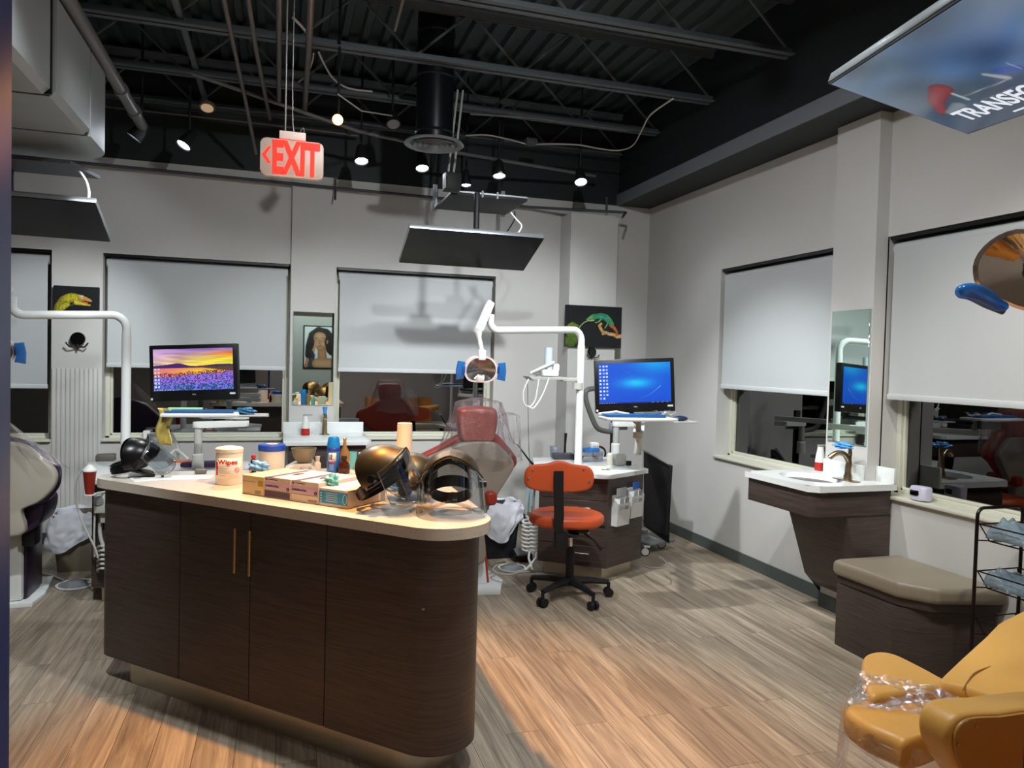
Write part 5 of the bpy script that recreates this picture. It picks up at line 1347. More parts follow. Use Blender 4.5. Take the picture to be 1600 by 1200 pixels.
c = PZ(231, 704, DZ)+Vector((0, .28, 0)); MB().lathe([(0, 0), (.035, 0), (.037, .08), (0, .08)], c, seg=20).build('jar_body', LGREY, t); MB().lathe([(.038, .08), (.038, .105), (0, .107)], c, seg=20).build('jar_lid', GREYP, t)
c = PZ(276, 720, DZ)+Vector((0, .06, 0)); t = thing('syringe_handle', 'white curved handpiece with a black and red tip standing on the left desk', 'handpiece', c)
MB().tube(smooth([c, c+Vector((.0, 0, .09)), c+Vector((-.03, 0, .16)), c+Vector((-.05, 0, .20))], 4, False), .012, 10).build('handle', WHT, t)
MB().tube([c+Vector((-.05, 0, .20)), c+Vector((-.075, 0, .255))], .010, 8, rads=[.010, .006]).build('tip', M('dark_red_tip', (60, 16, 18), .4), t)
single('white_coil', MB().tube(smooth([PZ(258, 722, DZ)+Vector((0, .05, .012)), PZ(270, 722, DZ)+Vector((0, .1, .07)), PZ(283, 722, DZ)+Vector((0, .06, .05)), PZ(294, 722, DZ)+Vector((0, .02, .012))], 5, False), .011, 8), WHTP, 'white coiled hose on the left desk', 'hose')
item_box('orange_strip', 277, 727, (.15, .05, .012), M('orange_brown', (200, 96, 50), .5), 'orange strip lying on the left desk', 'strip', -4, .15)
single('purple_tray', MB().prism([(0, 0), (.30, -.02), (.30, .05), (.02, .06)], .035, PZ(280, 735, DZ)+Vector((0, .05, .01)), bev=.01), M('aubergine', (58, 36, 72), .4), 'dark purple curved tray beside the wipes tub on the left desk', 'tray')
item_box('grey_mat', 318, 727, (.18, .16, .01), M('mat_grey', (120, 124, 128), .5), 'grey mat at the right of the left desk', 'mat', 0, .1)
# sharps cup and delivery block at the left end
c = PD(140, 772, 4.35); t = thing('red_cup', 'dark red cup with a white conical lid at the left end of the island', 'cup', c)
MB().lathe([(0, 0), (.022, 0), (.036, .135), (.033, .135), (0, .13)], c, seg=24).build('cup_body', M('dark_red_plastic', (130, 40, 26), .3, noise=.1), t)
MB().lathe([(.038, .134), (.038, .142), (.012, .172), (0, .174)], c, seg=24).build('cup_lid', WHTP, t)
MB().lathe([(.03, -.006), (.03, 0), (0, 0)], c, seg=20).build('cup_ring', WHTP, t)
MB().tube([c+Vector((0, 0, -.003)), c+Vector((.05, .05, -.003)), c+Vector((.08, .12, -.003))], .006, 8).build('cup_bracket', LGREY, t)
c = PD(157, 786, 4.45); t = thing('delivery_block', 'white supply block with a round dial below the island edge at left', 'dental unit', c)
MB().box(c+Vector((.02, .04, 0)), (.11, .12, .12), bev=.01).build('block_body', LGREY, t)
MB().lathe([(0, .0), (.026, .0), (.028, .008), (0, .012)], c+Vector((-.005, -.02, .02)), (0, -1, 0), 20).build('dial', M('dial_grey', (150, 156, 156), .3, .5), t)
MB().box(c+Vector((.02, .04, -.09)), (.05, .05, .07), bev=.005).build('block_neck', LGREY, t)
HOSE = M('hose_grey', (176, 176, 168), .45); HOSED = M('hose_dark', (120, 120, 116), .45)
def hose(pl_, Dd, r, mat, label, sm=5):
    pts = []
    for i, q_ in enumerate(pl_):
        pts.append(PD(q_[0], q_[1], q_[2] if len(q_) > 2 else Dd))
    for p_ in pts: p_.z = max(p_.z, r+.002)
    return single('hose', MB().tube(smooth(pts, sm, False), r, 8), mat, label, 'hose')
hose([(146, 727), (128, 735), (119, 755), (120, 790), (133, 825), (148, 855), (153, 872)], 4.4, .006, HOSE, 'thin grey hose arching left of the dark red cup')
hose([(158, 800), (156, 830), (160, 850), (166, 862)], 4.5, .011, HOSE, 'thick pale hose curving down beside the island edge')
hose([(148, 800), (147, 840), (148, 870)], 4.45, .006, HOSE, 'short straight hose below the dark red cup')
m = MB()
for k in range(6): m.tube([PD(160+8*math.cos(a), 856+7*k+3*math.sin(a), 4.5+.06*math.sin(a)) for a in np.linspace(0, 6.28, 12)], .008, 6)
tag(m.build('coiled_hose', HOSE), 'coiled pale hose hanging beside the left bin', 'hose')
hose([(156, 872), (157, 890), (150, 905), (130, 915), (108, 917), (95, 922), (105, 925), (125, 921), (150, 909), (170, 908)], 4.9, .009, HOSE, 'pale hose curling round the foot control at left')
t = thing('foot_control', 'grey disc foot control on the floor left of the island', 'foot control', PZ(118, 915, 0)); c = PZ(118, 915, 0)
MB().lathe([(0, .035), (.05, .032), (.095, .012), (.10, 0), (0, 0)], c, seg=28).build('control_disc', M('disc_metal', (150, 156, 160), .3, .5), t)
MB().lathe([(.10, 0), (.115, .004), (.115, .014), (.10, .012)], c, seg=28).build('control_ring', WHTP, t)
hose([(40, 904, 5.1), (70, 907, 5.1), (100, 909, 4.95)], 5, .007, HOSE, 'straight pale hose from the left dental chair to the foot control')

# ------------------------------------------------------------------ bins
def bag_bin(name, label, c, w, dpt, h, mat, seed, over=.26):
    t = thing(name, label, 'bin', c); c = Vector(c)
    m = MB(); rows = []
    for zz, k in ((0, .80), (h, 1.0)):
        rows.append([m.bm.verts.new(c+Vector((x*k, y*k, zz))) for x, y in rrect(w, dpt, .03, 4)])
    for k in range(len(rows[0])):
        k2 = (k+1) % len(rows[0]); m.bm.faces.new((rows[0][k], rows[0][k2], rows[1][k2], rows[1][k]))
    m.bm.faces.new(rows[0]); m.build('bin_body', mat, t, solid=.004)
    rs = random.Random(seed); ph = [rs.uniform(0, 6) for _ in range(5)]
    def f(u, v):
        a = 2*math.pi*u; base = .5+.5*0
        ex, ey = math.cos(a), math.sin(a); k = (abs(ex)**4+abs(ey)**4)**-.25
        wob = .05*math.sin(5*a+ph[0]+3*v)+.035*math.sin(9*a+ph[1]+9*v)+.025*math.sin(14*a+ph[2]-14*v)+.02*math.sin(4*a+22*v+ph[3])+.014*math.sin(23*a+ph[4]+17*v)
        if v < .25: q = v/.25; r = .80+.24*q; z = h*.72+(h*.33)*q
        else:
            q = (v-.25)/.75; r = 1.08+.10*math.sin(q*2.6)+abs(wob)*q*1.6; drop = over*(1+.35*math.sin(2*a+ph[3])+.22*math.sin(3*a+ph[4])); z = h*1.05-drop*q
        r += abs(wob)*.3
        return c+Vector((ex*k*r*w/2, ey*k*r*dpt/2, z+.008*math.sin(7*a+ph[1])))
    MB().grid(f, 96, 40, closeu=True).build('bin_liner', BAGM, t, angle=70)
    return t
bag_bin('waste_bin', 'tan waste bin with a white liner at the left of the island', PZ(122, 894, 0)+Vector((0, .12, 0)), .34, .26, .40, M('bin_taupe', (98, 88, 72), .5), 4, .24)
bag_bin('waste_bin', 'black waste bin with a pale blue liner right of the island', PZ(783, 874, 0)+Vector((0, .12, 0)), .31, .24, .42, M('bin_black', (18, 20, 26), .5), 9, .20)

# ------------------------------------------------------------------ dental chairs seen from behind
def film_bag(label, c, r0, r1, z0, z1, seed, mat=FILM, squash=.55):
    rs = random.Random(seed); ph = [rs.uniform(0, 6) for _ in range(6)]; c = Vector(c)
    def f(u, v):
        a = 2*math.pi*u; r = r0+(r1-r0)*(1-v)**1.3
        r *= 1+.06*math.sin(6*a+ph[0]+4*v)+.05*math.sin(11*a+ph[1]-5*v)+.03*math.sin(19*a+ph[2]+11*v)
        if v > .93: r *= (1-v)/.07*.75+.25
        return (c.x+r*math.cos(a), c.y+r*squash*math.sin(a), z0+(z1-z0)*v+.012*math.sin(5*a+ph[3])*(1-v))
    return single('plastic_cover', MB().grid(f, 60, 26, closeu=True), mat, label, 'plastic cover', angle=80)
def dental_chair(label, y, shell, head, rim, vinyl, shellmat, colx, base, seatx, arm=None, cushion_only_rim=True):
    t = thing('dental_chair', label, 'dental chair', (seatx, y+.3, 0))
    P = lambda l, yy: [PY(px, py, yy) for px, py in l]
    def pad(pts, yy, th, name, mat, bev, sm=4, par=t):
        q = P(pts, yy); o = Vector((0, yy, 0)); out = [(p.x, p.z) for p in q]
        out = [tuple(p) for p in smooth(out, sm)] if sm else out
        return MB().prism(out, th, o, (1, 0, 0), (0, 0, 1), n=(0, 1, 0), bev=bev, seg=3).build(name, mat, par, angle=50)
    pad(shell, y, .07, 'back_shell', shellmat, .02)
    pad(rim, y+.075, .09, 'back_cushion', vinyl, .03)
    if head: pad(head, y+.0, .13, 'headrest', vinyl, .035)
    # seat and leg rest going away from the camera
    MB().box((seatx, y+.42, .50), (.50, .60, .11), bev=.04).build('seat_cushion', vinyl, t, angle=50)
    MB().box((seatx, y+1.02, .46), (.42, .62, .09), bev=.035, rot=Matrix.Rotation(-.12, 3, 'X')).build('leg_rest', vinyl, t, angle=50)
    MB().box((seatx, y+.45, .425), (.40, .70, .06), bev=.02).build('seat_frame', shellmat, t)
    return t
shell2 = [(728, 691), (772, 691), (790, 705), (803, 721), (803, 733), (792, 752), (775, 778), (762, 800), (757, 830), (757, 880), (712, 880), (708, 830), (690, 795), (668, 765), (655, 742), (660, 722), (690, 706)]
rim2 = [(728, 676), (772, 676), (794, 696), (808, 715), (807, 729), (790, 742), (760, 770), (705, 770), (675, 752), (655, 738), (654, 716), (688, 697)]
head2 = [(717, 647), (722, 638), (748, 636), (773, 638), (779, 647), (779, 664), (775, 682), (770, 691), (748, 692), (727, 691), (721, 682), (717, 664)]
y2 = 4.70
ch2 = dental_chair('rust red dental chair with grey back shell behind the island', y2, shell2, head2, rim2, RUST, M('shell_grey', (152, 144, 132), .4), 0, None, 1.10)
MB().prism([(.85, 4.75), (1.405, 4.655), (1.485, 4.87), (1.42, 5.35), (.80, 5.35)], .035, (0, 0, 0), bev=.004).build('base_plate', WHT, ch2)
m = MB(); a = PY(757, 846, 4.80); m.prism([(1.0, 0), (1.355, 0), (1.305, .42), (1.0, .42)], .42, (0, 4.80, .035), (1, 0, 0), (0, 0, 1), n=(0, 1, 0), bev=.01); m.build('lift_column', WHT, ch2)
MB().prism([(1.358, 0), (1.374, 0), (1.322, .42), (1.306, .42)], .36, (0, 4.825, .035), (1, 0, 0), (0, 0, 1), n=(0, 1, 0)).build('column_strip', RUST, ch2)
MB().box((1.12, 4.98, .44), (.20, .40, .10), bev=.02).build('lift_head', WHT, ch2)
a = PY(768, 779, 4.66); MB().prism(rrect(.075, .09, .03), .30, (a.x, 4.64, a.z), (1, 0, 0), (0, 0, 1), n=(0, 1, 0), bev=.02).build('armrest', RUST, ch2)
film_bag('crinkled clear plastic cover over the rust red headrest', (PY(747, 660, y2+.07).x, y2+.07, 0), .155, .27, .90, 1.30, 3)
film_bag('clear plastic cover bunched at the shoulder of the rust red chair', (PY(800, 700, y2+.1).x-.02, y2+.12, 0), .07, .10, .86, 1.20, 6)
shell1 = [(-40, 692), (30, 694), (58, 712), (80, 730), (87, 745), (82, 764), (62, 784), (40, 794), (32, 802), (31, 838), (-80, 838), (-90, 794), (-125, 764), (-130, 745), (-110, 720)]
rim1 = [(-40, 678), (30, 688), (62, 704), (88, 728), (92, 746), (84, 770), (50, 792), (-80, 792), (-125, 764), (-132, 745), (-115, 715)]
y1 = 4.85
ch1 = dental_chair('dark purple dental chair with beige shell cut off by the left door frame', y1, shell1, None, rim1, PURP, BEIGE, 0, None, PY(-20, 700, y1).x-.20)
bx_ = PZ(52, 947, 0)
MB().prism([(-2.3, 5.0), (bx_.x, bx_.y-.02), (-1.385, 5.22), (-1.44, 5.62), (-2.3, 5.62)], .03, (0, 0, 0), bev=.004).build('base_plate', WHT, ch1)
a = PY(36, 905, 5.1)
MB().box((a.x-.30, 5.25, .25), (.60, .34, .44), bev=.02).build('lift_column', WHTP, ch1)
MB().box((a.x+.008, 5.26, .25), (.022, .30, .42), bev=.008).build('column_strip', PURP, ch1)
a = PY(48, 805, 4.98); MB().prism(smooth([(-.07, -.10), (.0, -.09), (.055, -.04), (.075, .06), (.05, .10), (-.02, .09), (-.08, .07)], 3), .30, (a.x, 4.96, a.z), (1, 0, 0), (0, 0, 1), n=(0, 1, 0), bev=.02).build('armrest', PURP, ch1)
MB().box((a.x-.03, 5.1, a.z-.13), (.07, .12, .14), bev=.01).build('arm_support', BLKM, ch1)
a = PY(25, 745, y1-.02)
single("plastic_cover", MB().grid(lambda u, v: PY(-30+70*v+(20+50*v)*u, 640+75*v+18*u*v, y1-.03-.03*math.sin(8*u+5*v)-.04*math.sin(3.1*u)), 24, 16), FILM, 'clear plastic sheet sloping over the back of the purple chair', 'plastic cover', angle=80)

# ------------------------------------------------------------------ wash basin under the narrow mirror on the window wall
t = thing('wash_basin', 'white basin counter with backsplash below the narrow mirror on the window wall', 'wash basin', (.36, 6.3, .5))
MB().prism(roundpoly([(.02, 5.98), (.665, 5.98), (.70, 6.02), (.70, 6.66), (.02, 6.66)], .012, 4), .035, (0, 0, .845), bev=.003).build('worktop', QTZW, t)
MB().box((.36, 6.655, .925), (.68, .02, .10), bev=.003).build('backsplash', QTZW, t)
MB().box((.36, 6.34, .75), (.60, .62, .19), bev=.002).build('apron', LAM, t)
MB().prism([(.20, 0), (.52, 0), (.60, .55), (.12, .55)], .30, (0, 6.66, .11), (1, 0, 0), (0, 0, 1), n=(0, -1, 0)).build('pedestal', LAM, t)
def soap(label, c, s=1.0):
    t = thing('soap_bottle', label, 'soap bottle', c); c = Vector(c)
    MB().lathe([(0, .0), (.034*s, 0), (.037*s, .012*s), (.034*s, .06*s)], c, seg=24).build('red_lower_part', M('soap_red', (176, 40, 32), .25), t)
    MB().lathe([(.0345*s, .058*s), (.030*s, .10*s), (.021*s, .15*s), (.019*s, .165*s), (0, .165*s)], c, seg=24).build('bottle_body', WHTP, t)
    MB().box(c+Vector((.018*s, -.0, .172*s)), (.078*s, .026*s, .012*s), bev=.003).build('pump_nozzle', M('pump_grey', (150, 150, 150), .4), t)
soap('white pump bottle with red soap on the window wall basin', (.20, 6.45, .88), 1.0)
c = Vector((.36, 6.50, .88)); t = thing('faucet', 'nickel faucet with a blue wrap on top on the window wall basin', 'faucet', c)
MB().lathe([(0, 0), (.045, 0), (.040, .006), (0, .008)], c, seg=20).build('base_plate', NICKEL, t)
MB().tube([c, c+Vector((0, 0, .08)), c+Vector((0, -.01, .15)), c+Vector((0, -.06, .17)), c+Vector((0, -.11, .14))], .02, 12, rads=[.024, .021, .019, .015, .012]).build('spout', NICKEL, t)
MB().tube([c+Vector((0, .0, .15)), c+Vector((0, .01, .19)), c+Vector((0, .015, .235))], .02, 10, rads=[.02, .014, .022]).build('lever_wrap', M('wrap_sky', (60, 140, 205), .3), t)
def mirror(label, c, size, ax):
    t = thing('wall_mirror', label, 'mirror', c); MB().box(c, size, bev=.001, seg=1).build('mirror_glass', MIRROR, t)
    e = .003; 
    if ax == 'y': MB().box(Vector(c)+Vector((0, .004, 0)), (size[0]+.008, size[1], size[2]+.008)).build('mirror_edge', M('mirror_edge', (150, 165, 158), .3), t)
    else: MB().box(Vector(c)+Vector((.004, 0, 0)), (size[0], size[1]+.008, size[2]+.008)).build('mirror_edge', M('mirror_edge', (150, 165, 158), .3), t)
mirror('narrow mirror on the window wall pier reflecting a framed portrait', (.262, 6.645, 1.522), (.340, .006, .803), 'y')
mirror('narrow mirror on the right wall column above the sink', (3.373, 3.795, 1.502), (.006, .322, .823), 'x')

# ------------------------------------------------------------------ sink unit on the right wall
SZ = .88
t = thing('wash_basin', 'white sink counter on a tapered dark wood pedestal at the right wall', 'wash basin', (3.2, 3.8, .2))
top_ = [(2.855, 4.09), (2.875, 3.52), (2.925, 3.475), (3.468, 3.475), (3.468, 4.11)]
m = MB(); bo = (3.12, 3.80); N_ = 32
oval = [(bo[0]+.165*math.cos(2*math.pi*k/N_)*.95, bo[1]+.215*math.sin(2*math.pi*k/N_)) for k in range(N_)]
outp = []
for k in range(N_):          # outer point in the same direction, on the polygon edge
    a = 2*math.pi*k/N_; d = Vector((math.cos(a)*.95*.165, math.sin(a)*.215)).normalized(); best = 9
    for i in range(len(top_)):
        p, q_ = Vector(top_[i]), Vector(top_[(i+1) % len(top_)]); e_ = q_-p; den = d.x*e_.y-d.y*e_.x
        if abs(den) < 1e-9: continue
        w_ = p-Vector(bo); tt = (w_.x*e_.y-w_.y*e_.x)/den; ss = (w_.x*d.y-w_.y*d.x)/den
        if tt > 0 and -1e-6 <= ss <= 1+1e-6: best = min(best, tt)
    outp.append((bo[0]+d.x*best, bo[1]+d.y*best))
for k in range(N_):
    k2 = (k+1) % N_; V = lambda p, z: m.bm.verts.new((p[0], p[1], z))
    m.bm.faces.new((V(oval[k], SZ), V(oval[k2], SZ), V(outp[k2], SZ), V(outp[k], SZ)))
bmesh.ops.remove_doubles(m.bm, verts=m.bm.verts, dist=1e-5)
m.build('worktop', QTZW, t)

m = MB()
for i in range(5):
    p, q_ = top_[i], top_[(i+1) % 5]; m.quad((p[0], p[1], SZ), (q_[0], q_[1], SZ), (q_[0], q_[1], SZ-.036), (p[0], p[1], SZ-.036))

m.build('worktop_edge', QTZW, t)
m = MB(); rows = []
for q_ in np.linspace(0, 1, 8):
    k_ = math.cos(q_*math.pi/2); zz = SZ-.13*math.sin(q_*math.pi/2)
    rows.append([m.bm.verts.new((bo[0]+(x-bo[0])*max(k_, .02), bo[1]+(y-bo[1])*max(k_, .02), zz)) for x, y in oval])
for r0, r1 in zip(rows, rows[1:]):
    for k in range(N_): m.bm.faces.new((r0[k], r0[(k+1) % N_], r1[(k+1) % N_], r1[k]))
m.build('bowl', M('basin_porcelain', (236, 240, 240), .15), t)
MB().box((3.366, 3.80, SZ+.045), (.018, .34, .09), bev=.002).build('backsplash', QTZW, t)
MB().box((3.457, 3.548, SZ+.045), (.02, .14, .09), bev=.002).build('backsplash', QTZW, t)
MB().prism([(2.875, 4.075), (2.895, 3.53), (2.94, 3.50), (3.45, 3.50), (3.45, 4.09)], .15, (0, 0, .698), bev=.002).build('apron', LAM, t)
q_ = [PY(*p, 4.04) for p in ((1233.4, 799.7), (1257, 894), (1264, 903), (1277, 916), (1302, 928))]
m = MB(); m.prism([(q_[0].x-.02, .699)]+[(p.x, p.z) for p in q_]+[(3.465, q_[-1].z-.02), (3.465, .699)], .53, (0, 4.04, 0), (1, 0, 0), (0, 0, 1), n=(0, -1, 0), bev=.002); m.build('pedestal', LAM, t)
c = PX(1325, 743, 3.27); c.z = SZ; t = thing('faucet', 'curved nickel faucet with a blue glove on it at the right wall sink', 'faucet', c)
F = lambda x, y, X=3.2: PX(x, y, X)
MB().box(c+Vector((-.01, 0, .003)), (.06, .17, .006), bev=.002).build('base_plate', NICKEL, t)
ptsF = [c+Vector((0, 0, .0)), c+Vector((0, 0, .06)), c+Vector((.0, .0, .12)), c+Vector((-.03, .01, .160)), c+Vector((-.075, .02, .163)), c+Vector((-.115, .03, .135))]
MB().tube(smooth(ptsF, 4, False), .016, 14, rads=[.026]*3+[.020]*4+[.018]*4+[.016]*10).build('spout', NICKEL, t)
MB().tube([c+Vector((.0, .0, .11)), c+Vector((.01, -.0, .17)), c+Vector((.005, .0, .215))], .012, 10, rads=[.017, .012, .008]).build('lever', NICKEL, t)
crumple('disposable_glove', c+Vector((-.02, .03, .205)), (.045, .055, .020), M('clear_blue_glove', (90, 165, 230), .2), 'shiny blue glove draped on the lever of the right wall faucet', 'glove', 21)
soap('white pump bottle with red soap beside the right wall faucet', PZ(1281, 735, SZ)+Vector((.0, .0, 0)), .95)
crumple('clear_wrap_ball', PZ(1306, 738, SZ)+Vector((.06, .03, .035)), (.035, .05, .045), CLEARB, 'crumpled clear wrap between the soap bottle and the faucet', 'plastic wrap', 15)

# white sensor on the sill of the near right window
c = PX(1438, 797, 3.50); c.z = .815; t = thing('sill_device', 'small white rounded device with a black band on the window sill at right', 'device', c)
m = MB().prism(rrect(.075, .11, .022, 5), .075, c, (1, 0, 0), (0, 1, 0), bev=.01); m.build('device_body', M('device_lilac_white', (206, 204, 226), .4), t)
MB().prism(rrect(.080, .080, .022, 5), .028, c+Vector((-.002, .012, .026)), (1, 0, 0), (0, 1, 0), bev=.003).build('device_band', GLOSSBLK, t)

# ------------------------------------------------------------------ bench
t = thing('bench', 'dark wood storage bench with taupe padded lid below the right window', 'bench', (3.24, 3.1, 0))
cush = [(2.985, 3.42), (3.00, 2.98), (3.09, 2.855), (3.12, 2.83), (3.465, 2.74), (3.465, 3.44), (3.02, 3.44)]
MB().prism([(3.00, 3.33), (3.0, 3.0), (3.12, 2.90), (3.17, 2.878), (3.45, 2.80), (3.45, 3.40), (3.0, 3.40)], .345, (0, 0, 0), bev=.002).build('bench_box', LAM, t)
MB().prism([(3.01, 3.41), (3.02, 3.0), (3.10, 2.88), (3.13, 2.86), (3.455, 2.775), (3.455, 3.42)], .045, (0, 0, .350), bev=.002).build('lid_board', LAM, t)
MB().prism(roundpoly(cush, .02, 3), .082, (0, 0, .395), bev=.028, seg=4).build('seat_cushion', TAUPE, t, angle=60)

# ------------------------------------------------------------------ wire rack
BRZ = M('rack_bronze', (38, 26, 26), .35, .6)
xl, xr, yb, yf = 3.10, 3.38, 2.63, 1.95
t = thing('wire_rack', 'dark wire rack with basket shelves at the right edge behind the mustard chair', 'rack', ((xl+xr)/2, 2.3, 0))
for yy in (yb, yf):
    hoop = [(xl, yy, 0), (xl, yy, .88)]+[(xl+.035*(1-math.cos(a)), yy, .88+.04*math.sin(a)) for a in np.linspace(.3, 1.57, 5)]+[(xr-.035*(1-math.cos(a)), yy, .88+.04*math.sin(a)) for a in np.linspace(1.57, .3, 5)]+[(xr, yy, .88), (xr, yy, 0)]
    MB().tube(hoop, .008, 8).build('end_frame', BRZ, t)
for i, zr in enumerate((.845, .625, .405)):
    m = MB(); zb_ = zr-.075
    rim = [(xl+.015, yb, zr), (xl+.015, yf, zr), (xr-.015, yf, zr), (xr-.015, yb, zr)]
    bot = [(xl+.045, yb-.03, zb_), (xl+.045, yf+.03, zb_), (xr-.045, yf+.03, zb_), (xr-.045, yb-.03, zb_)]
    for L_ in (rim, bot):
        for a, c_ in zip(L_, L_[1:]+L_[:1]): m.cyl(a, c_, .0035, seg=6)
    for a, c_ in zip(rim, bot): m.cyl(a, c_, .003, seg=6)
    for k in range(9):
        yy = yb-.05-(yb-yf-.1)*k/8; m.cyl((xl+.045, yy, zb_), (xr-.045, yy, zb_), .0018, seg=5)
    m.cyl((xl, yb, zr), (xr, yb, zr), .003, seg=6); m.cyl((xl, yb, zb_), (xl+.05, yb-.02, zb_), .003, seg=6)
    m.build('basket_shelf', BRZ, t)
    if i < 2:
        rs = random.Random(i); ph = [rs.uniform(0, 6) for _ in range(4)]
        m = MB(); m.grid(lambda u, v: (xl+.03+(xr-xl-.06)*u, yb-.02-(yb-yf-.04)*v, zb_+.015+(.062+.018*math.sin(19*v+ph[0]+4*u)+.012*math.sin(21*u+ph[1]+15*v)+.01*math.sin(47*v+ph[2]))*math.sin(math.pi*u)**.35), 24, 40)
        single('packaged_supplies', m, film_mat('supply_pack', (215, 226, 232), .22, .12, 1.0, 40, body=.35, bodycol=(150, 172, 184)), ('clear bluish supply packs in the top basket of the wire rack', 'clear bluish supply packs in the middle basket of the wire rack')[i], 'supply packs', kind=None) if False else tag(m.build('supply_packs', film_mat('supply_pack', (215, 226, 232), .22, .12, 1.0, 40, body=.35, bodycol=(150, 172, 184)), solid=.004, angle=80), ('clear bluish supply packs in the top basket of the wire rack', 'clear bluish supply packs in the middle basket of the wire rack')[i], 'supply packs', kind='stuff')
tag(MB().grid(lambda u, v: (xr-.03-.05*math.sin(6*v+4*u)*(1-v)-.03*v, 2.50-.20*u, .56-.42*v+.01*math.sin(20*u)), 20, 20).build('hanging_bag', FILM, solid=.002, angle=80), 'loose clear plastic bag hanging below the middle basket of the wire rack', 'plastic bag')

# ------------------------------------------------------------------ mustard dental chair (near right)
t = thing('dental_chair', 'mustard yellow dental chair in the bottom right corner', 'dental chair', (2.0, 1.5, 0))
def slab(px_, z, th, bev, name, sm=3, mat=YELV, seg=4):
    q_ = [PZ(x, y, z) for x, y in px_]; pl_ = [(p.x, p.y) for p in q_]
    if sm: pl_ = [tuple(p) for p in smooth(pl_, sm)]
    return MB().prism(pl_, -th, (0, 0, z+.018), bev=bev, seg=seg, n=(0, 0, 1)).build(name, mat, t, angle=70)
slab([(1319, 1116), (1327, 1106), (1345, 1102), (1400, 1095), (1450, 1084), (1490, 1074), (1620, 1105), (1640, 1130), (1590, 1150), (1480, 1150), (1445, 1160), (1413, 1168), (1395, 1160), (1350, 1140)], .60, .085, .028, 'leg_rest')
slab([(1346, 1050), (1348, 1034), (1357, 1027), (1375, 1024), (1397, 1028), (1425, 1041), (1466, 1063), (1486, 1078), (1440, 1086), (1402, 1092), (1380, 1095), (1360, 1094), (1350, 1074)], .635, .055, .022, 'side_wing')
q_ = [PZ(1466, 1066, .66), PZ(1472, 1046, .68), PZ(1540, 995, .72), PZ(1574, 962, .76), PZ(1665, 952, .78), PZ(1660, 1070, .74), PZ(1640, 1112, .70), PZ(1595, 1102, .69), PZ(1505, 1080, .66)]
m = MB(); o_ = q_[0]; ux = (q_[3]-q_[0]).normalized(); nn_ = ux.cross(q_[6]-q_[0]).normalized(); uy = nn_.cross(ux)
if nn_.z < 0: nn_ = -nn_
m.prism([tuple(p) for p in smooth([((p-o_).dot(ux), (p-o_).dot(uy)) for p in q_], 3)], -.09, o_, ux, uy, n=nn_, bev=.03, seg=4).build('back_cushion', YELV, t, angle=70)
sm_ = [PZ(1505, 1079, .665), PZ(1511, 1068, .675), PZ(1524, 1052, .69), PZ(1550, 1042, .70)]
MB().tube(smooth([p+nn_*.002 for p in sm_], 4, False), .0022, 6).build('seam', M('mustard_seam', (150, 104, 40), .6), t)
MB().tube(smooth([PZ(1412, 1165, .602), PZ(1425, 1152, .604), PZ(1450, 1147, .603), PZ(1482, 1146, .602)], 4, False), .0022, 6).build('seam', M('mustard_seam', (150, 104, 40), .6), t)
# armrest panel facing the doorway
ya = 1.32
def arm_out(k):
    q_ = [PY(x, y, ya) for x, y in ((1481, 1160), (1484, 1138), (1496, 1122), (1515, 1115), (1560, 1113), (1680, 1113), (1680, 1260), (1540, 1245), (1505, 1215), (1487, 1185))]
    cx_ = sum(p.x for p in q_)/len(q_); cz_ = sum(p.z for p in q_)/len(q_)
    return [((p.x-cx_)*k+cx_, (p.z-cz_)*k+cz_) for p in q_]
MB().prism([tuple(p) for p in smooth(arm_out(1.0), 3)], .09, (0, ya, 0), (1, 0, 0), (0, 0, 1), n=(0, 1, 0), bev=.016, seg=4).build('armrest_pad', YELV, t, angle=70)
ap = MB().prism([tuple(p) for p in smooth(arm_out(.90), 3)], .012, (0, ya-.008, 0), (1, 0, 0), (0, 0, 1), n=(0, 1, 0), bev=.004, seg=2).build('armrest_panel', M('mustard_panel', (164, 122, 58), .4), t, angle=70)
for x, y in ((1527, 1136), (1498, 1164)):
    p = PY(x, y, ya-.010); MB().cyl(p, p+Vector((0, .004, 0)), .005, seg=12).build('panel_screw', NICKEL, ap)
MB().prism([(1.95, 1.45), (2.6, 1.45), (2.6, 1.9), (1.95, 1.9)], .08, (0, 0, .42), bev=.02).build('under_frame', BEIGE, t)
MB().prism([(1.95, 1.45), (2.45, 1.45), (2.45, 1.85), (1.95, 1.85)], .39, (0, 0, .03), bev=.02).build('lift_column', WHTP, t)
MB().prism([(1.85, 1.35), (2.6, 1.35), (2.6, 2.0), (1.85, 2.0)], .03, (0, 0, 0), bev=.004).build('base_plate', WHT, t)
def sheet(c00, c10, c11, c01, nu, nv, amp, ph, z=None):
    def f(u, v):
        p = (c00*(1-u)+c10*u)*(1-v)+(c01*(1-u)+c11*u)*v
        w_ = amp*(math.sin(11*u+ph+6*v)*.5+.35*math.sin(23*v+9*u+2*ph)+.25*math.sin(31*u-14*v))
        return p+Vector((0, 0, abs(w_)+.004))
    return MB().grid(f, nu, nv)
single('plastic_cover', sheet(PZ(1345, 1055, .655), PZ(1470, 1078, .655), PZ(1545, 1130, .615), PZ(1318, 1108, .615), 40, 26, .012, 1), FILM, 'crinkled clear plastic sheet over the leg rest of the mustard chair', 'plastic cover', angle=80)
A_, B_ = PZ(1318, 1108, .612), PZ(1545, 1130, .612); C_, D_ = PZ(1470, 1165, .60), PZ(1408, 1172, .60)
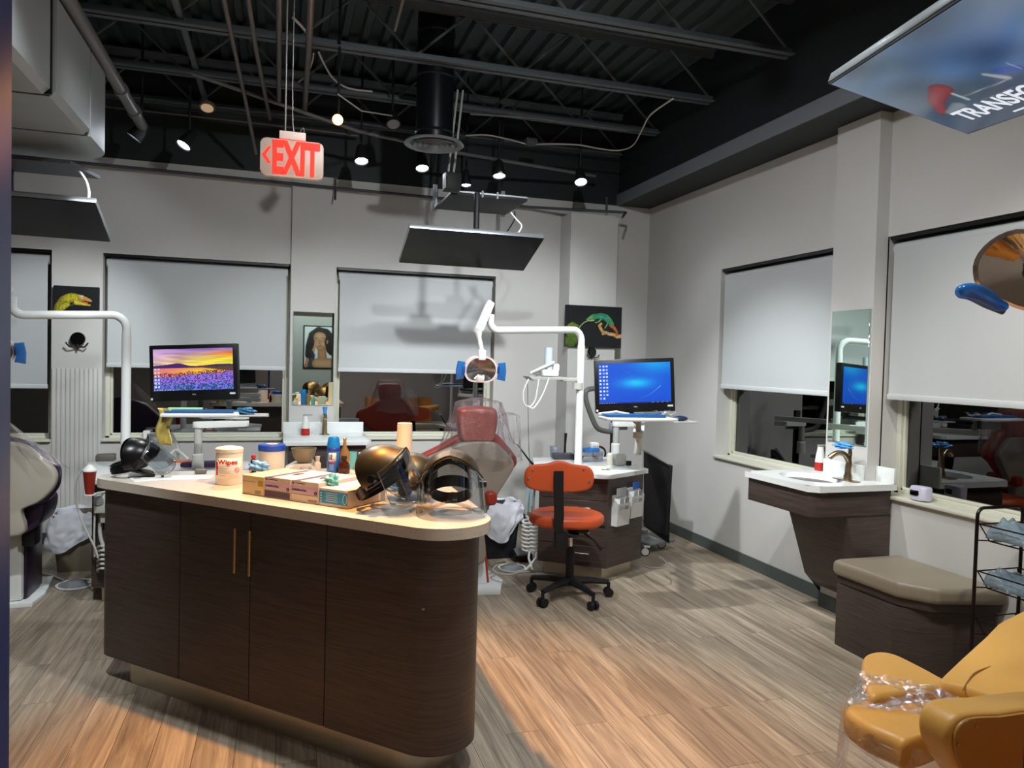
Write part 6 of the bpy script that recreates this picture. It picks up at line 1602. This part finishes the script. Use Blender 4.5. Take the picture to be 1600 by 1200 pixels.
def skirt(u, v):
    e_ = [PZ(1343, 1060, .63), PZ(1330, 1095, .62), PZ(1313, 1115, .60), PZ(1350, 1148, .585), PZ(1405, 1180, .575), PZ(1450, 1178, .575), PZ(1500, 1170, .58)]
    k = u*(len(e_)-1); i = min(int(k), len(e_)-2); p = e_[i].lerp(e_[i+1], k-i)
    out = Vector((-1, -.2, 0)).lerp(Vector((-.2, -1, 0)), u).normalized()
    return p+out*(.012+.035*v+.018*math.sin(14*u+3*v)*v+.008*math.sin(33*u+8*v))+Vector((0, 0, .02-.36*v))
single('plastic_cover', MB().grid(skirt, 60, 24), FILM, 'clear plastic skirt hanging from the end of the mustard chair', 'plastic cover', angle=80)

# chrome lamp at the right edge
hd = PD(1604, 425, 1.86)
t = thing('treatment_lamp', 'large chrome treatment lamp head with a blue grip at the right edge', 'lamp', hd)
n_ = (C0-hd).normalized()+Vector((-.25, 0, -.25)); n_.normalize(); sx0 = Vector((0, 0, 1)).cross(n_).normalized()*-1; uz0 = n_.cross(-sx0).normalized()
roll = R_(28); sx_ = sx0*math.cos(roll)+uz0*math.sin(roll); uz = -sx0*math.sin(roll)+uz0*math.cos(roll)
if uz.z < 0: uz = -uz; 
hexo = [tuple(p) for p in smooth([(.118, .0), (.098, .058), (.05, .094), (-.05, .094), (-.102, .056), (-.122, 0), (-.105, -.055), (-.06, -.088), (.06, -.088), (.105, -.05)], 3)]
m = MB(); r0_ = [m.bm.verts.new(hd+sx_*x+uz*y) for x, y in hexo]; r1_ = [m.bm.verts.new(hd+sx_*x*.9+uz*y*.9+n_*.004) for x, y in hexo]; r2_ = [m.bm.verts.new(hd+sx_*x*.93+uz*y*.93-n_*.06) for x, y in hexo]
K = len(hexo)
for k in range(K):
    k2 = (k+1) % K; m.bm.faces.new((r0_[k], r0_[k2], r1_[k2], r1_[k])); m.bm.faces.new((r0_[k], r2_[k], r2_[k2], r0_[k2]))
m.bm.faces.new(r2_); m.build('head_shell', M('chrome_pink', (226, 206, 196), .12, .9), t)
m = MB(); rows = []
for q0 in np.linspace(0, 1, 8): rows.append([m.bm.verts.new(hd+sx_*x*.9*(1-q0)+uz*y*.9*(1-q0)-n_*(.045*math.sin(q0*math.pi/2))) for x, y in hexo])
for a_, b_ in zip(rows, rows[1:]):
    for k in range(K): m.bm.faces.new((a_[k], a_[(k+1) % K], b_[(k+1) % K], b_[k]))
m.build('reflector', M('reflector_chrome', (200, 188, 176), .05, 1.0, bump=.25, nscale=8), t)
g0, g1 = PD(1497, 455, 1.80), PD(1571, 484, 1.80)
MB().tube(smooth([PD(1495, 458, 1.80), PD(1512, 455, 1.80), PD(1535, 461, 1.80), PD(1555, 474, 1.80), PD(1571, 480, 1.82)], 4, False), .014, 14, rads=[.008, .014, .017, .019, .020, .021, .021, .021, .020, .020, .019, .018, .016, .015, .014, .012, .008]).build('grip_handle', BLUEG, t)
MB().tube([PD(1515, 462, 1.83), PD(1540, 475, 1.84), PD(1568, 486, 1.84)], .010, 10).build('handle_mount', M('grip_dark', (70, 76, 84), .3), t)
MB().tube([hd-n_*.05, hd-n_*.10+Vector((.06, 0, .10)), hd+Vector((.25, 0, .30)), hd+Vector((.8, 0, .32)), (hd.x+1.0, hd.y-.1, .32+hd.z), (hd.x+1.0, hd.y-.1, 0)], .026, 12).build('lamp_arm', WHT, t)

# ------------------------------------------------------------------ wall pictures and hooks
def pic_cham(u, v):
    c = np.zeros((len(u), 3))+np.array([14, 15, 19.])
    G = (60, 150, 96); st = [([(.02, .45), (.12, .55), (.20, .50), (.16, .40)], .05, .05, (96, 120, 36)), ([(.02, .12), (.10, .22), (.18, .20), (.10, .08)], .10, .10, (70, 96, 30)),
      ([(.06, .30), (.16, .30)], .06, .05, (84, 110, 34)), ([(.22, .42), (.27, .52), (.33, .60), (.40, .64)], .020, .016, (150, 160, 110)),
      ([(1.0, .30), (.93, .28), (.86, .33), (.78, .34), (.72, .37), (.67, .34)], .05, .04, (196, 156, 104)), ([(.68, .37), (.63, .45), (.60, .53), (.63, .58)], .045, .035, (190, 146, 84)),
      ([(.80, .56), (.86, .50), (.91, .42), (.93, .33), (.91, .30)], .050, .022, (186, 92, 48)), ([(.75, .62), (.73, .54), (.70, .48)], .018, .018, (110, 170, 90)),
      ([(.62, .68), (.58, .62), (.53, .60)], .022, .018, (110, 165, 90)),
      ([(.44, .70), (.52, .76), (.62, .79), (.72, .76), (.79, .68), (.83, .58)], .058, .050, G), ([(.50, .74), (.60, .76), (.70, .72), (.78, .62)], .070, .055, (46, 138, 92)), ([(.60, .74), (.68, .74), (.76, .70)], .020, .012, (60, 160, 190)),
      ([(.38, .67), (.43, .71), (.47, .75)], .032, .050, (96, 150, 90)), ([(.38, .645), (.44, .64), (.50, .66)], .020, .024, (150, 165, 100))]
    c = paint(c, u, v, 1.40, st); return c*(.8+.4*vnoise(u*1.4, v, 45, 2))[:, None]
def pic_gecko(u, v):
    c = np.zeros((len(u), 3))+np.array([28, 29, 33.])
    st = [([(.08, .0), (.12, .25), (.22, .50), (.38, .62)], .14, .14, (150, 140, 40)), ([(.30, .55), (.45, .60), (.58, .56)], .16, .14, (186, 176, 44)), ([(.18, .20), (.30, .35)], .10, .10, (176, 170, 50)),
          ([(.60, .60), (.72, .56), (.82, .50)], .10, .04, (206, 160, 70)), ([(.50, .42), (.65, .38), (.80, .34)], .09, .03, (206, 196, 70)), ([(.64, .45), (.74, .42)], .04, .03, (220, 90, 60)),
          ([(.60, .64), (.62, .64)], .06, .06, (206, 200, 160)), ([(.35, .50), (.45, .35), (.38, .30)], .015, .015, (110, 96, 20)), ([(.30, .42), (.42, .30)], .012, .012, (90, 80, 20))]
    c = paint(c, u, v, 1.45, st); return c*(.75+.5*vnoise(u*1.4, v, 40, 5))[:, None]
def pic_woman(u, v):
    u = 1-u
    c = np.zeros((len(u), 3))+np.array([232, 238, 242.])
    SK, SK2, HR = (206, 146, 104), (224, 172, 130), (34, 22, 20)
    st = [([(.24, .70), (.17, .50), (.15, .30), (.22, .24)], .11, .09, HR), ([(.28, .78), (.46, .88), (.68, .84), (.84, .68), (.92, .42)], .12, .13, HR), ([(.66, .80), (.80, .62), (.86, .45)], .12, .12, HR),
          ([(.10, .0), (.50, .10), (.98, .02)], .10, .12, SK2), ([(.08, .0), (.10, .20)], .05, .04, SK), ([(.20, .0), (.24, .20)], .08, .06, (70, 70, 84)), ([(.56, .0), (.58, .26), (.56, .46)], .13, .10, SK), ([(.42, .10), (.80, .10)], .13, .14, SK2),
          ([(.48, .73), (.49, .62), (.52, .50)], .150, .105, SK), ([(.46, .77), (.55, .76)], .105, .105, SK2), ([(.40, .60), (.44, .56)], .07, .06, SK2), ([(.58, .60), (.60, .56)], .06, .05, SK2),
          ([(.74, .66), (.73, .60)], .025, .020, SK), ([(.34, .715), (.42, .735)], .009, .007, HR), ([(.54, .735), (.64, .72)], .007, .009, HR),
          ([(.36, .68), (.41, .68)], .013, .012, (250, 245, 240)), ([(.56, .68), (.62, .68)], .013, .012, (250, 245, 240)), ([(.385, .68), (.39, .68)], .012, .012, (24, 16, 16)), ([(.59, .68), (.595, .68)], .012, .012, (24, 16, 16)),
          ([(.48, .66), (.475, .605)], .010, .022, (190, 130, 92)), ([(.44, .535), (.50, .54), (.56, .53)], .014, .011, (172, 84, 80)),
          ([(.26, .36), (.31, .46), (.37, .54)], .042, .028, SK2), ([(.35, .50), (.42, .60)], .014, .012, SK2), ([(.32, .50), (.38, .61)], .014, .012, SK), ([(.30, .50), (.34, .60)], .013, .011, SK2), ([(.22, .38), (.28, .30)], .05, .05, (50, 48, 62))]
    return paint(c, u, v, .74, st)
def wallpic(name, label, x0, x1, z0, z1, y, fn, nx, ny, frame=None, th=.03, flip=False):
    t = thing(name, label, 'picture', ((x0+x1)/2, y, z0))
    s_ = -1 if not flip else 1; e = .0 if frame is None else .022
    MB().box(((x0+x1)/2, y-s_*th/2*1, (z0+z1)/2), (x1-x0, th, z1-z0), bev=.002, seg=1).build('picture_frame' if frame else 'canvas_edge', frame or BLKM, t)
    yy = y+s_*.0012
    if not flip: picture('picture_print', t, (x0+e, yy, z1-e), (x1-e, yy, z1-e), (x0+e, yy, z0+e), nx, ny, fn, rough=.35)
    else: picture('picture_print', t, (x1-e, yy, z1-e), (x0+e, yy, z1-e), (x1-e, yy, z0+e), nx, ny, fn, rough=.5)
    return t
wallpic('wall_picture', 'dark picture of a green chameleon on the corner column', 2.490, 3.055, 1.692, 2.078, 6.395, pic_cham, 170, 116)
wallpic('wall_picture', 'dark picture of a yellow gecko head behind the left lamp arm', -1.717, -1.398, 1.83, 2.05, 6.655, pic_gecko, 120, 84)
def hook(label, c, s=1.0):
    t = thing('wall_hook', label, 'wall hook', c); c = Vector(c)
    MB().lathe([(0, .0), (.050*s, .0), (.052*s, .006), (.05*s, .02), (0, .024)], c+Vector((0, 0, .0)), (0, -1, 0), 28).build('disc', GLOSSBLK, t)
    MB().tube([c+Vector((0, -.01, -.04*s)), c+Vector((0, -.015, -.085*s))], .012*s, 8, rads=[.014*s, .004*s]).build('stem', M('hook_bronze', (60, 50, 46), .4, .6), t)
    for s_ in (-1, 1):
        MB().tube(smooth([c+Vector((0, -.012, -.055*s)), c+Vector((s_*.035*s, -.02, -.062*s)), c+Vector((s_*.055*s, -.035, -.055*s)), c+Vector((s_*.075*s, -.04, -.028*s))], 4, False), .006*s, 8).build('hook_arm', M('hook_bronze', (60, 50, 46), .4, .6), t)
hook('black oval disc hook on the wall below the gecko picture', (-1.545, 6.665, 1.635), 1.05)
hook('black disc hook on the corner column below the chameleon picture', (2.765, 6.418, 1.650), .85)
# portrait on the rear wall, seen in the mirror
wallpic('framed_portrait', 'framed portrait of a dark-haired person touching their face, seen in the narrow mirror', .395, 1.02, 1.30, 2.13, -1.575, pic_woman, 110, 150, frame=GLOSSBLK, th=.025, flip=True)

# ------------------------------------------------------------------ cart and leaning canvas at the right desk
t = thing('monitor_cart', 'wheeled black equipment stand behind the white desk', 'cart', (2.95, 5.5, 0))
def castor(p, par):
    m = MB(); p = Vector(p)
    m.cyl(p+Vector((-.006, -.014, .038)), p+Vector((.006, .014, .038)), .038, seg=20); b_ = m.build('caster', M('caster_grey', (60, 62, 66), .5), par)
    m = MB(); m.cyl(p+Vector((-.008, -.019, .038)), p+Vector((.008, .019, .038)), .029, seg=20); m.build('caster_hub', WHT, b_)
    MB().box(p+Vector((.012, .0, .075)), (.05, .035, .012), bev=.004).build('caster_fork', WHTP, b_)
for p in ((3.085, 5.56, 0), (2.83, 5.36, 0), (2.80, 5.90, 0), (2.55, 5.75, 0)): castor(p, t) if p[0] > 2.7 else None
MB().box((2.96, 5.62, .085), (.30, .42, .025), bev=.008, rot=Matrix.Rotation(.3, 3, 'Z')).build('cart_base', GREYP, t)
pb_ = PY(958, 700, 5.75); MB().box((pb_.x, 5.75, .62), (.05, .04, 1.08), bev=.006).build('cart_post', BLKM, t)
MB().tube(smooth([PY(957, 675, 5.74), PY(935, 670, 5.70), PY(924, 650, 5.70), PY(915, 622, 5.70), PY(918, 609, 5.70), PY(935, 607, 5.74)], 4, False), .022, 12).build('cart_handle', M('handle_grey', (92, 92, 92), .45), t)
MB().box(((pb_.x+2.9)/2, 5.72, .11), (.45, .05, .03), bev=.005).build('cart_foot', GREYP, t)
MB().box(PY(966, 666, 5.74), (.16, .04, .06), bev=.005).build('cart_bracket', M('bracket_bluegrey', (130, 136, 150), .4), t)
def pic_neb(u, v):
    c = np.zeros((len(u), 3))+np.array([14, 12, 16.]); n = vnoise(u, v, 9, 1); n2 = vnoise(u, v, 22, 2)
    for (cx_, cy_, sx_, sy_, col) in ((.35, .72, .2, .16, (210, 110, 50)), (.20, .48, .12, .2, (60, 130, 190)), (.42, .40, .18, .2, (150, 160, 70)), (.40, .16, .2, .12, (60, 130, 70)), (.5, .58, .15, .1, (190, 70, 50))):
        g = (np.exp(-((u-cx_)/sx_)**2-((v-cy_)/sy_)**2)*np.clip(n*1.2+n2*.9-.15, 0, 1))[:, None]; c = c*(1-g)+np.array(col, float)*g
    return c
tl, tr, bl = PY(1008, 706, 5.55), PY(1047, 727, 5.50), PY(1007, 824, 5.38)
t = thing('leaning_canvas', 'black canvas with a colourful nebula leaning behind the white desk', 'canvas', (tl+tr)/2)
tl = Vector((tl.x, 5.80, tl.z)); 
tlv, trv = PY(1006, 705, 5.70), PY(1046, 728, 5.42); blv, brv = PY(1006, 822, 5.64), PY(1040, 836, 5.36)
ux = (trv-tlv).normalized(); dn = (blv-tlv); nn_ = ux.cross(dn).normalized()
if nn_.y < 0: nn_ = -nn_
Wc = (trv-tlv).length; m = MB()
f0 = [tlv, trv, brv, blv]; V1 = [m.bm.verts.new(p) for p in f0]; V2 = [m.bm.verts.new(p+nn_*.04) for p in f0]
m.bm.faces.new(V1); m.bm.faces.new(list(reversed(V2)))
for k in range(4): m.bm.faces.new((V1[k], V1[(k+1) % 4], V2[(k+1) % 4], V2[k]))
m.build('canvas_body', BLKM, t)
picture('canvas_print', t, tlv-nn_*.002, trv-nn_*.002, blv-nn_*.002, 60, 90, pic_neb, rough=.3)
MB().tube([tlv+Vector((-.01, 0, .01)), trv+Vector((0, 0, .01))], .007, 8).build('top_rail', GREYP, t)
hose([(1004, 884, 5.42), (1020, 888, 5.2), (1038, 886, 5.2), (1040, 878, 5.3), (1030, 870, 5.4)], 5.3, .005, HOSED, 'dark power cable lying on the floor behind the desk cabinet')

# wooden cabinet by the doorway wall, mirrored in the window behind the red chair
WOODO = M('orange_wood', (220, 142, 60), .4, noise=.15, nscale=6, stretch=(1, 1, 8))
t = thing('storage_cabinet', 'orange wooden low cabinet, seen only as a reflection in the window behind the red chair', 'cabinet', (1.95, .80, 0))
MB().box((1.95, .80, .43), (1.10, .36, .86), bev=.004).build('cabinet_body', WOODO, t)
for k in (0, 1): MB().box((1.68+.55*k, .985, .45), (.535, .016, .74), bev=.003).build('cabinet_door', WOODO, t)

# ------------------------------------------------------------------ hoses and pedals beside the right work desk
for i, (px0, lab) in enumerate(((822, 'coiled white hose hanging left of the white desk, left coil'), (833, 'coiled white hose hanging left of the white desk, right coil'))):
    pts = [PY(px0, 806, 5.22)]
    for k in range(72):
        a = k*2*math.pi/9; pts.append(PY(px0, 812+k*.68, 5.22)+Vector((.028*math.cos(a), .028*math.sin(a), 0)))
    pts += [PY(px0+4, 872, 5.15), PY(px0+10-22*i, 884, 5.10)]
    pts[-1].z = .02; pts[-2].z = max(pts[-2].z, .03)
    single('coiled_hose', MB().tube(pts, .0085, 7), WHTP, lab, 'hose')
    single('hose', MB().tube(smooth([PY(px0, 806, 5.22), PY(px0+1, 780, 5.24), PY(px0+4, 745, 5.30)], 4, False), .006, 8), HOSE, ('pale hose rising from the left coil by the white desk', 'pale hose rising from the right coil by the white desk')[i], 'hose')
c = PZ(800, 889, 0)
t = thing('foot_control', 'grey disc foot control on the floor left of the task chair', 'foot control', c)
MB().lathe([(0, .034), (.045, .031), (.085, .012), (.09, 0), (0, 0)], c, seg=28).build('control_disc', M('disc_metal', (150, 156, 160), .3, .5), t)
MB().lathe([(.092, 0), (.105, .004), (.105, .014), (.092, .012)], c, seg=28).build('control_ring', WHTP, t)
c = PZ(818, 878, 0)+Vector((0, .06, 0))
t = thing('foot_pedal', 'black foot pedal below the coiled white hoses', 'pedal', c)
MB().box(c+Vector((0, 0, .03)), (.15, .12, .06), bev=.01).build('pedal_base', BLK, t)
MB().box(c+Vector((-.01, -.03, .07)), (.10, .10, .015), bev=.005, rot=Matrix.Rotation(.3, 3, 'X')).build('pedal_plate', GREYP, t)
hose([(776, 884, 5.2), (770, 890, 5.1), (778, 896, 5.05), (795, 898, 5.0), (814, 894, 5.05), (835, 893, 5.08), (848, 890, 5.15)], 5, .008, HOSE, 'pale hose looping on the floor around the grey disc left of the task chair')
hose([(790, 878, 5.3), (775, 880, 5.3), (768, 886, 5.2)], 5, .008, HOSED, 'dark cable curving on the floor behind the grey disc')
tb = PY(830, 760, 5.20)
t = thing('suction_holder', 'hanging holder with pale blue and white suction tubes left of the white desk', 'holder', tb)
MB().box(PY(829, 806, 5.28), (.055, .03, .15), bev=.006).build('holder_plate', M('tan_plate', (176, 150, 104), .5), t)
for k, (x0_, mt_) in enumerate(((825, M('tube_pale_blue', (140, 195, 215), .35)), (829, WHTP), (834, M('tube_pale_blue', (140, 195, 215), .35)))):
    MB().tube([PY(x0_+2, 752, 5.24), PY(x0_, 778, 5.24), PY(x0_-1, 800, 5.24)], .009, 8).build('suction_tube', mt_, t)
